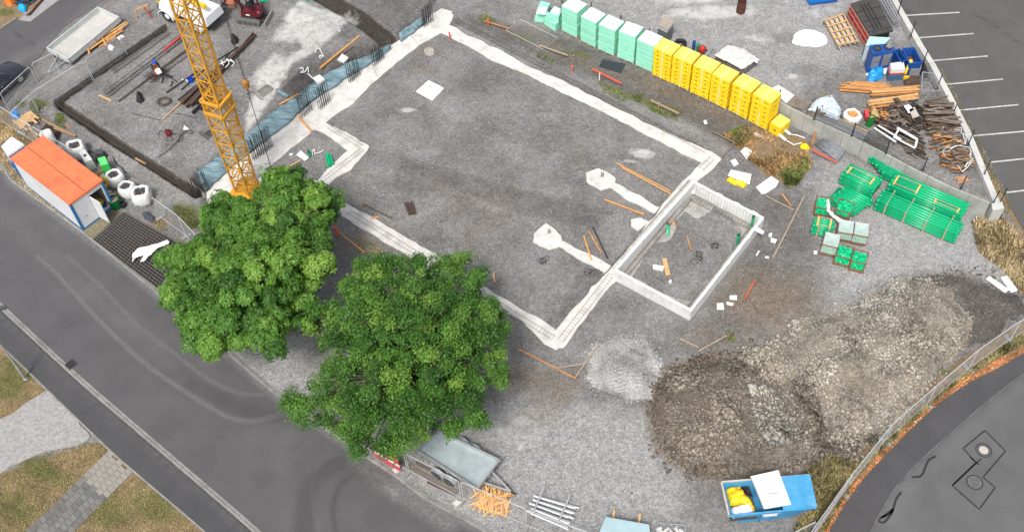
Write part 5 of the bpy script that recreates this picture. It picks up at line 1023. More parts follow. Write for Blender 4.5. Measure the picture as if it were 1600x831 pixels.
# ================================================================ GREEN PIPES
PIPE = mat('green drain pipe', (.003, .37, .155), .3, .14, 3, spec=.5); BAND = mat('pale strapping timber', (.40, .33, .22), .8, .15, 4); YW = mat('yellow timber', (.62, .44, .13), .75, .15, 5)
def pipe_mesh(L, r): mb = MB().ring((0,0,0), (L,0,0), r, r*.9, 14); mb.ring((0,0,0), (.16,0,0), r*1.14, r*1.001, 14); return mb
def pipe_bundle(a, b, rows, cols, r, label, z0=.08, jit=.03, frames=(), bands=(), taper=0, seed=1, nlast=None):
    rg = random.Random(seed); a = G(*a, z0); b = G(*b, z0); rz = ang(a, b); L = (b-a).length; t = thing('pipe_bundle', label, 'pipe bundle', Vector((a.x, a.y, 0)), rz, 'bundles of green drain pipes'); proto = None
    for j in range(rows):
        nc = cols if not (nlast and j == rows-1) else nlast
        for k in range(nc):
            if not (j >= rows-2 or k == 0 or k == nc-1): continue      # only the outer pipes of a closed bundle can be seen
            if proto is None: o = proto = pipe_mesh(L, r).build('pipe', PIPE, t, True)
            else: o = proto.copy(); C.objects.link(o)
            flip = (k+j) % 2; o.location = (rg.uniform(-jit, jit)+(L if flip else 0)+taper*k, r*1.02+k*r*2.16, z0+r+j*r*2.0); o.rotation_euler = (0, 0, math.pi if flip else 0)
    Wd = cols*r*2.16; Ht = z0+rows*2*r
    if rows > 2: MB().box((L/2, Wd/2, z0+(rows-1)*r), (L*.97, Wd-4.5*r, (rows-1)*2*r*.9)).build('core', mat('bundle gap shade', (.003, .16, .07), .8) if 'bundle gap shade' not in bpy.data.materials else bpy.data.materials['bundle gap shade'], t)  # filler block in darker green, paints the shade in the gaps between pipes
    for s in bands:
        mb = MB(); x = s*L; mb.box((x, -.02, Ht/2), (.09, .035, Ht-.02)); mb.box((x, Wd+.03, Ht/2), (.09, .035, Ht-.02)); mb.box((x, Wd/2, .04), (.1, Wd+.1, .07)); mb.box((x, Wd/2, Ht+.02), (.03, Wd, .012)); mb.build('strap_frame', BAND, t)
    for (x0, x1, y0, y1) in frames:
        zz = Ht+.05; 
        for x in (x0*L, x1*L): MB().box((x, (y0+y1)/2*Wd, zz), (.11, (y1-y0)*Wd, .08)).build('timber_bar', YW, t)
        for y in (y0*Wd+.05, y1*Wd-.05): MB().box(((x0+x1)/2*L, y, zz+.055), ((x1-x0)*L, .04, .03)).build('timber_tie', BAND, t)
    return t
pipe_bundle((1364,328), (1490,382), 5, 6, .095, 'large strapped bundle of green pipes, nearest the open gravel', frames=(), bands=(.13, .37, .62, .86), seed=1, nlast=4)
tb = pipe_bundle((1382,304), (1497,353), 5, 6, .095, 'green pipe bundle with yellow timber frame, between the wall-side pipes and the strapped bundle', frames=((.06, .36, .1, .75), (.62, .92, .0, .3)), bands=(), seed=2)
pipe_bundle((1374,278), (1487,327), 3, 5, .09, 'long loose green pipes with yellow wedges lying along the retaining wall', frames=(), taper=-.28, jit=.03, seed=3)
pipe_bundle((1310,287), (1360,312), 5, 7, .09, 'short green pipe bundle with wooden frame, closest to the grey membrane rolls', frames=((.12, .82, .15, .62),), jit=.03, seed=4, nlast=6)
pipe_bundle((1291,318), (1334,340), 3, 8, .09, 'fanned short green pipe bundle just behind the fittings crates', jit=.05, seed=5, taper=.06)
pipe_bundle((1266,366), (1298,373), 5, 4, .085, 'smallest green pipe bundle in a wooden frame left of the fittings crates', frames=((.2, .8, .0, 1),), bands=(.3, .8), jit=.05, seed=6)
for k, q in enumerate(((1403,285),(1431,297),(1453,309))): board([(q[0]-1,q[1]+3),(q[0]+2,q[1]+4),(q[0]+4,q[1]-3),(q[0]+1,q[1]-4)], .55, .1, 'timber_wedge', 'yellow timber wedge on the wall-side green pipes, '+('left of three', 'middle of three', 'right of three')[k], YW, 'wedge')
# crates of fittings
FIT = mat('green fittings', (.005, .50, .22), .35, .25, 6); CW = mat('reddish crate timber', (.23, .10, .055), .8, .25, 4)
def fit_crate(a, b, h, label, wrap=0, seed=1, dep=.85):
    rg = random.Random(seed); a = G(*a); b = G(*b); w = (b-a).length; rz = ang(a, b); t = thing('fittings_crate', label, 'crate', a, rz, 'crates of green pipe fittings')
    mb = MB()
    for x in (0, w):
        for y in (0, dep): mb.box((x, y, h/2+.05), (.06, .06, h+.1))
    mb.build('corner_post', CW, t) if False else None
    for x in (0, w):
        for y in (0, dep): MB().box((x, y, h/2+.03), (.06, .06, h+.06)).build('corner_post', CW, t)
    mb = MB(); mb.box((w/2, dep/2, .1), (w+.1, dep+.1, .03)); [mb.box((x, dep/2, .05), (.1, dep, .07)) for x in (.05, w/2, w-.05)]; mb.build('pallet', CW, t)
    for y in (-.035, dep+.035):
        for z in (.25, h-.02): MB().box((w/2, y, z), (w+.08, .02, .08)).build('slat', CW, t)
    for x in (-.035, w+.035): MB().box((x, dep/2, h-.02), (.02, dep+.05, .08)).build('slat', CW, t)
    mb = MB(); mb.box((w/2, dep/2, h*.45), (w-.08, dep-.08, h*.75))
    for k in range(130):
        f = rg.random(); x = rg.uniform(.06, w-.06); y = rg.uniform(.04, dep-.04); z = h*.84+rg.random()*.12
        if f < .3: y = .015; z = rg.uniform(.2, h*.85)
        d = Vector((rg.gauss(0, 1), rg.gauss(0, 1), rg.gauss(0, .6))).normalized(); c = Vector((x, y, z)); r = rg.uniform(.035, .055); mb.ring(c-d*.07, c+d*.07, r, r*.8, 8)
    tag(mb.build('fittings', FIT, t), kind='stuff')
    if wrap:
        mb = MB(); e = .03; B = [(-e, -e-.03, .3), (w+e, -e-.03, .3), (w+e, dep+e, .3), (-e, dep+e, .3)]; T_ = [(-.0, -.02, h+.14), (w, -.02, h+.14), (w, dep, h+.14), (0, dep, h+.14)]; n = 4; vs = B+T_+[(w/2, dep/2, h+.05)]
        mb.add(vs, [(0,1,5,4), (1,2,6,5), (2,3,7,6), (3,0,4,7), (4,5,8), (5,6,8), (6,7,8), (7,4,8)])
        for q in ((4, 8), (5, 8), (6, 8), (7, 8), (4, 5), (5, 6), (6, 7), (7, 4)): mb.tube([vs[q[0]], vs[q[1]]], .012, 4)
        FM = bpy.data.materials.get('crate film') or mat('crate film', (.62, .70, .68), .25, .1, 4, .02, 7, alpha=.62, spec=.6); mb.build('film_hood', FM, t)
    return t
fit_crate((1271,337),(1294,341), .85, 'open crate of green fittings with a white bag on its right edge, rearmost left', 0, 1)
fit_crate((1303,338),(1325,345), .7, 'open crate of green fittings tucked under the fanned pipes', 0, 2)
fit_crate((1305,376),(1327,380), .85, 'film-covered fittings crate in the middle of the crate group', 1, 3)
fit_crate((1329,381),(1350,385), .9, 'film-covered fittings crate at the right of the crate group', 1, 4)
fit_crate((1281,397),(1303.5,402.6), .95, 'film-covered fittings crate at the front left of the group', 1, 5)
fit_crate((1301.5,412.7),(1324.5,419), .9, 'open fittings crate with grey parts, middle of the front row', 0, 6)
fit_crate((1325.5,422),(1347,427.7), .95, 'open crate heaped with green fittings, front right corner of the group', 0, 7)
tag(lump('white_bag', [(1290,312),(1296,310),(1298,330),(1306,338),(1316,345),(1310,348),(1300,340),(1291,330)], .8, .12, WHITE, amp=.12, edge=.12, cell=.06), 'white plastic bag draped between the two rear fittings crates', 'plastic bag')
# grey membrane rolls and batter board by the wall
t = thing('membrane_rolls', 'bundle of grey ribbed membrane rolls leaning at the foot of the long retaining wall', 'membrane rolls', G(1300,245))
for k in range(7): a, b = G(1275+k*2.2, 226-k*1.9, .12+.03*(k % 2)), G(1310+k*1.6, 252-k*2.2, .12+.04*(k % 2)); MW().tube([a, a.lerp(b, .5)+Vector((0,0,.05)), b], .085, 8).build('roll', mat('grey membrane', (.17, .185, .20), .5, .25, 6, dirt=(.3, .32, .34), dirt_amt=.4) if k == 0 else bpy.data.materials['grey membrane'], t, True)
board([(1265,231),(1270,231),(1275,211),(1271,209)], .1, .35, 'wooden_stake', 'brown wooden stake standing between the yellow bag and the membrane rolls', mat('brown stake', (.3, .15, .07), .8), 'stake')
tag(MW().bar(G(1268,234,.45), G(1308,254,.45), .05, .14).build('batter_board', mat('salmon paint', (.62, .13, .09), .7, .1)), 'salmon red board crossing in front of the grey membrane rolls', 'batter board'); tag(MW().bar(G(1298,261,0), G(1300,254,.42), .06).build('stake', PALE), 'short wooden stake under the right end of the salmon board', 'stake')
tag(lump('yellow_bag', [(1250,228),(1254,223),(1262,226),(1267,232),(1262,236),(1252,233)], .05, .15, mat('yellow bag', (.85, .62, .0), .4, .1), amp=.15), 'small bright yellow plastic bag at the left end of the salmon board', 'plastic bag')
# ================================================================ TOWER CRANE
def project(p):
    d = Vector(p)-Vector((0,0,CAMH)); z = d.dot(_f); return 800+FPX*d.dot(_r)/z, 415.5-FPX*d.dot(_u)/z
def height_at(base, px, py):
    best = min((h*.05 for h in range(0, 500)), key=lambda h: (Vector(project(base+Vector((0,0,h))))-Vector((px, py))).length); return best
CY = mat('crane yellow', (.60, .30, .03), .5, .15, 3, dirt=(.42, .24, .06), dirt_amt=.4)
cb = G(387,300); crane = thing('tower_crane', 'tall yellow lattice tower crane mast rising beside the yellow-green tree', 'crane', cb, rad(64)); 
def mast(z0, z1, s0, s1, bay, leg, br, name):
    n = max(1, round((z1-z0)/bay)); q = [(1,1),(-1,1),(-1,-1),(1,-1)]; mb = MB()
    for x, y in q: mb.bar((x*s0/2, y*s0/2, z0), (x*s1/2, y*s1/2, z1), leg)
    mb.build(name+'_leg', CY, crane) if False else None
    for x, y in q: MB().bar((x*s0/2, y*s0/2, z0), (x*s1/2, y*s1/2, z1), leg).build('mast_leg', CY, crane)
    for i in range(n):
        a, b = i/n, (i+1)/n; sa, sb = s0+(s1-s0)*a, s0+(s1-s0)*b; za, zb = z0+(z1-z0)*a, z0+(z1-z0)*b; mb = MB()
        for k in range(4):
            (x1, y1), (x2, y2) = q[k], q[(k+1) % 4]; A = Vector((x1*sa/2, y1*sa/2, za)); B = Vector((x2*sb/2, y2*sb/2, zb)); A2 = Vector((x2*sa/2, y2*sa/2, za)); B2 = Vector((x1*sb/2, y1*sb/2, zb))
            mb.bar(A, B, br); mb.bar(A2, B2, br); mb.bar(B2, B, br*1.1)
        mb.build('lattice_bay', CY, crane)
mast(.3, 8.2, 1.0, 1.18, 1.12, .10, .05, 'lower'); mast(7.6, 25, .92, .92, 1.12, .10, .05, 'upper')
mb = MB()      # collar where the inner mast leaves the outer one
for z in (8.2, 7.3):
    mb = MB()
    for k, (x, y) in enumerate(((1,1),(-1,1),(-1,-1),(1,-1))): x2, y2 = ((1,1),(-1,1),(-1,-1),(1,-1))[(k+1) % 4]; mb.bar((x*.64, y*.64, z), (x2*.64, y2*.64, z), .16, .14)
    mb.build('collar', CY, crane)
MB().box((0,.1,7.75), (.6,.5,.35)).build('collar_drive', mat('ochre part', (.45, .22, .03), .6, .2, 6), crane)
for x, y in ((1,1),(-1,1),(-1,-1),(1,-1)): MB().bar((x*.45, y*.45, 7.4), (x*.64, y*.64, 8.15), .06).build('collar_strut', CY, crane)
MB().box((0,0,.15), (1.7,1.7,.3)).build('base_frame', CY, crane); MB().box((1.1,-.4,.35), (.9,1.2,.7)).build('ballast_block', WALLT, crane); MB().box((.2,.9,.3), (.8,.5,.5)).build('control_box', DWHITE, crane)
rb = G(431,287); hz_ = height_at(rb, 391, 130); jd = Vector((rb.x-cb.x, rb.y-cb.y, 0)).normalized(); jib = []
ja = math.atan2(jd.y, jd.x)-rad(64)
for i in range(12):
    mb = MB(); c_, s_ = math.cos(ja), math.sin(ja); f_ = lambda x, y, z: (c_*x-s_*y, s_*x+c_*y, z)
    x0, x1 = i*1.3, (i+1)*1.3; mb.bar(f_(x0,-.5,25), f_(x1,-.5,25), .08); mb.bar(f_(x0,.5,25), f_(x1,.5,25), .08); mb.bar(f_(x0,0,25.9), f_(x1,0,25.9), .08)
    for y in (-.5, .5): mb.bar(f_(x0,y,25), f_((x0+x1)/2,0,25.9), .04); mb.bar(f_((x0+x1)/2,0,25.9), f_(x1,y,25), .04)
    mb.build('jib_bay', CY, crane)
hook = thing('crane_hook', 'orange hook block hanging on a thin dark rope right of the crane mast', 'crane hook', rb)
MB().bar((0,0,hz_+.3), (0,0,24.9), .035).build('rope', DSTEEL, hook); MB().bar((.08,0,hz_+.3), (.08,0,24.9), .02).build('rope', DSTEEL, hook)
OCH = mat('hook orange', (.34, .16, .04), .6, .3, 8); MB().tube([(0,0,hz_-.35),(0,0,hz_-.25),(0,0,hz_+.2),(0,0,hz_+.35)], [.1,.2,.2,.1], 10).build('hook_block', OCH, hook)
MB().tube([(0,0,hz_-.35),(0,0,hz_-.55),(.1,0,hz_-.7),(0,0,hz_-.8),(-.1,0,hz_-.72)], .035, 6).build('hook', DSTEEL, hook); MB().bar((0,0,.9), (0,0,hz_-.75), .035).build('chain', DSTEEL, hook)
# ================================================================ SITE CONTAINER
ccx, ccy, cca = -26.3637092, 44.0480483, 2.40635368; CL, CWd, CH = 6.06, 2.44, 2.6
def K_(a, b, z): return Vector((ccx+a*CL*math.cos(cca)+b*CWd*math.sin(cca), ccy+a*CL*math.sin(cca)-b*CWd*math.cos(cca), z))
OR = mat('faded orange roof', (.70, .17, .07), .65, .12, 1.6, .01, 3, dirt=(.44, .11, .06), dirt_amt=.75); CWH = mat('container white', (.66, .68, .69), .5, .05, 1.5, dirt=(.5, .52, .52), dirt_amt=.4); CBL = mat('container blue', (.025, .16, .36), .5, .1, 3)
con = thing('site_container', 'white site container with orange roof, blue corner posts and open door', 'container', K_(.5,.5,0))
def kbox(a0, a1, b0, b1, z0, z1): return MW().hexa([K_(a0,b0,z0), K_(a1,b0,z0), K_(a1,b1,z0), K_(a0,b1,z0)], [K_(a0,b0,z1), K_(a1,b0,z1), K_(a1,b1,z1), K_(a0,b1,z1)])
e = .012; f = .035
kbox(.01,.99,.005,f,.16,2.42).build('side_wall', CWH, con); kbox(.01,.99,1-f,.995,.16,2.42).build('side_wall', CWH, con); kbox(.985,.998,.04,.96,.16,2.42).build('end_wall', CWH, con)
kbox(.002,.014,.04,.52,.16,2.42).build('end_wall', CWH, con); kbox(.002,.014,.91,.96,.16,2.42).build('end_wall', CWH, con); kbox(.002,.014,.52,.91,2.12,2.42).build('door_head', CWH, con)
kbox(.0,1,.0,1,.02,.15).build('base_frame', CBL, con); kbox(.015,.985,.036,.964,.151,.19).build('floor', mat('container floor', (.4, .4, .38), .7, .1), con)
for a0, a1 in ((0,.022), (.978,1)):
    for b0, b1 in ((0,.05), (.95,1)): kbox(a0-.002,a1+.002,b0-.004,b1+.004,.151,2.45).build('corner_post', CBL, con)
rf = kbox(-.006,1.006,-.014,1.014,2.451,2.58).build('roof_frame', OR, con); 
for b0, b1 in ((.02,.49),(.51,.98)): kbox(.01,.99,b0,b1,2.581,2.605).build('roof_panel', OR, con)
kbox(.01,.99,.492,.508,2.581,2.59).build('roof_seam', mat('roof seam', (.2, .05, .02), .8), con)
mb = MW(); mb.hexa([K_(-.004,.02,2.46), K_(-.008,.02,2.46), K_(-.008,.98,2.46), K_(-.004,.98,2.46)], [K_(-.004,.02,2.5), K_(-.008,.02,2.5), K_(-.008,.98,2.5), K_(-.004,.98,2.5)]); 
h0 = K_(-.004,.52,0); od = (K_(-1,.52,0)-h0).normalized(); bd = (K_(0,1,0)-K_(0,0,0)).normalized(); dd_ = (od*math.cos(rad(12))-bd*math.sin(rad(12))*-.5).normalized(); dn = Vector((-dd_.y, dd_.x, 0))*.045
dr = MW().hexa([h0+Vector((0,0,.2)), h0+dd_*.92+Vector((0,0,.2)), h0+dd_*.92+dn+Vector((0,0,.2)), h0+dn+Vector((0,0,.2))], [h0+Vector((0,0,2.1)), h0+dd_*.92+Vector((0,0,2.1)), h0+dd_*.92+dn+Vector((0,0,2.1)), h0+dn+Vector((0,0,2.1))]).build('door', CWH, con)
for s in (-.03, .075): 
    o = MW().bar(h0+dd_*.84+dn.normalized()*s+Vector((0,0,1.1)), h0+dd_*.72+dn.normalized()*s+Vector((0,0,1.1)), .03).build('handle', DGREY); o.parent = dr; o.matrix_parent_inverse = dr.matrix_world.inverted() if False else Matrix.Translation(-Vector(con.location))
MW().bar(K_(-.003,.25,.9), K_(-.003,.27,.9), .04, .05).build('socket', DGREY, con); kbox(.02,.3,.55,.57,1.6,1.62).build('shelf', PALE, con)
tr = K_(.11,.75,.2); mb = MB(); n = 16; mb.tube([tr+Vector((.25*math.cos(6.283*k/n), .25*math.sin(6.283*k/n), .35)) for k in range(n+1)], .09, 8); tag(mb.build('hose_coil', YM), 'coiled yellow hose standing inside the open container door', 'hose')
c = K_(.075,.83,.2); t = thing('bucket', 'dark blue bucket inside the open container door', 'bucket', c); MB().ring((0,0,0), (0,0,.3), .16, .14, 14).build('body', BLUEP, t); MB().cyl((0,0,.01), .13, .15, 12).build('contents', BLACK, t)
# portable toilet
TB = mat('toilet blue', (.01, .14, .52), .45, .08, 3); Qt = Gs([(1,227),(11,241),(36,224),(17,212)], 2.2); cc = sum(Qt, Vector())/4; t = thing('portable_toilet', 'blue and white portable toilet standing behind the orange-roofed container', 'toilet', Vector((cc.x, cc.y, 0)))
P = [Vector((p.x, p.y, .0)) for p in Qt]; c0 = sum(P, Vector())/4; ins = lambda k, z: [Vector((c0.x+(p.x-c0.x)*k, c0.y+(p.y-c0.y)*k, z)) for p in P]
MW().hexa(ins(.96,.12), ins(.96,1.95)).build('cabin', TB, t); MW().hexa(ins(1,.0), ins(1,.118)).build('base', DGREY, t); MW().hexa(ins(1.03,1.952), ins(1.0,2.1)).build('roof', mat('toilet white', (.78,.8,.82), .4, .03), t); MW().hexa(ins(.82,2.101), ins(.7,2.18)).build('roof_dome', bpy.data.materials['toilet white'], t)
for i in range(4):
    a, b = ins(.985, 0)[i], ins(.985, 0)[(i+1) % 4]; MW().bar(a.lerp(b, .18)+Vector((0,0,.25)), a.lerp(b, .18)+Vector((0,0,1.85)), .05).build('rib', TB, t); MW().bar(a.lerp(b, .2)+Vector((0,0,1.5)), a.lerp(b, .8)+Vector((0,0,1.5)), .03, .6).build('side_panel', bpy.data.materials['toilet white'], t)
# bulk bags beside the container
for (x, y, r, h, lab, s) in ((124,243,.55,1.05,'round white bulk bag nearest the container roof, alone beside the grey box',1), (184,287,.5,.95,'leftmost bulk bag of the three touching each other, behind the others',2), (202,304,.48,.9,'middle bulk bag of the three in a row, partly hidden',3), (225,314,.56,1.0,'front bulk bag of the three, largest and nearest the mesh stack',4), (79,224,.4,1.0,'small white bulk bag peeping out behind the container roof',5)):
    bulk_bag(x, y, 0, r, h, lab, DGREY if s != 5 else WHITE, .4*s, s)
t, P, Q = boxthing([(128,250),(139,268),(151,262),(138,244)], 0, .75, 'plastic_tank', 'white slanted plastic tank between container and green box', 'tank', DWHITE, part='tank', inset=.9); MW().tube([sum(Q, Vector())/4, sum(Q, Vector())/4+Vector((0,0,.06))], .1, 10).build('cap', DGREY, t)
t, P, Q = boxthing([(164,276),(178,272),(172,258),(158,262)], 0, .9, 'green_box', 'bright green tapered plastic box beside the bulk bags', 'box', mat('bright green', (.05,.50,.09), .5, .1), inset=.72); c = sum(Q, Vector())/4; MW().hexa([c+(q-c)*1.2+Vector((0,0,.002)) for q in Q], [c+(q-c)*1.1+Vector((0,0,.05)) for q in Q]).build('lid', mat('green lid', (.12,.6,.17), .5), t)
t, P, Q = boxthing([(152,252),(166,250),(164,240),(150,242)], 0, .5, 'grey_case', 'dark grey machine case among black hoses near the green box', 'case', DGREY, inset=.85); MW().bar(Q[0]+Vector((0,0,.03)), Q[1]+Vector((0,0,.03)), .04).build('handle', BLACK, t)
t = thing('green_bin', 'dark green plastic bin at the container\'s open end', 'bin', G(182,323)); MB().ring((0,0,0), (0,0,.75), .34, .31, 16).build('body', mat('bin green', (.0,.13,.03), .4), t); MB().cyl((0,0,.02), .3, .6, 14).build('contents', GWOOD, t)
t = thing('black_tub', 'small black tub beside the dark green bin', 'tub', G(193,322)); MB().ring((0,0,0), (0,0,.32), .2, .18, 14).build('body', BLACK, t); MB().cyl((0,0,.01), .17, .1, 12).build('contents', DGREY, t)
cy_ = G(164,291,.4); tag(MW().tube([cy_+Vector((.3*math.cos(k*.6), .1*math.sin(k*.6), .2+.3*math.sin(k*.6)+k*.012)) for k in range(24)], .05, 6).build('yellow_hose', YM), 'thick yellow hose coil leaning on the container\'s right flank', 'hose')
wood_heap([(166,300),(176,298),(184,310),(176,316)], .5, 22, 'small pile of board offcuts between container and bulk bags', [PALE, OW2, DWHITE], (0,40,80), lens=(.3,.6), seed=9, z=0)
wood_heap([(150,270),(166,262),(170,274),(156,282)], .3, 22, 'scattered slats and white scraps between white tank and green box', [PALE, OW2, WHITE], (30,50,0), lens=(.4,.9), seed=10, z=0)
tag(MW().tube(smooth_line(Gs([(138,236),(148,240),(152,254),(162,250),(172,240),(182,256),(190,262),(196,270)], .05)), .035, 6).build('black_hose', BLACK), 'black hose winding on the gravel behind the bulk bags', 'hose')
# reinforcing mesh stack with film
Pm = Gs([(146,376),(247,452),(287,386),(193,334)], 0); t = thing('mesh_stack', 'stack of dark rusty reinforcing mesh mats beside the road kerb', 'mesh stack', Pm[0]); MESH = mat('rusty mesh', (.11,.10,.092), .75, .3, 8)
for L in range(2):
    z = .05+L*.12; mb = MW(); j = Vector((rnd.uniform(-.01,.01), rnd.uniform(-.01,.01), z)); n1, n2 = 21, 16
    for k in range(n1+1): mb.bar(Pm[0].lerp(Pm[1], k/n1)+j, Pm[3].lerp(Pm[2], k/n1)+j, .03)
    for k in range(n2+1): mb.bar(Pm[0].lerp(Pm[3], k/n2)+j+Vector((0,0,.02)), Pm[1].lerp(Pm[2], k/n2)+j+Vector((0,0,.02)), .03)
    mb.build('mesh_mat', MESH, t)
tag(MW().prism([Vector((p.x, p.y, 0)) for p in Pm], .005, .045).build('shaded_soil', mat('shaded earth', (.024,.021,.018), .95, .2)), kind='structure').name = 'soil'  # sheet of the mats' size, shade under the mesh painted into its dark colour
tag(lump('white_film', [(206,398),(216,387),(240,382),(262,374),(265,379),(245,390),(225,409),(218,410),(226,398),(212,403),(207,410)], .36, .03, WHITE, amp=.06, cell=.07, edge=.12), 'long white torn film lying on the dark mesh stack', 'plastic film')
tag(lump('blue_jacket', [(222,334),(230,331),(242,340),(246,346),(236,348),(226,342)], .0, .12, mat('slate cloth', (.05,.06,.08), .9, .2), amp=.12, edge=.15), 'dark slate blue cloth lying beside the mesh stack', 'cloth')
# ================================================================ TRAILERS
def trailer(rim, z, hb, name, label, mw, mf, tow, towlen, wheels, rear=None):
    R_ = Gs(rim, z); c = sum(R_, Vector())/4; t = thing(name, label, 'trailer', Vector((c.x, c.y, 0))); dz = Vector((0,0,-hb)); F = [p+dz for p in R_]
    MW().hexa([c+dz+(p-c-dz)*.985-Vector((0,0,.09)) for p in F], [c+dz+(p-c-dz)*.985 for p in F]).build('deck', mf, t)
    for i in range(4):
        a, b = R_[i], R_[(i+1) % 4]; d = (b-a).normalized(); n_ = Vector((-d.y, d.x, 0)); n_ = n_ if n_.dot(c-a) > 0 else -n_
        MW().hexa([a+dz, b+dz, b+dz+n_*.04, a+dz+n_*.04], [a, b, b+n_*.04, a+n_*.04]).build('side_board', mw, t); MW().bar(a+n_*.02+Vector((0,0,.015)), b+n_*.02+Vector((0,0,.015)), .07, .035).build('top_rail', mw, t)
        for s in (.0, .5): p = a.lerp(b, s)-n_*.02; MW().bar(p+dz-Vector((0,0,.05)), p+Vector((0,0,.03)), .06).build('stanchion', GALV, t)
    i0, i1 = tow; m0 = (R_[i0]+R_[i1])/2; opp = sum((R_[k] for k in range(4) if k not in tow), Vector())/2; d = (m0-opp).normalized(); zb = Vector((0,0,-hb-.18)); tip = m0+d*towlen+Vector((0,0,-hb-.2)); tip.z = .45
    for s in (.25, .75): p = R_[i0].lerp(R_[i1], s)+zb-d*.6; MW().bar(p, tip, .09, .1).build('drawbar', GALV, t)
    MW().bar(tip-d*.1, tip+d*.3, .07).build('coupling', BLACK, t); w_ = (R_[i1]-R_[i0]).normalized(); jw = tip-d*.5+w_*.25
    MW().bar(jw, Vector((jw.x, jw.y, .2)), .05).build('jockey_leg', GALV, t); MW().tube([Vector((jw.x, jw.y, .14))-w_*.04, Vector((jw.x, jw.y, .14))+w_*.04], .14, 12).build('jockey_wheel', BLACK, t)
    for s in (.2, .8): MW().bar(R_[i0].lerp(R_[i1], s)+zb, opp.lerp(opp, 0)+(R_[i0].lerp(R_[i1], s)-m0)+zb, .08, .12).build('chassis_rail', DGREY, t)
    for q in wheels:
        for sd in (-1, 1):
            p = opp.lerp(m0, q)+w_*sd*((R_[i1]-R_[i0]).length/2+(.1 if hb < .3 else -.25)); p.z = .33; tw = MW().tube([p-w_*.1, p+w_*.1], .33, 18).build('wheel', BLACK, t); o = MW().tube([p-w_*.105, p+w_*.105], .18, 12).build('rim', GALV); o.parent = tw; o.matrix_parent_inverse = Matrix.Translation(-Vector(t.location))
            if hb < .3: a = [p+d*.42*math.cos(k*.5236)+Vector((0,0,.42*math.sin(k*.5236))) for k in range(7)]; mb = MW(); [mb.bar(a[k], a[k+1], .03, .24, up=w_) for k in range(6)]; mb.build('mudguard', GALV, t)
    return t
TW = mat('pale grey trailer board', (.52,.55,.54), .45, .08, 2, dirt=(.38,.4,.39), dirt_amt=.5); TF = mat('dusty trailer floor', (.46,.45,.42), .8, .12, 1.5, .004, 8, dirt=(.32,.31,.29), dirt_amt=.6); TG = mat('zinc sheet floor', (.40,.465,.48), .5, .12, 1.2, dirt=(.24,.29,.29), dirt_amt=.6, metal=.2)
trailer([(72.5,75),(106.5,93),(186,27),(153,11.5)], 1.25, .38, 'flatbed_trailer', 'long pale grey flatbed trailer parked at the road edge near the black car', TW, TF, (0,1), 1.3, (.4,.55))
trailer([(652,703.5),(745.6,763.5),(781,717.5),(686,672)], 1.05, .22, 'tipper_trailer', 'grey zinc tipper trailer half under the deep green tree', GALV, TG, (1,2), 1.3, (.35,.55))
# ================================================================ BLACK CAR
def car(loc, rz, label):
    t = thing('parked_car', label, 'car', loc, rz); CARP = mat('black car paint', (.022,.025,.032), .22, .05, 2, spec=.7); GL = mat('car glass', (.012,.015,.018), .08, .02, 2, spec=.8)
    st = [(2.28,.62,.42,.62),(2.2,.78,.28,.74),(1.95,.88,.22,.84),(1.4,.92,.2,.93),(.95,.93,.2,1.0),(0,.93,.2,1.03),(-1.2,.93,.2,1.04),(-1.9,.90,.22,1.02),(-2.2,.82,.3,.96),(-2.3,.7,.45,.85)]; V = []; n = 10
    for x, w, z0, z1 in st:
        for (a, b) in ((-.92,0),(-1,.25),(-1.0,.6),(-.94,.86),(-.78,.98),(0,1.04),(.78,.98),(.94,.86),(1.0,.6),(1,.25),(.92,0)): V.append((x-(.12*abs(a)**3 if x > 2 else 0), a*w, z0+(z1-z0)*b))
    n = 11; F = [(i*n+k, i*n+(k+1) % n, (i+1)*n+(k+1) % n, (i+1)*n+k) for i in range(len(st)-1) for k in range(n)]; F += [tuple(range(n))[::-1], tuple(range((len(st)-1)*n, len(st)*n))]
    b = MB().add(V, F).build('body', CARP, t, True)
    g = [(1.0,.78,1.0,.0),(.35,.72,1.40,.62),(-.3,.70,1.47,.66),(-1.2,.68,1.42,.62),(-1.95,.74,1.03,.3)]
    V = []; 
    for x, w, z, r in g: V += [(x, -w-.06, 1.0), (x, -w*(.9), z-.03), (x, -w*.55, z), (x, w*.55, z), (x, w*.9, z-.03), (x, w+.06, 1.0)]
    F = [(i*6+k, i*6+k+1, (i+1)*6+k+1, (i+1)*6+k) for i in range(4) for k in range(5)]; MB().add(V, F).build('glasshouse', GL, t, True)
    V = []
    for x, w, z, r in [(.3,.7,1.41,0),(-.3,.69,1.48,0),(-1.2,.66,1.43,0)]: V += [(x,-w*.86,z-.02),(x,-w*.5,z+.012),(x,w*.5,z+.012),(x,w*.86,z-.02)]
    MB().add(V, [(i*4+k, i*4+k+1, (i+1)*4+k+1, (i+1)*4+k) for i in range(2) for k in range(3)]).build('roof', CARP, t, True)
    for s in (-1, 1):
        for x in (1.4, -1.4):
            w = MB().tube([(x, s*.78, .34), (x, s*.95, .34)], .34, 20).build('wheel', BLACK, t); o = MB().tube([(x, s*.8, .34), (x, s*.965, .34)], .22, 10).build('rim', GALV); o.parent = w
        MB().add([(2.2,s*.5,.66),(2.24,s*.5,.56),(2.05,s*.84,.6),(1.98,s*.83,.7)], [(0,1,2,3)]).build('headlight', mat('headlight', (.6,.65,.7), .1) if 'headlight' not in bpy.data.materials else bpy.data.materials['headlight'], t)
        MB().box((.75, s*1.02, 1.0), (.14,.2,.13)).build('mirror', CARP, t); MB().box((-.1, s*.945, .82), (.18,.02,.03)).build('door_handle', GALV, t)
    MB().box((2.27,0,.42), (.06,1.0,.16)).build('grille', BLACK, t)
    for y in (-.35, .35): MB().bar((2.0,y*1.1,.80), (1.1,y*1.5,.985), .02, .012).build('bonnet_crease', CARP, t)
    return t
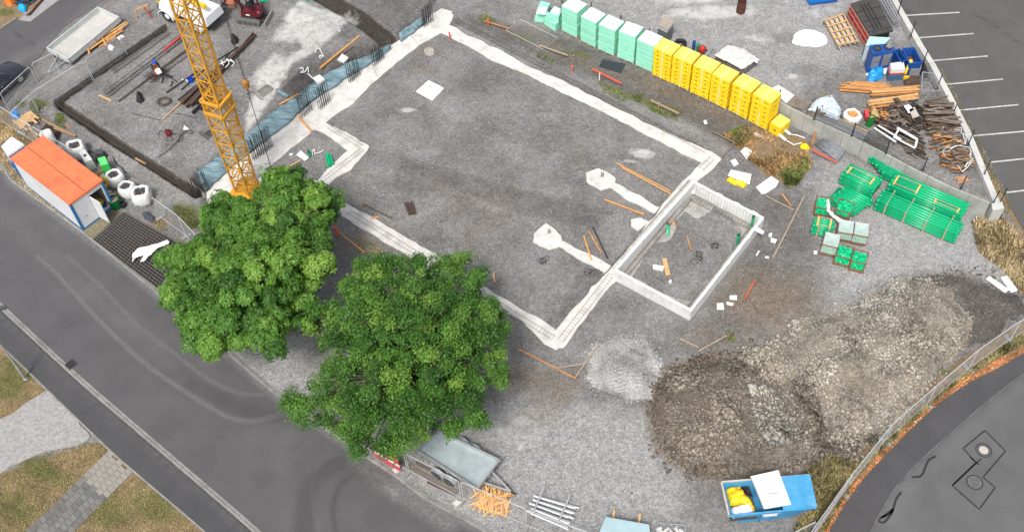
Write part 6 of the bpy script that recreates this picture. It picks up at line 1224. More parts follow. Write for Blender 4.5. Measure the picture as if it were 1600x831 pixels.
ca, cb2 = G(-22,158), G(38,108); cdv = (cb2-ca).normalized(); car(Vector((0,0,0))+G(33,112)-cdv*2.2, ang(ca, cb2), 'black car parked at the left photo edge in front of fence panels')
# ================================================================ SITE FENCES
FW = mat('fence tube', (.58,.60,.61), .45, .08, 4, metal=.4)
def fence_panel(a, b, label, h=2.0, group='galvanised mesh fence panels', zb=0.0, foot=True, wires=True, ztop=None):
    a = G(*a, h+zb); b = G(*b, h+zb); a.z = b.z = zb; d = (b-a); L = d.length; d.normalize(); n_ = Vector((-d.y, d.x, 0)); t = thing('mesh_fence', label, 'fence panel', a, ang(a, b), group)
    mb = MB(); mb.tube([(0,0,.05),(0,0,h-.1),(.08,0,h),(L-.08,0,h),(L,0,h-.1),(L,0,.05)], .024, 6); mb.tube([(0,0,.15),(L,0,.15)], .02, 6); mb.build('frame', FW, t)
    if wires:
        mb = MB(); k = .12
        while k < L: mb.bar((k,0,.15), (k,0,h), .005); k += .12
        z = .35
        while z < h: mb.bar((0,0,z), (L,0,z), .005); z += .3
        mb.build('wire_mesh', FW, t)
    if foot: 
        pass
        MB().box((.0,0,.06), (.22,.7,.12)).build('concrete_foot', K, t)
    return t
fp = [((0,146),(46,104),'fence panel in front of the black car'),((49,100),(80,84),'short fence panel between black car and flatbed trailer'),((16,176),(46,148),'fence panel by the stacked yellow boards, left of the trench corner'),((47,146),(131,95),'fence panel standing below the flatbed trailer'),((133,94),(187,56),'fence panel along the orange battens right of the flatbed trailer'),
      ((-30,148),(46,196),'fence panel crossing the dry grass behind the portable toilet'),((48,197),(110,232),'fence panel running behind the orange-roofed container'),((237,308),(277,337),'fence panel just right of the front bulk bag'),((278,338),(318,380),'fence panel disappearing under the yellow-green tree')]
for a, b, l in fp: fence_panel(a, b, l, foot='container' not in l)
lo = [((560,668),(630,706),'fence panel behind the red and white banner under the deep green tree'),((633,708),(716,751),'fence panel between the road kerb and the tipper trailer'),((720,752),(820,794),'fence panel in front of the loose orange timber pile'),((822,795),(925,834),'fence panel in front of the white scaffold frames')]
for a, b, l in lo: fence_panel(a, b, l)
ro = [((1640,474),(1597,500)),((1596,500),(1531,545)),((1530,546),(1465,601)),((1464,602),(1397,660)),((1396,661),(1330,743)),((1329,744),(1258,845))]
rl = ['fence panel at the right photo edge beside the side road','fence panel behind the flat dark gravel spread','fence panel along the upper part of the pale rubble heap','fence panel along the lower part of the pale rubble heap','fence panel between heap and side road, next above the banner','fence panel carrying the faded white and red banner']
for (a, b), l in zip(ro, rl): fence_panel(a, b, l)
fence_panel((1240,832),(1276,814), 'fence panel running off below the blue skip')
# banners
BR = mat('banner red', (.55,.03,.05), .6, .1, 4); BW = mat('banner white', (.74,.74,.75), .6, .05, 4)
P = Gs([(581,690),(622,714)], 1.75); d = (P[1]-P[0]).normalized(); n_ = Vector((d.y, -d.x, 0)); o = P[0]+n_*.04; L = (P[1]-P[0]).length; t = thing('banner', 'red and white striped banner with lettering on the fence beneath the deep green tree', 'banner', Vector((o.x, o.y, 0)))
for z0, z1, m_, nm in ((.95,1.6,BR,'red_field'), (.70,.95,BW,'white_field'), (.2,.70,BR,'red_field')): MW().hexa([o+Vector((0,0,z0-1.75)), o+d*L+Vector((0,0,z0-1.75)), o+d*L+n_*.01+Vector((0,0,z0-1.75)), o+n_*.01+Vector((0,0,z0-1.75))], [q+Vector((0,0,z1-z0)) for q in (o+Vector((0,0,z0-1.75)), o+d*L+Vector((0,0,z0-1.75)), o+d*L+n_*.01+Vector((0,0,z0-1.75)), o+n_*.01+Vector((0,0,z0-1.75)))]).build(nm, m_, t)
for k in range(11): q = o+d*(.12+k*.145)+n_*.016+Vector((0,0,.42-1.75)); MW().bar(q, q+Vector((0,0,.16)), .06, .008).build('lettering', BW, t)
P = Gs([(1329,744),(1262,842)], 1.8); d = (P[1]-P[0]).normalized(); n_ = Vector((d.y, -d.x, 0)); n_ = n_ if n_.x > 0 else -n_; o = P[0]+n_*.05; L = (P[1]-P[0]).length; t = thing('banner', 'faded white banner with a pinkish red stripe on the fence beside the side road', 'banner', Vector((o.x, o.y, 0)))
for z0, z1, m_, nm in ((1.35,1.85,BW,'white_field'), (.95,1.349,mat('faded red', (.52,.16,.18), .6, .2, 3),'red_field'), (.5,.949,BW,'white_field')): q = [o+Vector((0,0,z0-1.8)), o+d*L+Vector((0,0,z0-1.8)), o+d*L+n_*.01+Vector((0,0,z0-1.8)), o+n_*.01+Vector((0,0,z0-1.8))]; MW().hexa(q, [p+Vector((0,0,z1-z0)) for p in q]).build(nm, m_, t)
# fence lying flat by the mint bags
P = Gs([(791,48),(848,77),(872,60),(814,31)], .06); t = thing('fallen_fence', 'mesh fence panel lying flat on the ground left of the mint packs', 'fence panel', P[0]); MW().tube(P+[P[0]], .022, 6).build('frame', FW, t); mb = MW()
for k in range(1, 22): mb.bar(P[0].lerp(P[1], k/22), P[3].lerp(P[2], k/22), .005)
for k in range(1, 10): mb.bar(P[0].lerp(P[3], k/10), P[1].lerp(P[2], k/10), .005)
mb.build('wire_mesh', FW, t)
# ================================================================ LEFT SITE: TARP, REBAR, MACHINES
TARP = mat('blue grey tarp', (.14,.22,.25), .5, .65, 2.5, .02, 5, dirt=(.26,.36,.40), dirt_amt=.6)
_n, _l = nodes(TARP); _tc = [q for q in _n if q.type == 'TEX_COORD'][0]; _mp = _n.new('ShaderNodeMapping'); _mp.inputs['Rotation'].default_value = (0, 0, rad(-38)); _mp.inputs['Scale'].default_value = (.35, 2.2, 1)  # stretched noise paints the dark of the folds as streaks into the colour
for q in list(_tc.outputs['Object'].links): _s = q.to_socket; _l.remove(q); _l.new(_mp.outputs[0], _s)
_l.new(_tc.outputs['Object'], _mp.inputs[0])
def draped(top, bot, z1, z0, label, seed=1):
    A = resample(Gs(top, z1), .25); n = len(A); B_ = smooth_line(Gs(bot, z0), 12); Bl = [0]
    for a, b in zip(B_[:-1], B_[1:]): Bl.append(Bl[-1]+(b-a).length)
    def atB(s):
        x = s*Bl[-1]; i = max(1, next((k for k, v in enumerate(Bl) if v >= x), len(Bl)-1)); q = (x-Bl[i-1])/max(1e-6, Bl[i]-Bl[i-1]); return B_[i-1].lerp(B_[i], q)
    m_ = 9; V = []
    for i in range(n):
        s = i/(n-1); a, b = A[i], atB(s)
        for j in range(m_):
            u = j/(m_-1); p = a.lerp(b, u); p.z += .10*u*(1-u)*2+(float(vnoise(i*.9+seed, u*2.0))-.5)*.34*math.sin(math.pi*min(1, u+.12))+.06; p += Vector(((float(vnoise(i*.7, 5+u))-.5)*.12, (float(vnoise(i*.7, 9+u))-.5)*.12, 0)); V.append(p)
    F = [(i*m_+j, (i+1)*m_+j, (i+1)*m_+j+1, i*m_+j+1) for i in range(n-1) for j in range(m_-1)]; o = MW().add(V, F).build('tarp', TARP, None, True)
    sf = o.modifiers.new('thickness', 'SOLIDIFY'); sf.thickness = .015; return tag(o, label, 'tarp')
draped([(306,272),(352,236),(395,203),(426,176),(462,151),(502,120),(543,100),(578,87),(610,70)], [(322,300),(358,266),(400,232),(446,196),(480,165),(520,138),(548,119),(585,97),(612,77)], ZL+.03, .10, 'long crumpled blue-grey tarp draped along the edge behind the rebar starters', 3)
draped([(622,53),(640,42),(660,25)], [(627,66),(646,52),(664,36)], ZL+.03, .10, 'short blue-grey tarp piece at the top end of the wide footing', 8)
DREB = mat('dark rebar', (.028,.027,.028), .6, .2, 5, metal=.3)
def starters(a, b, n, h, label, rows=2):
    a, b = G(*a), G(*b); d = (b-a).normalized(); n_ = Vector((-d.y, d.x, 0)); t = thing('rebar_starter', label, 'rebar', a, 0, 'groups of upright rebar starters')
    for k in range(n):
        for r in range(rows):
            p = a.lerp(b, k/(n-1))+n_*r*.18; lean = Vector((rnd.gauss(0,.02), rnd.gauss(0,.02), 0)); MW().tube([p+Vector((0,0,.02)), p+lean+Vector((0,0,h+rnd.uniform(-.08,.08)))], .022, 5).build('rebar', DREB, t)
    for z in (.25, .8): MW().bar(a+Vector((0,0,z))-d*.1+n_*.05, b+Vector((0,0,z))+d*.1+n_*.05, .014).build('tie_bar', DREB, t)
for a, b, n, h, l in (((664,44),(677,35),5,1.7,'at the top corner of the wide footing'), ((586,105),(600,93),6,1.5,'by the far end of the long tarp'), ((548,131),(563,119),6,1.9,'right of the white board'), ((502,173),(516,160),6,1.8,'at the middle of the long tarp'), ((473,186),(488,174),5,1.8,'just left of the tarp middle'), ((398,252),(427,231),11,1.9,'beside the crane mast, the widest group'), ((306,313),(328,298),8,1.8,'at the left end of the wide footing')):
    starters(a, b, n, h, 'dark upright rebar starters '+l)
def bar_px(a, b, z, w, h, name, label, m, cat=None): return tag(MW().bar(G(*a, z), G(*b, z+.001), w, h).build(name, m), label, cat or name.replace('_', ' '))
z5 = ZL+.06
for a, b, w, h, r, l in (((177,114),(265,51),.42,.08,.010,'flat ladder-like rebar cage nearest the narrow trench'), ((168,151),(288,60),.34,.3,.013,'dark tall rebar cage with the red tube, behind the worker'), ((186,160),(292,80),.1,.06,.012,'thin rebar ladder beside the dark cage'), ((232,128),(300,80),.5,.08,.010,'flat rebar cage right of the worker')):
    o = rebar_cage(G(*a, ZL), G(*b, ZL), w, h, z5, None, 'rebar_cage', l, .2, r, 'rebar cages on the gravel', DREB if h > .2 else STEEL); o['category'] = 'rebar cage'; o['label'] = l
rebar_cage(G(95,164,ZL-.4), G(300,300,ZL-.4), .45, .12, ZL-.25, None, 'rebar_cage', 'long rebar ladder lying in the bottom of the lower trench', .25, .010, 'rebar cages on the gravel', STEEL)['category'] = 'rebar cage'
bar_px((256,79), (281,58), ZL+.45, .1, .06, 'red_tube', 'bright red tube lying on the dark rebar cage', mat('bright red', (.65,.02,.03), .4))
def mesh_mat(q, z, label, n1=10, n2=8):
    P = Gs(q, z); mb = MW()
    for k in range(n1+1): mb.bar(P[0].lerp(P[1], k/n1), P[3].lerp(P[2], k/n1), .016)
    for k in range(n2+1): mb.bar(P[0].lerp(P[3], k/n2)+Vector((0,0,.015)), P[1].lerp(P[2], k/n2)+Vector((0,0,.015)), .016)
    return tag(mb.build('rebar_mat', DREB), label, 'rebar mat', 'rebar mats on the left site')
mesh_mat([(397,140),(411,152),(430,138),(417,127)], ZL-.3, 'rebar mat at the bottom of the small square pit beside the hook rope'); mesh_mat([(314,205),(327,214),(340,205),(330,197)], ZL-.28, 'rebar mat in the pit left of the crane mast'); mesh_mat([(440,140),(466,156),(492,128),(468,112)], ZL+.12, 'rebar mat lying partly under the long tarp', 14, 12); mesh_mat([(226,120),(244,128),(262,112),(246,104)], ZL+.06, 'light rebar mat on the gravel at the worker\'s feet', 8, 8)
BEAM = mat('brown steel beam', (.075,.045,.035), .7, .25, 3); t = thing('steel_beam_stack', 'bundle of long brown steel beams beside the crane mast', 'steel beams', G(330,120,ZL))
for k, (a, b) in enumerate((((284,163),(345,103)), ((291,168),(352,106)), ((298,166),(358,98)), ((340,112),(392,62)), ((345,112),(400,56)), ((350,108),(397,53)), ((308,163),(338,134)), ((301,178),(330,150)), ((313,172),(334,148)))):
    p, q = G(*a, ZL+.12+.05*(k % 3)), G(*b, ZL+.12+.05*(k % 3)); mb = MW(); w = (.28, .22, .2, .12, .1, .1, .16, .12, .1)[k]; mb.bar(p, q, w, .03); mb.bar(p+Vector((0,0,.08)), q+Vector((0,0,.08)), .03, .14); mb.bar(p+Vector((0,0,.16)), q+Vector((0,0,.16)), w, .03); mb.build('beam', BEAM if k < 6 else DSTEEL, t)
for k, (a, b, l) in enumerate((((260,145),(311,110),'long dark bar left of the beams, nearest the worker'), ((283,141),(300,126),'short dark bar with bent end beside the blue bucket'), ((300,126),(322,107),'dark bar running up from the blue bucket'), ((278,157),(306,134),'dark bar between blue bucket and brown beams'), ((352,92),(358,84),'short dark bar stub under the crane mast'), ((340,94),(372,74),'thin dark bar pointing to the excavator'), ((372,74),(380,80),'hooked end of a thin dark bar near the beams'), ((253,116),(270,120),'dark steel rod on the gravel beside the worker\'s boots'), ((262,118),(276,128),'slim dark rod lying right of the worker'), ((253,130),(255,120),'short dark peg on the gravel below the worker'), ((267,135),(269,127),'tiny dark peg below the slim rod'))): bar_px(a, b, ZL+.08, .09 if k < 4 else .05, .07, 'steel_bar', l, DSTEEL)
bar_px((254,187), (283,160), ZL+.08, .07, .05, 'timber_lath', 'thin pale lath lying left of the brown beams', WOOD); bar_px((155,149), (174,158), ZL+.08, .12, .05, 'timber_board', 'short pale board at the lower end of the rebar cages', WOOD); bar_px((212,247), (228,256), .1, .16, .04, 'timber_board', 'pale board lying on the trench edge behind the bulk bags', WOOD)
bar_px((500,107), (561,57), ZL+.10, .14, .08, 'timber_plank', 'long orange plank above the tarp, right of the white strap marks', OWOOD); bar_px((436,164), (466,147), ZL+.09, .12, .06, 'timber_plank', 'short orange plank touching the tarp near the blue roll', OWOOD); bar_px((464,180), (487,205), .12, .13, .07, 'timber_plank', 'orange plank lying across the wide footing', OWOOD)
bar_px((530,88), (553,74), ZL+.07, .12, .06, 'steel_bar', 'brown bar lying beside the long orange plank', BWOOD)
tag(MW().tube(Gs([(432,141),(451,152)], ZL+.15), .13, 10).build('blue_roll', TARP), 'rolled blue-grey membrane beside the rebar mat', 'roll')
board([(528,96),(538,100),(545,93),(535,87)], ZL+.05, .16, 'white_board', 'rounded white block lying above the upright rebar by the long plank', WHITE); board([(490,125),(497,133),(508,127),(500,120)], ZL+.1, .2, 'white_block', 'crumpled white block on the tarp near the rebar mat', WHITE)
def strap(pts, label, z=ZL+.07, r=.035): return tag(MW().tube(smooth_line(Gs(pts, z), 4), r, 5).build('white_strap', WHITE), label, 'strap')
strap([(493,83),(494,77),(499,76),(502,81),(505,88),(507,88)], 'white strap curled like a 9 on the pale concrete crust'); strap([(499,91),(500,87),(503,89),(501,92)], 'tiny white loop below the curled strap'); strap([(468,108),(472,106),(474,110),(469,114),(477,112),(481,105),(482,113)], 'zigzag white strap above the rebar mat'); strap([(481,115),(486,120),(491,125)], 'short white strap reaching to the white block'); strap([(529,53),(531,49),(528,48)], 'smallest white strap near the ditch')
for k, p in enumerate((([(343,101),(350,98),(356,94),(364,97)]), ([(352,106),(358,99),(354,92)]), ([(360,93),(366,99),(362,104)]), ([(346,95),(349,103)]))): strap(p, 'white tie strap on the brown beams, '+('running lengthwise','crossing left of the middle','crossing at the right end','at the left end')[k], ZL+.42, .03)
t = thing('bucket', 'bright blue bucket standing between dark bars near the crane mast', 'bucket', G(299,128,ZL)); MB().ring((0,0,0), (0,0,.3), .17, .15, 14).build('body', mat('vivid blue', (.0,.05,.55), .4), t); MB().cyl((0,0,.01), .14, .12, 12).build('contents', BLUEP, t)
strap([(284,124),(288,126),(291,125),(293,128)], 'white strap beside the bright blue bucket')
mbw = MW()
for k in range(60): a = k*.55; r = .5+.12*math.sin(k*1.7); 
wc = G(257,160,ZL+.06); tag(MW().tube([wc+Vector(((.42+.1*math.sin(k*1.9))*math.cos(k*.5), (.36+.1*math.cos(k*1.3))*math.sin(k*.5), .02+.15*float(vnoise(k*.7, 3)))) for k in range(150)], .012, 4).build('wire_coil', STEEL), 'tangled coil of rusty binding wire on the left gravel', 'wire coil')
tag(lump('black_bag', [(212,160),(214,148),(222,147),(226,158),(220,163)], ZL, .35, BLACK, amp=.15, edge=.2), 'black bag with loose ends left of the wire coil', 'bag'); tag(lump('dark_sack', [(360,65),(360,60),(368,57),(373,63),(372,69),(364,70)], ZL, .35, BLACK, amp=.15, edge=.2), 'black sack on the gravel below the mini excavator', 'sack')
def cable(pts, label, z, r=.018): return tag(MW().tube(smooth_line(Gs(pts, z), 5), r, 5).build('cable', BLACK), label, 'cable')
cable([(247,212),(250,205),(258,208),(263,211),(259,220),(270,218),(262,210),(274,209),(286,214),(278,222),(284,208),(298,203),(300,210),(290,207),(266,232),(248,245)], 'black cable looping round the red socket box', ZL+.06); cable([(205,177),(225,182),(250,188)], 'thin black cable lying left of the pale lath', ZL+.06); cable([(272,177),(290,180),(307,185)], 'thin black cable lying right of the pale lath', ZL+.06)
t, P, Q = boxthing([(260,213),(268,213),(267,206),(259,206)], ZL, .25, 'socket_box', 'small dark red socket box in the cable loops', 'socket box', mat('dark red', (.16,.015,.02), .5)); MW().bar(Q[0].lerp(Q[3], .5)+Vector((0,0,.05)), Q[1].lerp(Q[2], .5)+Vector((0,0,.05)), .03, .06).build('handle', BLACK, t)
tag(lump('white_cloth', [(286,203),(288,196),(291,198),(296,202),(290,205)], ZL, .15, WHITE, amp=.1, cell=.06, edge=.1), 'small white rag beside the cable loops', 'rag')
# battens and debris by the flatbed trailer
t = thing('batten_pile', 'orange battens piled along the flatbed trailer', 'timber', G(170,60,0)); rg = random.Random(5)
for a, b in (((134,80),(192,44)),((140,78),(198,38)),((150,70),(200,36)),((158,60),(196,35)),((165,64),(192,48)),((155,74),(180,58))): MW().bar(G(*a, ZL+.1+rg.random()*.2), G(*b, ZL+.1+rg.random()*.2), .11, .05).build('batten', rg.choice([OWOOD, WOOD]), t)
for a, b in (((136,72),(140,86)), ((160,60),(166,72))): MW().bar(G(*a, ZL+.4), G(*b, ZL+.3), .1, .05).build('cross_batten', OWOOD, t)
bar_px((133,92), (190,50), ZL+.1, .06, .06, 'galvanised_tube', 'long galvanised tube lying beside the orange battens', GALV)
for q, l in (([(182,60),(192,55),(196,58),(186,64)],'crumpled white film scrap beside the upper end of the orange battens'), ([(167,74),(174,70),(180,74),(176,80),(169,79)],'crumpled white film scrap beside the lower end of the orange battens')): tag(lump('film_scrap', q, ZL, .08, DWHITE, amp=.12, cell=.07, edge=.12), l, 'plastic film')
t = thing('batter_board', 'orange wooden batter frame with a red post left of the white truck', 'batter board', G(225,20,ZL)); 
for a, b, z1, z2, w in (((212,16),(231,8),.8,.8,.12), ((212,16),(214,30),.8,.0,.1), ((231,8),(232,22),.8,.0,.1)): MW().bar(G(*a, ZL+z1), G(*b, ZL+z2), w, .05).build('board', OWOOD, t)
MW().bar(G(225,12,ZL+.5), G(237,28,ZL+.1), .07).build('red_post', RED, t)
# dark pile of planks and grass at the bottom-left corner
t = thing('board_stack', 'stack of pale yellow boards with a blue bag at the left edge', 'timber', G(35,190)); rg = random.Random(8)
for k in range(9): a = G(22+k*2.6, 190-k*2.2, .1+.04*k); d = G(48+k*.5, 200, .1)-G(26, 180, .1); d.normalize(); MW().bar(a, a+d*rg.uniform(.9,1.5), .16, .05).build('board', WOOD, t)
tag(lump('blue_bag', [(16,186),(18,176),(26,173),(33,178),(31,186),(22,188)], .25, .2, mat('mid blue bag', (.03,.22,.55), .4, .15), amp=.15, edge=.15), 'mid blue plastic bag lying on the pale board stack', 'plastic bag')
for a, b, l, m_ in (((54,181),(118,213),'long brown plank pointing at the trench','p'), ((84,200),(116,212),'short brown plank doubling the long one','p'), ((97,190),(120,206),'reddish lath behind the brown planks','o'), ((20,188),(38,201),'lower pale board below the blue bag','w'), ((45,200),(60,212),'pale board end near the container roof','w')): bar_px(a, b, .15, .15, .06, 'timber_plank', l, {'p': mat('brown plank', (.3,.19,.11), .8, .2, 4) if 'brown plank' not in bpy.data.materials else bpy.data.materials['brown plank'], 'o': OW2, 'w': WOOD}[m_])
tag(lump('brown_tarp', [(58,210),(72,194),(96,205),(94,216),(80,222),(64,220)], .0, .12, mat('dark brown sheet', (.05,.03,.022), .8, .3), amp=.1), 'dark brown sheet on the ground behind the container', 'tarp')
# top-left corner things
tag(lump('orange_drum', [(6,6),(8,-6),(22,-8),(26,2),(20,10),(10,10)], .0, .5, mat('deep orange plastic', (.68,.16,.02), .5, .1), amp=.06, edge=.3), 'rounded bright orange tarpaulin in the top left corner', 'tarp'); tag(lump('cyan_tarp', [(28,15),(34,10),(45,13),(43,19),(35,21)], .0, .25, mat('cyan tarp', (.01,.36,.72), .4, .12), amp=.2, edge=.2), 'small cyan-blue tarp in the top left corner', 'tarp')
wood_heap([(26,6),(34,-8),(62,-8),(60,0),(44,12),(34,10)], .3, 40, 'blue bars and dark rods heaped in the top left corner', [BLUEP, DGREY, DSTEEL], (30,50,-20), seed=12, z=0, name='bar_pile')
bar_px((45,24), (68,-2), .15, .12, .15, 'rusty_rail', 'rusty rail along the pale pavement in the top left corner', RUST); board([(37,25),(43,27),(45,24),(40,22)], 0, .2, 'concrete_foot', 'small concrete foot at the pale pavement edge', K, 'concrete foot')
# mini excavator
a, b = G(371,38,ZL), G(405,43,ZL); rz = ang(a, b); t = thing('mini_excavator', 'dark red mini excavator on grey tracks, cut by the top edge', 'excavator', (a+b)/2, rz); MR = mat('excavator maroon', (.10,.008,.014), .35, .1, 3, spec=.6); TRK = mat('dusty track', (.13,.125,.12), .9, .3, 8)
for y in (.15, 1.35):
    mb = MB(); pr = [(-.75,.0),(-.9,.12),(-.9,.3),(-.75,.42),(.75,.42),(.9,.3),(.9,.12),(.75,.0)]; mb.add([(x, y-.15, z+.01) for x, z in pr]+[(x, y+.15, z+.01) for x, z in pr], [tuple(range(8)), tuple(range(8, 16))[::-1]]+[(i, i+8, (i+1) % 8+8, (i+1) % 8) for i in range(8)]); tr_ = mb.build('track', TRK, t)
    for x in (-.6,-.2,.2,.6): o = MB().tube([(x, y-.17, .2), (x, y+.17, .2)], .13, 10).build('roller', DGREY); o.parent = tr_
MB().box((0,.75,.4), (1.2,1.0,.25)).build('undercarriage', DGREY, t); MB().cyl((0,.75,.53), .4, .1, 16).build('turntable', BLACK, t)
mb = MB(); mb.hexa([(-.5,.2,.64),(.95,.25,.64),(.95,1.25,.64),(-.5,1.3,.64)], [(-.45,.22,1.0),(.9,.3,1.2),(.9,1.2,1.2),(-.45,1.28,1.0)]); mb.build('body', MR, t); MB().tube([(.82,.3,.75),(.95,.3,1.1),(.8,.35,1.25)], [.2,.22,.1], 10).build('rear_hood', MR, t, True); MB().box((.98,.3,1.05), (.03,.12,.1)).build('tail_light', mat('tail light', (.8,.2,.05), .3), t)
for x, y in ((-.4,.35),(.5,.35),(.5,1.2),(-.4,1.2)): MB().bar((x,y,1.0), (x*.9,y,2.3), .07).build('cab_post', BLACK, t)
MB().box((.04,.78,2.33), (1.1,1.0,.07)).build('cab_roof', BLACK, t); MB().box((.1,.8,1.3), (.45,.45,.15)).build('seat', BLACK, t); MB().box((.3,.8,1.6), (.1,.45,.5)).build('seat_back', BLACK, t); MB().box((.05,.22,.78), (.3,.01,.12)).build('name_plate', WHITE, t)
MB().bar((-.4,.75,.9), (-1.3,.75,2.0), .2, .18).build('boom', MR, t); MB().bar((-1.3,.75,2.0), (-2.0,.75,1.0), .16, .14).build('dipper', MR, t); MB().box((-2.05,.75,.75), (.4,.5,.35), ry=.4).build('bucket', DGREY, t)
MB().box((1.32,.75,.3), (.08,1.5,.32)).build('blade', mat('blade grey', (.28,.26,.24), .8, .2, 5), t); [MB().bar((.6,y,.3), (1.3,y,.3), .08).build('blade_arm', DGREY, t) for y in (.4, 1.1)]
tag(lump('green_net', [(408,6),(406,-2),(416,-6),(421,0),(414,6)], ZL, .12, FIT, amp=.2, cell=.07, edge=.1, fr=5), 'small tangle of bright green net beside the mini excavator', 'net'); tag(lump('green_net', [(478,3),(476,-4),(488,-6),(486,2)], ZL, .12, FIT, amp=.2, cell=.07, edge=.1, fr=5), 'bright green net scrap at the ditch on the top edge', 'net')
board([(316,24),(331,43),(354,14),(338,4)], ZL, .12, 'steel_plate', 'large dusty steel plate leaning near the crane mast top', mat('dusty plate', (.19,.185,.18), .85, .15, 3), 'steel plate')
t = thing('brick_pallet', 'pallet of reddish bricks behind the steel plate', 'brick pallet', G(362,10,ZL)); BRK = mat('brick red', (.38,.15,.09), .85, .3, 8); P = Gs([(355,14),(368,14),(368,-2),(355,-2)], ZL); MW().hexa([p+Vector((0,0,.02)) for p in P], [p+Vector((0,0,.14)) for p in P]).build('pallet', PALE, t)
for k in range(5): a, b = P[0].lerp(P[3], (k+.1)/5), P[1].lerp(P[2], (k+.1)/5); c_, d_ = P[1].lerp(P[2], (k+.9)/5), P[0].lerp(P[3], (k+.9)/5); MW().hexa([q+Vector((0,0,.15)) for q in (a,b,c_,d_)], [q+Vector((0,0,.42+.03*(k % 2))) for q in (a,b,c_,d_)]).build('brick_row', BRK, t)
# white truck with yellow window frame, cut by the top edge
a = G(252,32,ZL); rz = ang(G(245,30,ZL), G(283,40,ZL))-.15; t = thing('mobile_excavator', 'white and yellow wheeled machine behind the crane mast, cut by the top edge', 'construction vehicle', G(265,34,ZL), rz); VW = mat('vehicle white', (.68,.70,.71), .35, .05, 3)
for x in (0, 2.6):
    for y in (.1, 1.9): w = MB().tube([(x, y-.16, .5), (x, y+.16, .5)], .5, 22).build('wheel', BLACK, t, False); o = MB().tube([(x, y-.175, .5), (x, y+.175, .5)], .22, 14).build('rim', WHITE); o.parent = w
    mb = MB(); pr = [(x+.68*math.cos(q*.3142), .45+.62*math.sin(q*.3142)) for q in range(11)]
    for k in range(10): mb.bar((pr[k][0], .0, pr[k][1]), (pr[k+1][0], .0, pr[k+1][1]), .45, .06, up=(0,0,1))
    mb.build('mudguard', VW, t)
MB().box((1.3,1.0,.75), (4.2,1.5,.35)).build('chassis', DGREY, t); MB().hexa([(.5,.1,.95),(3.8,.1,.95),(3.8,1.9,.95),(.5,1.9,.95)], [(.6,.2,1.7),(3.7,.2,1.6),(3.7,1.8,1.6),(.6,1.8,1.7)]).build('body', VW, t)
MB().hexa([(-.85,.1,.75),(.45,.1,.95),(.45,1.9,.95),(-.85,1.9,.75)], [(-.7,.2,1.35),(.45,.2,1.7),(.45,1.8,1.7),(-.7,1.8,1.35)]).build('hood', VW, t); MB().hexa([(-1.1,.2,.55),(-.86,.2,.55),(-.86,1.8,.55),(-1.1,1.8,.55)], [(-1.05,.2,.95),(-.86,.2,.95),(-.86,1.8,.95),(-1.05,1.8,.95)]).build('bumper', DGREY, t)
for y0, y1 in ((.25,.95),): MB().box((-.82,.55,1.5), (.1,.75,.5)).build('window_frame', YM, t); MB().box((-.88,.55,1.5), (.02,.55,.32)).build('window', BLACK, t)
MB().bar((1.0,1.0,1.9), (3.6,.6,2.3), .25, .25).build('boom', YM, t)
tag(lump('spoil_ridge', [(300,6),(312,-6),(326,-8),(330,0),(318,8)], ZL, .4, DSTEEL, amp=.2), 'dark machine attachment on the ground behind the crane mast', 'attachment')
# ================================================================ WORKER
import bmesh
SKIN = mat('skin', (.42,.24,.17), .6, .05, 6); HIVIS = mat('hi-vis orange trousers', (.85,.17,.03), .7, .08, 6); NAVY = mat('navy jacket', (.018,.022,.05), .85, .1, 6); BOOT = mat('work boots', (.03,.022,.018), .8)
def skin(name, verts, edges, radii, m, parent, lv=2):
    me = bpy.data.meshes.new(name); bm = bmesh.new(); L = bm.verts.layers.skin.verify(); vs = [bm.verts.new(v) for v in verts]; [bm.edges.new((vs[a], vs[b])) for a, b in edges]
    for k, v in enumerate(vs): r = radii[k]; v[L].radius = (r, r) if not isinstance(r, tuple) else r; v[L].use_root = (k == 0)
    bm.to_mesh(me); bm.free(); me.materials.append(m); o = bpy.data.objects.new(name, me); C.objects.link(o); s = o.modifiers.new('skin', 'SKIN'); s.use_smooth_shade = True; q = o.modifiers.new('sub', 'SUBSURF'); q.levels = q.render_levels = lv; o.parent = parent; return o
wl_ = G(248,120,ZL); wk = thing('person', 'worker with blue helmet, dark jacket and orange trousers bending forward, holding a white board', 'person', wl_, rad(-60))
# x forward; bent forward at the hips
J = dict(pel=(0,0,.93), spi=(.10,0,1.12), che=(.22,0,1.30), nec=(.30,0,1.44), hed=(.36,0,1.52), top=(.40,0,1.62), hl=(0,.1,.9), kl=(.10,.12,.5), al=(-.02,.13,.1), fl=(.16,.14,.05), hr=(0,-.1,.9), kr=(.06,-.13,.5), ar=(-.16,-.14,.1), fr=(.02,-.15,.05),
         sl=(.22,.19,1.36), el=(.36,.24,1.10), wl=(.56,.14,1.02), sr=(.22,-.19,1.36), er=(.36,-.25,1.10), wr=(.56,-.14,1.02), hdl=(.63,.11,1.02), hdr=(.63,-.11,1.02))
N = list(J); ix = {k: i for i, k in enumerate(N)}; V = [J[k] for k in N]; E_ = [('pel','spi'),('spi','che'),('che','nec'),('nec','hed'),('hed','top'),('pel','hl'),('hl','kl'),('kl','al'),('al','fl'),('pel','hr'),('hr','kr'),('kr','ar'),('ar','fr'),('che','sl'),('sl','el'),('el','wl'),('wl','hdl'),('che','sr'),('sr','er'),('er','wr'),('wr','hdr')]
Rr = dict(pel=.12, spi=.11, che=.13, nec=.055, hed=.085, top=.09, hl=.09, kl=.06, al=.04, fl=.04, hr=.09, kr=.06, ar=.04, fr=.04, sl=.055, el=.042, wl=.028, sr=.055, er=.042, wr=.028, hdl=.035, hdr=.035)
E2 = [(ix[a], ix[b]) for a, b in E_]; R2 = [Rr[k] for k in N]
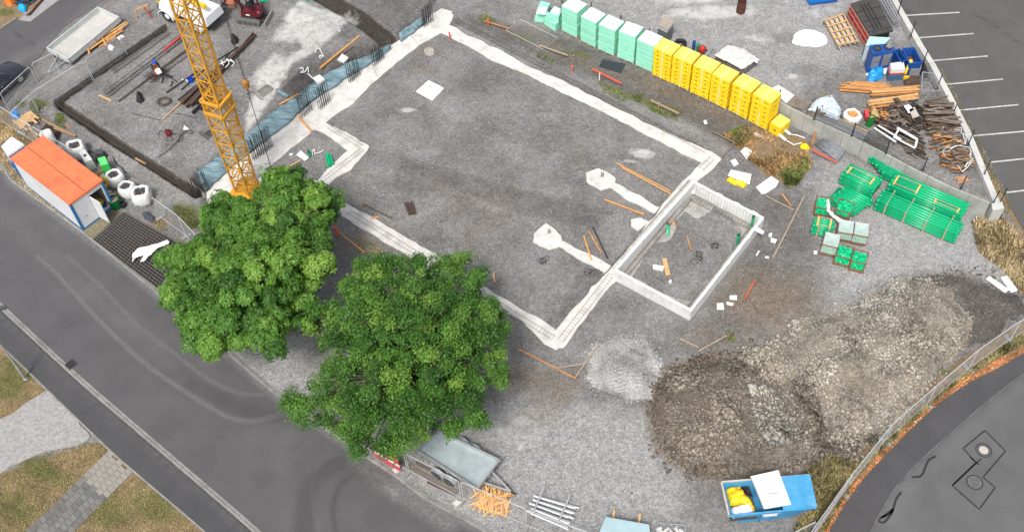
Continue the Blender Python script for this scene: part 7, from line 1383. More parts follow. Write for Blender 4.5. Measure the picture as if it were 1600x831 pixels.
for s, h in ((1,'hdl'), (-1,'hdr')):
    b0 = J[h]
    for k in range(4):
        i = len(V); dy = (k-1.5)*.02; V += [(b0[0]+.04, b0[1]+dy, b0[2]), (b0[0]+.075+.005*(1 if k in (1,2) else 0), b0[1]+dy, b0[2]-.015)]; R2 += [.010, .008]; E2 += [(ix[h], i), (i, i+1)]
    i = len(V); V += [(b0[0]+.0, b0[1]-s*.04, b0[2]+.01), (b0[0]+.03, b0[1]-s*.05, b0[2]+.0)]; R2 += [.012, .009]; E2 += [(ix[h], i), (i, i+1)]
skin('body', V, E2, R2, SKIN, wk)
def sub(names, edges, grow, nm, m, ext={}): vs = [ext.get(k, J[k]) for k in names]; return skin(nm, vs, [(names.index(a), names.index(b)) for a, b in edges], [Rr[k]+grow for k in names], m, wk)
sub(['pel','hl','kl','al','hr','kr','ar'], [('pel','hl'),('hl','kl'),('kl','al'),('pel','hr'),('hr','kr'),('kr','ar')], .022, 'trousers', HIVIS)
sub(['spi','che','sl','el','wl','sr','er','wr'], [('spi','che'),('che','sl'),('sl','el'),('el','wl'),('che','sr'),('sr','er'),('er','wr')], .024, 'jacket', NAVY)
for a, f_ in (('al','fl'), ('ar','fr')): skin('boot', [J[a], J[f_]], [(0, 1)], [.062, .058], BOOT, wk)
hv = []; hf = []; n = 16; hc_ = Vector((.40,0,1.62))
for j in range(6):
    a = j/5*1.57
    for k in range(n): b = 6.283*k/n; rr = .145*math.cos(a)*(1.25 if j == 0 and abs(b) < .8 or j == 0 and b > 5.5 else 1); hv.append(hc_+Vector((math.cos(b)*rr*1.1, math.sin(b)*rr, .14*math.sin(a))))
hf = [(j*n+k, j*n+(k+1) % n, (j+1)*n+(k+1) % n, (j+1)*n+k) for j in range(5) for k in range(n)]; MB().add(hv, hf+[tuple(range(n))[::-1]]).build('helmet', mat('helmet blue', (.01,.06,.5), .35), wk, True)
MB().tube([(.475,0,1.54), (.50,0,1.525)], [.02,.012], 6).build('nose', SKIN, wk); [MB().tube([(.46,y,1.56), (.468,y,1.56)], .012, 8).build('eye', WHITE, wk) for y in (-.035, .035)]; MB().box((.468,0,1.49), (.01,.05,.012)).build('mouth', mat('lips', (.3,.1,.08), .6), wk); [MB().tube([(.37,y,1.53), (.385,y*1.02,1.56)], .02, 6).build('ear', SKIN, wk) for y in (-.10, .10)]
hp = wl_+Matrix.Rotation(rad(-60), 3, 'Z') @ Vector((.72,0,1.04)); o = MB().box((0,0,0), (.5,.34,.03), rx=.0).build('white_board', WHITE); o.location = hp; o.rotation_euler = (0, rad(8), rad(-60)); tag(o, 'white board held in front of the worker in orange trousers', 'board')
# ================================================================ BLUE SKIP
SB = mat('skip blue', (.06,.29,.52), .5, .18, 2, .008, 5, dirt=(.16,.38,.56), dirt_amt=.7); SW_ = mat('skip lid white', (.70,.72,.71), .5, .06, 2, dirt=(.5,.58,.58), dirt_amt=.4); SD = mat('worn skip rim', (.45,.42,.36), .7, .2, 4)
zt = 1.5; T_ = {k: G(*v, zt) for k, v in dict(a=(1127,753), b=(1139,806), e=(1264,742), f=(1275,793), m1=(1177,738), m2=(1187,790)).items()}
t = thing('blue_skip', 'bright blue skip with white lid flaps, filled with yellow packaging', 'skip', Vector((sum(p.x for p in T_.values())/6, sum(p.y for p in T_.values())/6, 0)))
A, B, E1, F1 = T_['a'], T_['b'], T_['e'], T_['f']; u = (E1-A).normalized(); v = (A-B).normalized()
dn_ = lambda p, du, z, dv=0: Vector((p.x, p.y, z))+u*du+v*dv
top = [A, B, F1, E1]; bot = [dn_(A, .75, .1, -.25), dn_(B, .75, .1, .25), dn_(F1, -.85, .1, .25), dn_(E1, -.85, .1, -.25)]
def wallq(p0, p1, q1, q0, nm, th=.05):   # a thick plate between two top and two bottom points
    c = (sum(top, Vector())+sum(bot, Vector()))/8; n_ = (p1-p0).cross(q0-p0).normalized(); n_ = n_ if n_.dot(c-p0) > 0 else -n_; return MW().hexa([q0, q1, q1+n_*th, q0+n_*th], [p0, p1, p1+n_*th, p0+n_*th]).build(nm, SB, t)
wallq(top[0], top[1], bot[1], bot[0], 'end_plate'); wallq(top[1], top[2], bot[2], bot[1], 'side_plate'); wallq(top[2], top[3], bot[3], bot[2], 'end_plate'); wallq(top[3], top[0], bot[0], bot[3], 'side_plate')
MW().hexa([p+Vector((0,0,-.04)) for p in bot], bot).build('floor_plate', SB, t)
for i in range(4): MW().bar(top[i]+Vector((0,0,.03)), top[(i+1) % 4]+Vector((0,0,.03)), .09, .07).build('rim', SB if i in (1, 2) else SD, t)
for s in (.38, .58): p = B.lerp(F1, s); q = bot[1].lerp(bot[2], s); MW().bar(p-v*.06-Vector((0,0,.05)), q-v*.06, .1, .07, up=v).build('side_rib', SB, t)
mid1 = A.lerp(E1, .62); mid2 = B.lerp(F1, .62)
MW().hexa([mid1+Vector((0,0,.07)), mid2+Vector((0,0,.07)), F1+Vector((0,0,.07)), E1+Vector((0,0,.07))], [p+Vector((0,0,.12)) for p in (mid1, mid2, F1, E1)]).build('fixed_cover', SB, t)
L_ = [A.lerp(E1, .33)+v*.1, B.lerp(F1, .40)+v*.12, B.lerp(F1, .72)+v*.22, A.lerp(E1, .66)+v*.32]; MW().hexa([p+Vector((0,0,.16)) for p in L_], [p+Vector((0,0,.20)) for p in L_]).build('lid', SW_, t); MW().bar(L_[0]+Vector((0,0,.215)), L_[1]+Vector((0,0,.215)), .04, .03).build('lid_edge', GALV, t)
MW().bar(L_[3].lerp(L_[0], .2)+Vector((0,0,.212))-v*1.2, L_[3].lerp(L_[0], .55)+Vector((0,0,.212))-v*1.1, .02, .01).build('lid_scratch', DGREY, t)
pl = B.lerp(F1, .48)-v*.02; MW().bar(pl+Vector((0,0,-.28))-v*.0+u*-.4, pl+Vector((0,0,-.28))+u*.4, .02, .26).build('plate', SW_, t)
s0 = [A.lerp(E1, .03), B.lerp(F1, .03), B.lerp(F1, .36), A.lerp(E1, .34)]; cc = sum(s0, Vector())/4; fl = [cc+(p-cc)*.93+Vector((0,0,-.45)) for p in s0]; MW().hexa([p+Vector((0,0,-.3)) for p in fl], fl).build('rubbish_base', DGREY, t)
qq = lambda a, b, z: (lambda p: (p.x, p.y, z))(s0[0].lerp(s0[3], a).lerp(s0[1].lerp(s0[2], a), b))
def lump3(name, pts, h, m, parent, z, **k):   # lump from world outline
    global Gs
    old = Gs; Gs = lambda o, z_=0: [Vector((p[0], p[1], z)) for p in o]
    try: return lump(name, pts, z, h, m, parent, **k)
    finally: Gs = old
YB = mat('yellow packaging film', (.80,.52,.01), .4, .2, 5, .03, 8)
tag(lump3('packaging', [qq(.05,.1,0), qq(.6,.05,0), qq(.75,.3,0), qq(.95,.7,0), qq(.9,.85,0), qq(.5,.62,0), qq(.08,.6,0)], .25, YB, None, 1.0, amp=.22, edge=.15, cell=.07, fr=4), 'crumpled yellow plastic packaging inside the open end of the blue skip', 'packaging').name = 'yellow_packaging'
tag(lump3('white_foam', [qq(.06,.66,0), qq(.8,.62,0), qq(.86,.9,0), qq(.1,.97,0)], .35, WHITE, None, 1.05, amp=.03, edge=.12, cell=.07), 'white foam block in the near corner of the blue skip', 'foam block').name = 'white_foam'
tag(lump3('black_sack', [qq(.62,.06,0), qq(.95,.1,0), qq(.97,.4,0), qq(.75,.35,0)], .3, BLACK, None, 1.02, amp=.12, edge=.15, cell=.07), 'black sack beside the yellow packaging in the blue skip', 'sack').name = 'black_sack'
# ================================================================ LOWER EDGE THINGS
def loose(outline, n, label, m, lens, dirs, h, seed, w=.1):
    rg = random.Random(seed); O = Gs(outline); P = np.array([(p.x, p.y) for p in O]); t = thing('timber_pile', label, 'timber pile', sum(O, Vector())/len(O)); k = 0
    while k < n:
        x = rg.uniform(P[:,0].min(), P[:,0].max()); y = rg.uniform(P[:,1].min(), P[:,1].max()); s = float(sdf(O, np.array([x]), np.array([y]))[0])
        if s < .12: continue
        k += 1; a = rad(rg.choice(dirs)+rg.gauss(0, 12)); L = rg.uniform(*lens)/2; z = .05+h*min(1, s/.6)*rg.random()+.03; d = Vector((math.cos(a), math.sin(a), rg.gauss(0, .08))); c = Vector((x, y, z)); MW().bar(c-d*L, c+d*L, rg.uniform(.6,1.1)*w, .035).build('batten', rg.choice(m), t)
    return t
LW = mat('light orange batten', (.72,.42,.16), .8, .15, 5)
loose([(735,780),(742,768),(765,764),(795,770),(797,795),(790,806),(760,800),(740,790)], 85, 'loose heap of short bright orange battens below the tipper trailer', [OWOOD, LW, LW], (.5,1.1), (60,80,20,100), .4, 3, .09)
# white scaffold frames
P = Gs([(833,772),(893,796),(902,811),(878,828),(828,806)], .3); a0, a1, b0, b1 = G(838,774,.35), G(901,792,.35), G(826,803,.35), G(884,828,.35); t = thing('scaffold_frames', 'stack of white scaffold ladder frames behind the lower fence', 'scaffold frames', a0)
for k in range(15): s = k/14; z = Vector((0,0,.12*((k*7) % 3)+.0)); j = rnd.uniform(-.15,.15); p, q = a0.lerp(b0, s)+z, a1.lerp(b1, s)+z; d = (q-p).normalized(); MW().tube([p+d*j, q+d*j], .045, 7).build('tube', mat('white tube', (.66,.68,.69), .4, .05) if k == 0 else bpy.data.materials['white tube'], t)
for s in (.12, .78): MW().bar(a0.lerp(a1, s)+Vector((0,0,.38))+(a0-b0).normalized()*.3, b0.lerp(b1, s)+Vector((0,0,.38)), .09, .05).build('cross_tube', GALV, t); MW().bar(a0.lerp(a1, s)-Vector((0,0,.2)), b0.lerp(b1, s)-Vector((0,0,.2)), .1, .15).build('bearer', GWOOD, t)
# pale blue covered box with two timbers
t = thing('blue_cabinet', 'pale blue metal box with two timber ends poking out, at the bottom edge', 'metal box', G(975,835)); Pt = Gs([(946,807),(1014,819),(1018,850),(934,838)], 1.1); Pz = [Vector((p.x, p.y, .0)) for p in Pt]; LB = mat('pale teal metal', (.32,.44,.47), .5, .08, 2)
MW().hexa(Pz, [p+Vector((0,0,1.0)) for p in Pz]).build('body', mat('slate blue', (.10,.21,.27), .5, .1), t); c = sum(Pt, Vector())/4; MW().hexa([c+(p-c)*1.03+Vector((0,0,-.098)) for p in Pt], [c+(p-c)*1.0+Vector((0,0,.02)) for p in Pt]).build('lid', LB, t)
for x in (960, 1000): o = bar_px((x,797+(x-960)*.14), (x-2,812+(x-960)*.14), .25, .1, .1, 'timber_bearer', ('left' if x == 960 else 'right')+' timber end poking out behind the pale teal box', LW, 'timber')
t = thing('wire_crate', 'wire crate full of white clamps at the bottom edge', 'crate', G(1050,835)); P = Gs([(1027,817),(1071,820),(1072,850),(1026,850)], .6); mb = MW()
for i in range(4): mb.bar(P[i], P[(i+1) % 4], .035); mb.bar(P[i], Vector((P[i].x, P[i].y, .02)), .035); mb.bar(Vector((P[i].x, P[i].y, .1)), Vector((P[(i+1) % 4].x, P[(i+1) % 4].y, .1)), .035)
mb.build('crate_frame', GALV, t); mb = MW(); rg = random.Random(2)
for k in range(90): a, b = rg.random(), rg.random(); p = P[0].lerp(P[1], a).lerp(P[3].lerp(P[2], a), .12+b*.85); p = Vector((p.x, p.y, rg.uniform(.2,.5))); mb.box(p, (rg.uniform(.1,.3), rg.uniform(.05,.12), .06), rg.random()*3)
tag(mb.build('clamps', DWHITE, t), kind='stuff')
# battered planks along the lower fence
for a, b, l, m_, w in (((622,716),(712,757),'longest dark weathered plank along the lower fence',GWOOD,.18), ((638,730),(715,768),'greyish plank beside the longest dark one near the lower fence',GR2,.2), ((650,722),(700,744),'thin brown plank between lower fence and tipper trailer',BWOOD,.12), ((668,752),(712,772),'short rotten plank nearest the gravel strip by the kerb',BWOOD,.14)): bar_px(a, b, .1, w, .07, 'old_plank', l, m_, 'plank')
for q, l in (([(613,735),(619,741),(633,731),(627,727)],'concrete fence foot with holes beside the striped banner'), ([(706,787),(714,792),(722,786),(714,782)],'flat concrete fence foot below the tipper trailer')): board(q, .0, .14, 'concrete_foot', l, WALLT, 'concrete foot')
# ================================================================ ROAD DETAILS
def manhole(px, py, label, pale):
    c = G(px, py, .004); t = thing('manhole_cover', label, 'manhole cover', c); IR = mat('cast iron', (.05,.05,.055), .6, .3, 12, metal=.3) if 'cast iron' not in bpy.data.materials else bpy.data.materials['cast iron']
    MB().ring((0,0,0), (0,0,.012), .42, .36, 32).build('frame_ring', IR, t); 
    if pale:
        mb = MB(); [mb.box((math.cos(k*.314)*.29, math.sin(k*.314)*.29, .008), (.07,.05,.012), k*.314) for k in range(20)]; mb.build('vent_ring', BLACK, t); MB().cyl((0,0,.002), .235, .012, 28).build('concrete_infill', mat('pale infill', (.42,.38,.33), .9, .15, 6), t); MB().ring((0,0,.0), (0,0,.006), .355, .24, 28).build('lid', mat('worn iron', (.13,.13,.135), .6, .3, 10) if 'worn iron' not in bpy.data.materials else bpy.data.materials['worn iron'], t)
    else: MB().cyl((0,0,.001), .35, .01, 28).build('lid', mat('worn iron2', (.12,.115,.12), .6, .4, 12), t); [MB().box((0, -.2+k*.1, .013), (.4,.02,.004)).build('lid_rib', IR, t) for k in range(5)]
manhole(1537,703,'round manhole cover with a pale centre in the upper tar square',True); manhole(1523,753,'plain dark round manhole cover in the lower tar square',False)
c = G(111,569,.004); t = thing('storm_drain', 'square iron drain grate at the gutter of the main road', 'drain', c, rad(48)); MB().box((0,0,.006), (.46,.46,.01)).build('sump', BLACK, t); IR = bpy.data.materials['cast iron']
for k in range(7): MB().box((-.2+k*.066,0,.016), (.022,.44,.012)).build('grate_bar', IR, t)
for s in (-1, 1): MB().box((s*.24,0,.012), (.04,.52,.024)).build('frame_side', IR, t); MB().box((0,s*.24,.0125), (.44,.04,.023)).build('frame_side', IR, t)
# lamp post lower end at left edge
b_ = G(40,592); t = thing('street_lamp', 'slim galvanised lamp post leaning out of the left photo edge', 'street lamp', b_); MB().tube([(0,0,0),(0,0,1.2),(0,0,1.25),(0,0,6.0)], [.085,.085,.06,.045], 12).build('pole', GALV, t); MB().cyl((0,0,0), .13, .05, 12).build('foot', GALV, t); MB().tube([(0,0,6),(.3,.1,6.2),(.8,.3,6.2)], .04, 8).build('arm', GALV, t); MB().box((1.0,.38,6.2), (.6,.22,.1), .36).build('lamp_head', DGREY, t)
# ================================================================ BOARDS AND LITTER ON THE FOUNDATION
for a, b, z, w, m_, l in (((963,255),(1048,299),.1,.08,OWOOD,'longest orange board, pointing at the formwork box corner'), ((972,262),(1050,304),.14,.05,LW,'thin lath beside the longest orange board'), ((945,312),(1006,335),.1,.1,OWOOD,'orange board lying between the two keyhole-shaped footings'), ((912,368),(924,406),.1,.1,OWOOD,'left board of the three near the lower keyhole footing'), ((920,362),(940,396),.1,.09,OW2,'middle board of the three near the lower keyhole footing'), ((926,354),(950,404),.1,.08,DSTEEL,'black bar right of the two orange boards'),
                       ((771,427),(773,441),.08,.08,LW,'small upright-looking orange lath right of the deep green tree'), ((1038,404),(1044,430),.12,.28,WOOD,'short wide board lying inside the formwork box'), ((1037,332),(1055,353),.1,.08,OWOOD,'orange offcut leaning on the inner left side of the formwork box'), ((1073,368),(1080,391),.1,.07,OW2,'thin reddish stick in the middle of the formwork box'),
                       ((568,319),(612,341),.08,.06,BWOOD,'rusty rod lying behind the front footing near the tree'), ((579,342),(592,339),.08,.1,OWOOD,'tiny orange offcut beside the front footing'), ((524,358),(570,395),.3,.08,OWOOD,'orange batter board below the front footing, near the trees'), ((810,545),(900,591),.3,.08,OW2,'long reddish batter board below the foundation corner'), ((868,575),(914,568),.35,.06,PALE,'pale lath crossing the batter board corner'), ((898,591),(935,538),.3,.06,PALE,'pale lath running up to the gravel heap'),
                       ((1028,118-2),(1062,133-2),.35,.08,PALE,'x'), ((1063,529),(1092,543),.1,.07,PALE,'pale lath left of the dark soil heap top'), ((1092,548),(1136,524),.3,.06,PALE,'grey lath forming a V beside the dark soil heap'), ((1118,556),(1147,512),.3,.06,GWOOD,'grey lath crossing the V near the dark soil heap'), ((1164,466),(1180,437),.15,.1,mat('red brown lath', (.42,.10,.05), .7),'reddish broken lath right of the formwork box corner'),
                       ((1208,402),(1257,306),.2,.07,PALE,'long pale pole between the formwork box and the fittings crates'), ((1196,306),(1240,328),.15,.05,PALE,'pale thin lath below the irregular white sheet'), ((1222,303),(1236,322),.12,.1,OW2,'brown splintered lath near the long pale pole'), ((1112,205),(1148,223),.3,.06,GWOOD,'grey lath at the left of the dry grass'), ((1127,248),(1148,223),.3,.06,GWOOD,'grey lath from the footing corner to the dry grass'), ((842,71),(887,87),.3,.1,PALE,'pale batter board below the flat fence panel'), ((757,33),(795,45),.3,.08,OW2,'reddish batter board beside the small red posts at the top')):
    if l != 'x': bar_px(a, b, z, w, .05, 'timber_board' if m_ is not DSTEEL else 'steel_bar', l, m_, 'board' if m_ is not DSTEEL else 'steel bar')
RO = mat('red orange paint', (.66,.12,.07), .7, .12, 4)
def batter(a, b, post, label, m, z=.42):
    t = thing('batter_board', label, 'batter board', G(*a)); MW().bar(G(*a, z), G(*b, z), .05, .15).build('board', m, t); q = G(*post, z+.15); MW().bar(Vector((q.x, q.y+.07, 0)), Vector((q.x, q.y+.07, z+.2)), .07).build('stake', PALE if m is PALE else WHITE, t)
batter((925,108), (971,131), (937,117), 'red painted batter board with a white stake below the mint pallets', RO); batter((1017,157), (1061,178), (1030,162), 'brown wooden batter board with stake below the yellow pallets', PALE)
board([(936,104),(942,94),(977,101),(970,115)], .03, .05, 'black_mat', 'black rubber mat lying in front of the mint pallets', mat('black mat', (.03,.035,.045), .8, .15), 'mat')
for x, y, l in ((763,40,'small red post left of the flat fence panel'), (894,113,'small red post left of the red batter board'), (703,61,'small orange post at the top corner of the foundation')): t = thing('marker_post', l, 'marker post', G(x, y)); MB().box((0,0,.25), (.1,.1,.5)).build('post', RO, t); MB().box((0,0,.53), (.14,.14,.05)).build('cap', RO, t)
t = thing('batter_corner', 'orange wooden corner post of a batter board beside the yellow-green tree', 'batter board', G(527,368)); MB().box((0,0,.4), (.12,.2,.8)).build('post', RO, t); MB().box((0,.2,.6), (.06,.5,.12)).build('board', RO, t)
wsh = [([(1157,237),(1166,229),(1175,238),(1167,250)],.05,'diamond-shaped white sheet at the lower left of the dry grass'), ([(1141,252),(1149,249),(1154,257),(1147,261)],.04,'small white sheet just left of the yellow bag sheet'), ([(1137,275),(1142,266),(1174,273),(1171,289)],.16,'white sheet lying on crushed yellow film'), ([(1181,293),(1205,276),(1217,284),(1212,293),(1196,303),(1190,304)],.05,'largest irregular white sheet, notched, between box and green pipes'),
       ([(1120,474),(1130,474),(1131,484),(1120,484)],.05,'square white offcut, left of three below the formwork box'), ([(1140,462),(1151,462),(1151,469),(1140,468)],.05,'white offcut, upper of three below the formwork box'), ([(1135,472),(1146,474),(1145,478),(1135,476)],.05,'narrow white offcut, lowest right of three below the formwork box'), ([(1020,415),(1037,418),(1036,424),(1020,421)],.08,'white block beside the wide board inside the formwork box'), ([(1079,298),(1085,299),(1085,304),(1079,303)],.1,'small white block in the rear corner of the formwork box'),
       ([(1180,354),(1194,362),(1192,367),(1178,360)],.98,'white strip jutting over the right wall of the formwork box'), ([(1204,372),(1214,375),(1211,381),(1204,378)],.05,'white scrap right of the formwork box'), ([(1201,366),(1206,364),(1206,370),(1201,371)],.04,'tiny white scrap touching the larger one right of the box'), ([(1181,399),(1185,392),(1187,393),(1183,400)],.03,'slender white sliver right of the box wall'), ([(1195,401),(1201,401),(1201,404),(1195,403)],.03,'tiny white sliver farthest down right of the box'), ([(1045,440),(1049,439),(1049,443),(1045,443)],.08,'white cube offcut near the front wall inside the formwork box'),
       ([(1540,436),(1545,432),(1577,453),(1570,458)],.06,'long white panel of the pair beside the flat dark gravel, left one'), ([(1563,434),(1573,431),(1590,454),(1580,458)],.08,'long white panel of the pair beside the flat dark gravel, right one'), ([(1099,190),(1103,188),(1105,194),(1101,195)],.04,'lone white scrap on gravel below the yellow pallets'), ([(463,243),(470,236),(483,247),(477,252)],.08,'white rectangular sheet in the small gravel room beside the tree'), ([(452,241),(457,240),(458,243),(453,244)],.05,'tiny white scrap left of the rectangular sheet'), ([(1271,393),(1276,392),(1277,397),(1272,398)],.05,'white scrap at the foot of the fittings crates')]
wk_ = ['box','cube','strip']
for q, z, l in wsh:
    P = Gs(q, z); mb = MW(); mb.prism([(p.x, p.y) for p in P], z, z+(.05 if 'block' not in l and 'cube' not in l else .14)); tag(mb.build('insulation_sheet' if 'sheet' in l or 'panel' in l else 'foam_offcut', WHITE), l, 'sheet' if 'sheet' in l or 'panel' in l else 'offcut')
tag(lump('yellow_film', [(1134,282),(1137,277),(1150,283),(1165,285),(1168,289),(1162,295),(1152,291),(1145,289)], .0, .12, YB, amp=.12, edge=.15, cell=.07), 'crushed yellow film under the white sheet', 'plastic film')
# steel plate package, formed mats
t = thing('beam_package', 'small dark brown package of steel sections lying on the gravel slab', 'steel package', G(641,324)); 
for k in range(3): MW().bar(G(633+k*5, 317-k*.8, .1), G(640+k*4.2, 335-k*.7, .1), .13, .14).build('section', BEAM, t)
for q, l, s in (((848,408),'small dark tangle of rebar stirrups below the lower keyhole footing',1), ((922,424),'small dark tangle of rebar stirrups near the footing junction',2), ((1093,402),'tangle of rebar stirrups in the middle of the formwork box',3), ((1116,385),'loose rebar stirrups right of the tangle in the formwork box',4)):
    rg = random.Random(s); c = G(*q, .07); mb = MW()
    for k in range(7 if s == 3 else 4):
        o = c+Vector((rg.gauss(0,.28 if s == 3 else .16), rg.gauss(0,.22 if s == 3 else .1), rg.random()*.08)); a = rg.random()*3; d1_ = Vector((math.cos(a), math.sin(a), 0))*.2; d2_ = Vector((-math.sin(a), math.cos(a), 0))*.14; p = [o-d1_-d2_, o+d1_-d2_, o+d1_+d2_, o-d1_+d2_]; [mb.bar(p[i], p[(i+1) % 4], .015) for i in range(4)]
    tag(mb.build('rebar_stirrups', DREB), l, 'rebar')
for a, b, l in (((1062,352),(1106,376),'thin steel rod lying in the upper half of the formwork box'), ((1028,433),(1076,445),'thin steel rod lying in the lower half of the formwork box'), ((1140,435),(1163,448),'thin steel rod outside the right wall of the formwork box'), ((680,84),(698,91),'short dark rod beside the round footing stain')): bar_px(a, b, .09, .03, .03, 'steel_rod', l, GWOOD)
# green pipes standing in the foundation
def stand_pipe(px, py, h, r, label, z=.05):
    t = thing('stand_pipe', label, 'pipe', G(px, py, z)); MB().ring((0,0,0), (.0,0,h), r, r*.88, 16).build('pipe', PIPE, t); MB().ring((0,0,h), (0,0,h+.12), r*1.2, r*.9, 16).build('socket', mat('dark green socket', (.0,.16,.07), .4) if 'dark green socket' not in bpy.data.materials else bpy.data.materials['dark green socket'], t)
stand_pipe(1174,354,.85,.075,'upright green pipe nearest the right corner inside the formwork box'); stand_pipe(1151,382,.85,.075,'upright green pipe left of the other along the right wall'); 
t = thing('green_elbow', 'bent green pipe piece leaning at the left wall in the formwork box', 'pipe', G(1042,368,.06)); MB().tube([(0,0,.05),(.05,.25,.25),(.1,.55,.35)], .06, 10).build('pipe', PIPE, t); MB().tube([(.12,.02,.05),(.14,.25,.2),(.1,.5,.3)], .05, 10).build('pipe', PIPE, t); MB().tube([(.1,.55,.35),(.12,.66,.37)], .085, 12).build('cap', DGREY, t)
t = thing('green_pipe_pack', 'short bundle of green pipes in the small gravel room by the tree', 'pipe bundle', G(515,262,.05)); 
for k in range(4): a = G(509+k*2.3, 240+k*.3, .12+.1*(k % 2)); b = G(513+k*2.6, 262-k*1.8, .12+.1*(k % 2)); MW().ring(a, b, .06, .05, 10).build('pipe', PIPE, t)
stand_pipe(484,244,.35,.09,'short green pipe stub beside the rectangular white sheet')
tag(MW().tube(smooth_line(Gs([(493,240),(500,238),(505,235)], .1)), .03, 5).build('white_strip', WHITE), 'white strip right of the green pipe stub', 'strip'); tag(MW().tube(smooth_line(Gs([(488,243),(489,235),(491,234),(492,242)], .12)), .03, 5).build('white_hook', WHITE), 'white hook-shaped strap behind the green pipe stub', 'strap'); bar_px((450,262),(470,250),.1,.08,.05,'timber_board','orange brown board left of the rectangular white sheet',WOOD,'board')
# ================================================================ GRASS, SHRUBS
def blades(name, outline, n, hgt, cols, seed, w=.02, clump=.0, z=0, lean=.5):
    rng = np.random.RandomState(seed); O = Gs(outline, z) if not isinstance(outline[0], Vector) else outline; P = np.array([(p.x, p.y) for p in O]); pts = np.zeros((0, 2))
    while len(pts) < n:
        q = P.min(0)+(P.max(0)-P.min(0))*rng.rand(n*2, 2); s = sdf(O, q[:, 0], q[:, 1]); k = fbm(q[:, 0]*.9+seed, q[:, 1]*.9, 3) if clump else np.ones(len(q)); q = q[(s > -.05) & (rng.rand(len(q)) < np.clip((k-clump*.45)*4, 0, 1) if clump else s > -.05)]; pts = np.concatenate([pts, q])
    pts = pts[:n]; zz = np.array([hz(a, b) for a, b in pts]); h = hgt*(.5+.8*rng.rand(n)); a = rng.rand(n)*6.283; d = np.stack([np.cos(a), np.sin(a)], -1); ln = lean*h*(.4+rng.rand(n)); base = np.stack([pts[:, 0], pts[:, 1], zz-.01], -1); sd_ = np.stack([-d[:, 1], d[:, 0], np.zeros(n)], -1)*(w*(.6+.8*rng.rand(n)))[:, None]
    mid = base+np.stack([d[:, 0]*ln*.35, d[:, 1]*ln*.35, h*.65], -1); tip = base+np.stack([d[:, 0]*ln, d[:, 1]*ln, h], -1); V = np.stack([base-sd_, base+sd_, mid+sd_*.7, tip, mid-sd_*.7], 1).reshape(-1, 3)
    me = bpy.data.meshes.new(name); me.vertices.add(len(V)); me.vertices.foreach_set('co', V.astype(np.float32).ravel()); me.loops.add(len(V)); me.loops.foreach_set('vertex_index', np.arange(len(V), dtype=np.int32)); me.polygons.add(n); me.polygons.foreach_set('loop_start', np.arange(0, len(V), 5, dtype=np.int32)); me.update(calc_edges=True)
    t_ = np.clip(fbm(pts[:, 0]*1.2+seed*2, pts[:, 1]*1.2, 3)*1.0-.0+rng.normal(size=n)*.18, 0, 1); at = me.attributes.new('tint', 'FLOAT', 'POINT'); at.data.foreach_set('value', np.repeat(t_, 5).astype(np.float32)); me.materials.append(cols); o = bpy.data.objects.new(name, me); C.objects.link(o); return tag(o, kind='stuff')
DRY = tint_mat('dry grass blades', (.48,.34,.15), (.80,.63,.34), (.88,.76,.5)); MIXG = tint_mat('mixed grass blades', (.15,.18,.04), (.54,.42,.19), (.68,.56,.31)); GRN = tint_mat('green grass blades', (.07,.15,.025), (.17,.29,.06), (.32,.36,.12)); REDL = tint_mat('fallen red leaves', (.34,.085,.03), (.66,.21,.07), (.75,.40,.18))
blades('dry_grass', [(1520,350),(1558,337),(1600,385),(1640,420),(1640,480),(1600,462),(1565,420),(1530,395)], 5000, .4, DRY, 3, .02); blades('dry_grass', [(1130,212),(1180,198),(1255,215),(1268,258),(1240,285),(1205,278),(1165,245)], 5000, .22, tint_mat('ochre grass', (.32,.17,.06), (.58,.34,.13), (.72,.52,.26)), 4, .022, .9)
blades('green_grass', [(1140,205),(1165,198),(1172,215),(1160,228),(1140,222)], 1300, .2, GRN, 5); blades('green_grass', [(1222,272),(1240,255),(1262,248),(1262,262),(1245,290),(1228,290)], 1600, .25, GRN, 6)
verge = [G(1262,870), G(1240,828), G(1262,800), G(1290,765), G(1330,735), G(1395,685), G(1465,622), G(1531,570), G(1600,522), G(1650,495), G(1650,508), G(1600,536), G(1500,590), G(1440,636), G(1390,686), G(1336,745), G(1284,831)]
blades('verge_grass', verge, 15000, .22, MIXG, 7, .02)
lv = [G(1660,505), G(1600,540), G(1500,596), G(1440,642), G(1390,692), G(1330,757), G(1280,835), G(1297,835), G(1342,765), G(1394,709), G(1444,660), G(1504,612), G(1560,580), G(1604,556), G(1660,520)]
rng = np.random.RandomState(5); Pp = np.array([(p.x, p.y) for p in lv]); q = Pp.min(0)+(Pp.max(0)-Pp.min(0))*rng.rand(120000, 2); q = q[sdf(lv, q[:, 0], q[:, 1])+.25*(fbm(q[:, 0]*2, q[:, 1]*2, 3)-.5)*2 > 0][:26000]; rocks(rng, [(a, b, .015+.03*rng.rand()) for a, b in q], 'fallen_leaves', REDL, None, .02, .055)
blades('verge_grass', [(1240,760),(1262,735),(1300,715),(1330,722),(1300,760),(1262,800)], 2500, .3, MIXG, 9, .02)
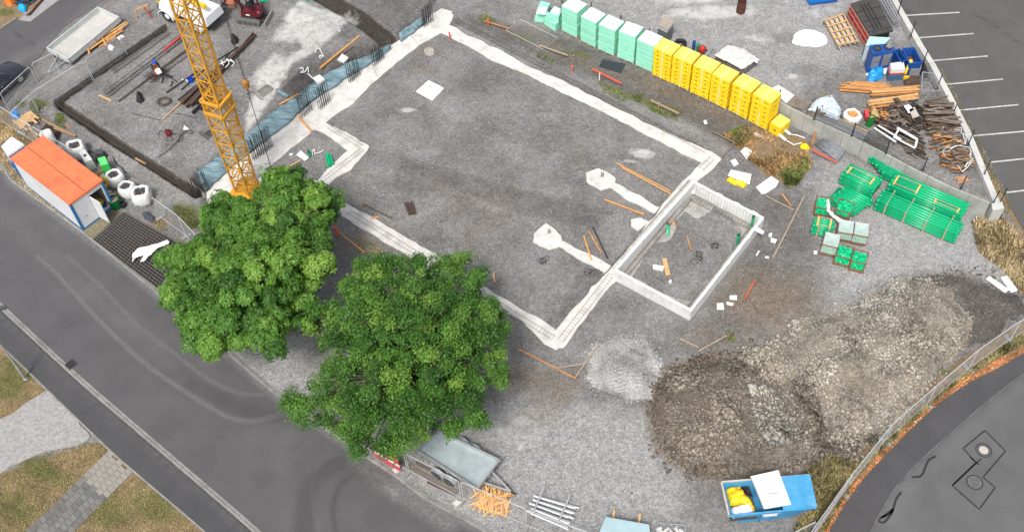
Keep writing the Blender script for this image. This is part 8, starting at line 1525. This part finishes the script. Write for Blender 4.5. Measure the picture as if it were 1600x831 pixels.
blades('dry_grass', [(-30,192),(0,178),(40,205),(60,240),(75,280),(100,330),(112,345),(60,312),(16,278),(-30,240)], 9000, .14, DRY, 10, .018); blades('dry_grass', [(-40,480),(0,540),(73,612),(60,640),(0,660),(-40,660)], 6000, .07, MIXG, 11, .015); blades('meadow_grass', [(-40,760),(0,742),(60,715),(120,692),(160,690),(175,706),(60,828),(-40,900)], 15000, .08, MIXG, 12, .015); blades('meadow_grass', [(213,745),(318,833),(300,860),(90,860),(130,800)], 10000, .07, MIXG, 13, .015)
SG = blades('wall_strip_grass', [(1452,106),(1470,108),(1510,180),(1545,250),(1580,320),(1572,335),(1540,265),(1505,200),(1462,115)], 4000, .1, MIXG, 14, .015)
for k, (q, n, l) in enumerate((([(984,148),(1005,150),(1000,160),(985,157)],500,0), ([(935,128),(962,140),(985,155),(975,160),(945,145)],900,0), ([(1015,160),(1055,178),(1060,190),(1035,182),(1012,168)],1200,0), ([(838,80),(870,96),(862,104),(840,90)],500,0), ([(755,22),(765,25),(768,35),(758,34)],300,0), ([(1134,518),(1146,516),(1146,530),(1136,532)],350,0), ([(50,170),(62,163),(74,172),(68,185),(55,183)],900,0), ([(84,190),(100,186),(106,198),(96,205)],700,0), ([(30,168),(44,168),(44,176),(34,177)],300,0), ([(270,322),(300,330),(318,352),(300,358),(278,342)],1400,0), ([(1222,280),(1234,284),(1236,296),(1226,294)],250,0), ([(240,345),(256,345),(262,360),(248,362)],500,0), ([(560,370),(600,390),(590,400),(560,388)],700,0))):
    blades('weed_tuft', q, n//2, .12, GRN if k not in (11, 12) else MIXG, 30+k, .018)
# stones scattered over the gravel
rng = np.random.RandomState(9); ST = tint_mat('loose stones', (.10,.097,.093), (.25,.246,.24), (.36,.355,.345)); st_area = Gs([(330,20),(1140,20),(1560,350),(1600,430),(1500,620),(1240,740),(1130,831),(780,831),(420,600),(20,190),(80,90)])
q = np.array([(-38,19)])+np.array([(76,50)])*rng.rand(90000, 2); q = q[sdf(st_area, q[:, 0], q[:, 1]) > 0][:26000]; ii = np.clip(np.searchsorted(xs, q[:, 0]), 0, len(xs)-1); jj = np.clip(np.searchsorted(ys, q[:, 1]), 0, len(ys)-1)
rocks(rng, list(zip(q[:, 0], q[:, 1], Z[jj, ii]+.005)), 'loose_stones', ST, None, .012, .05)
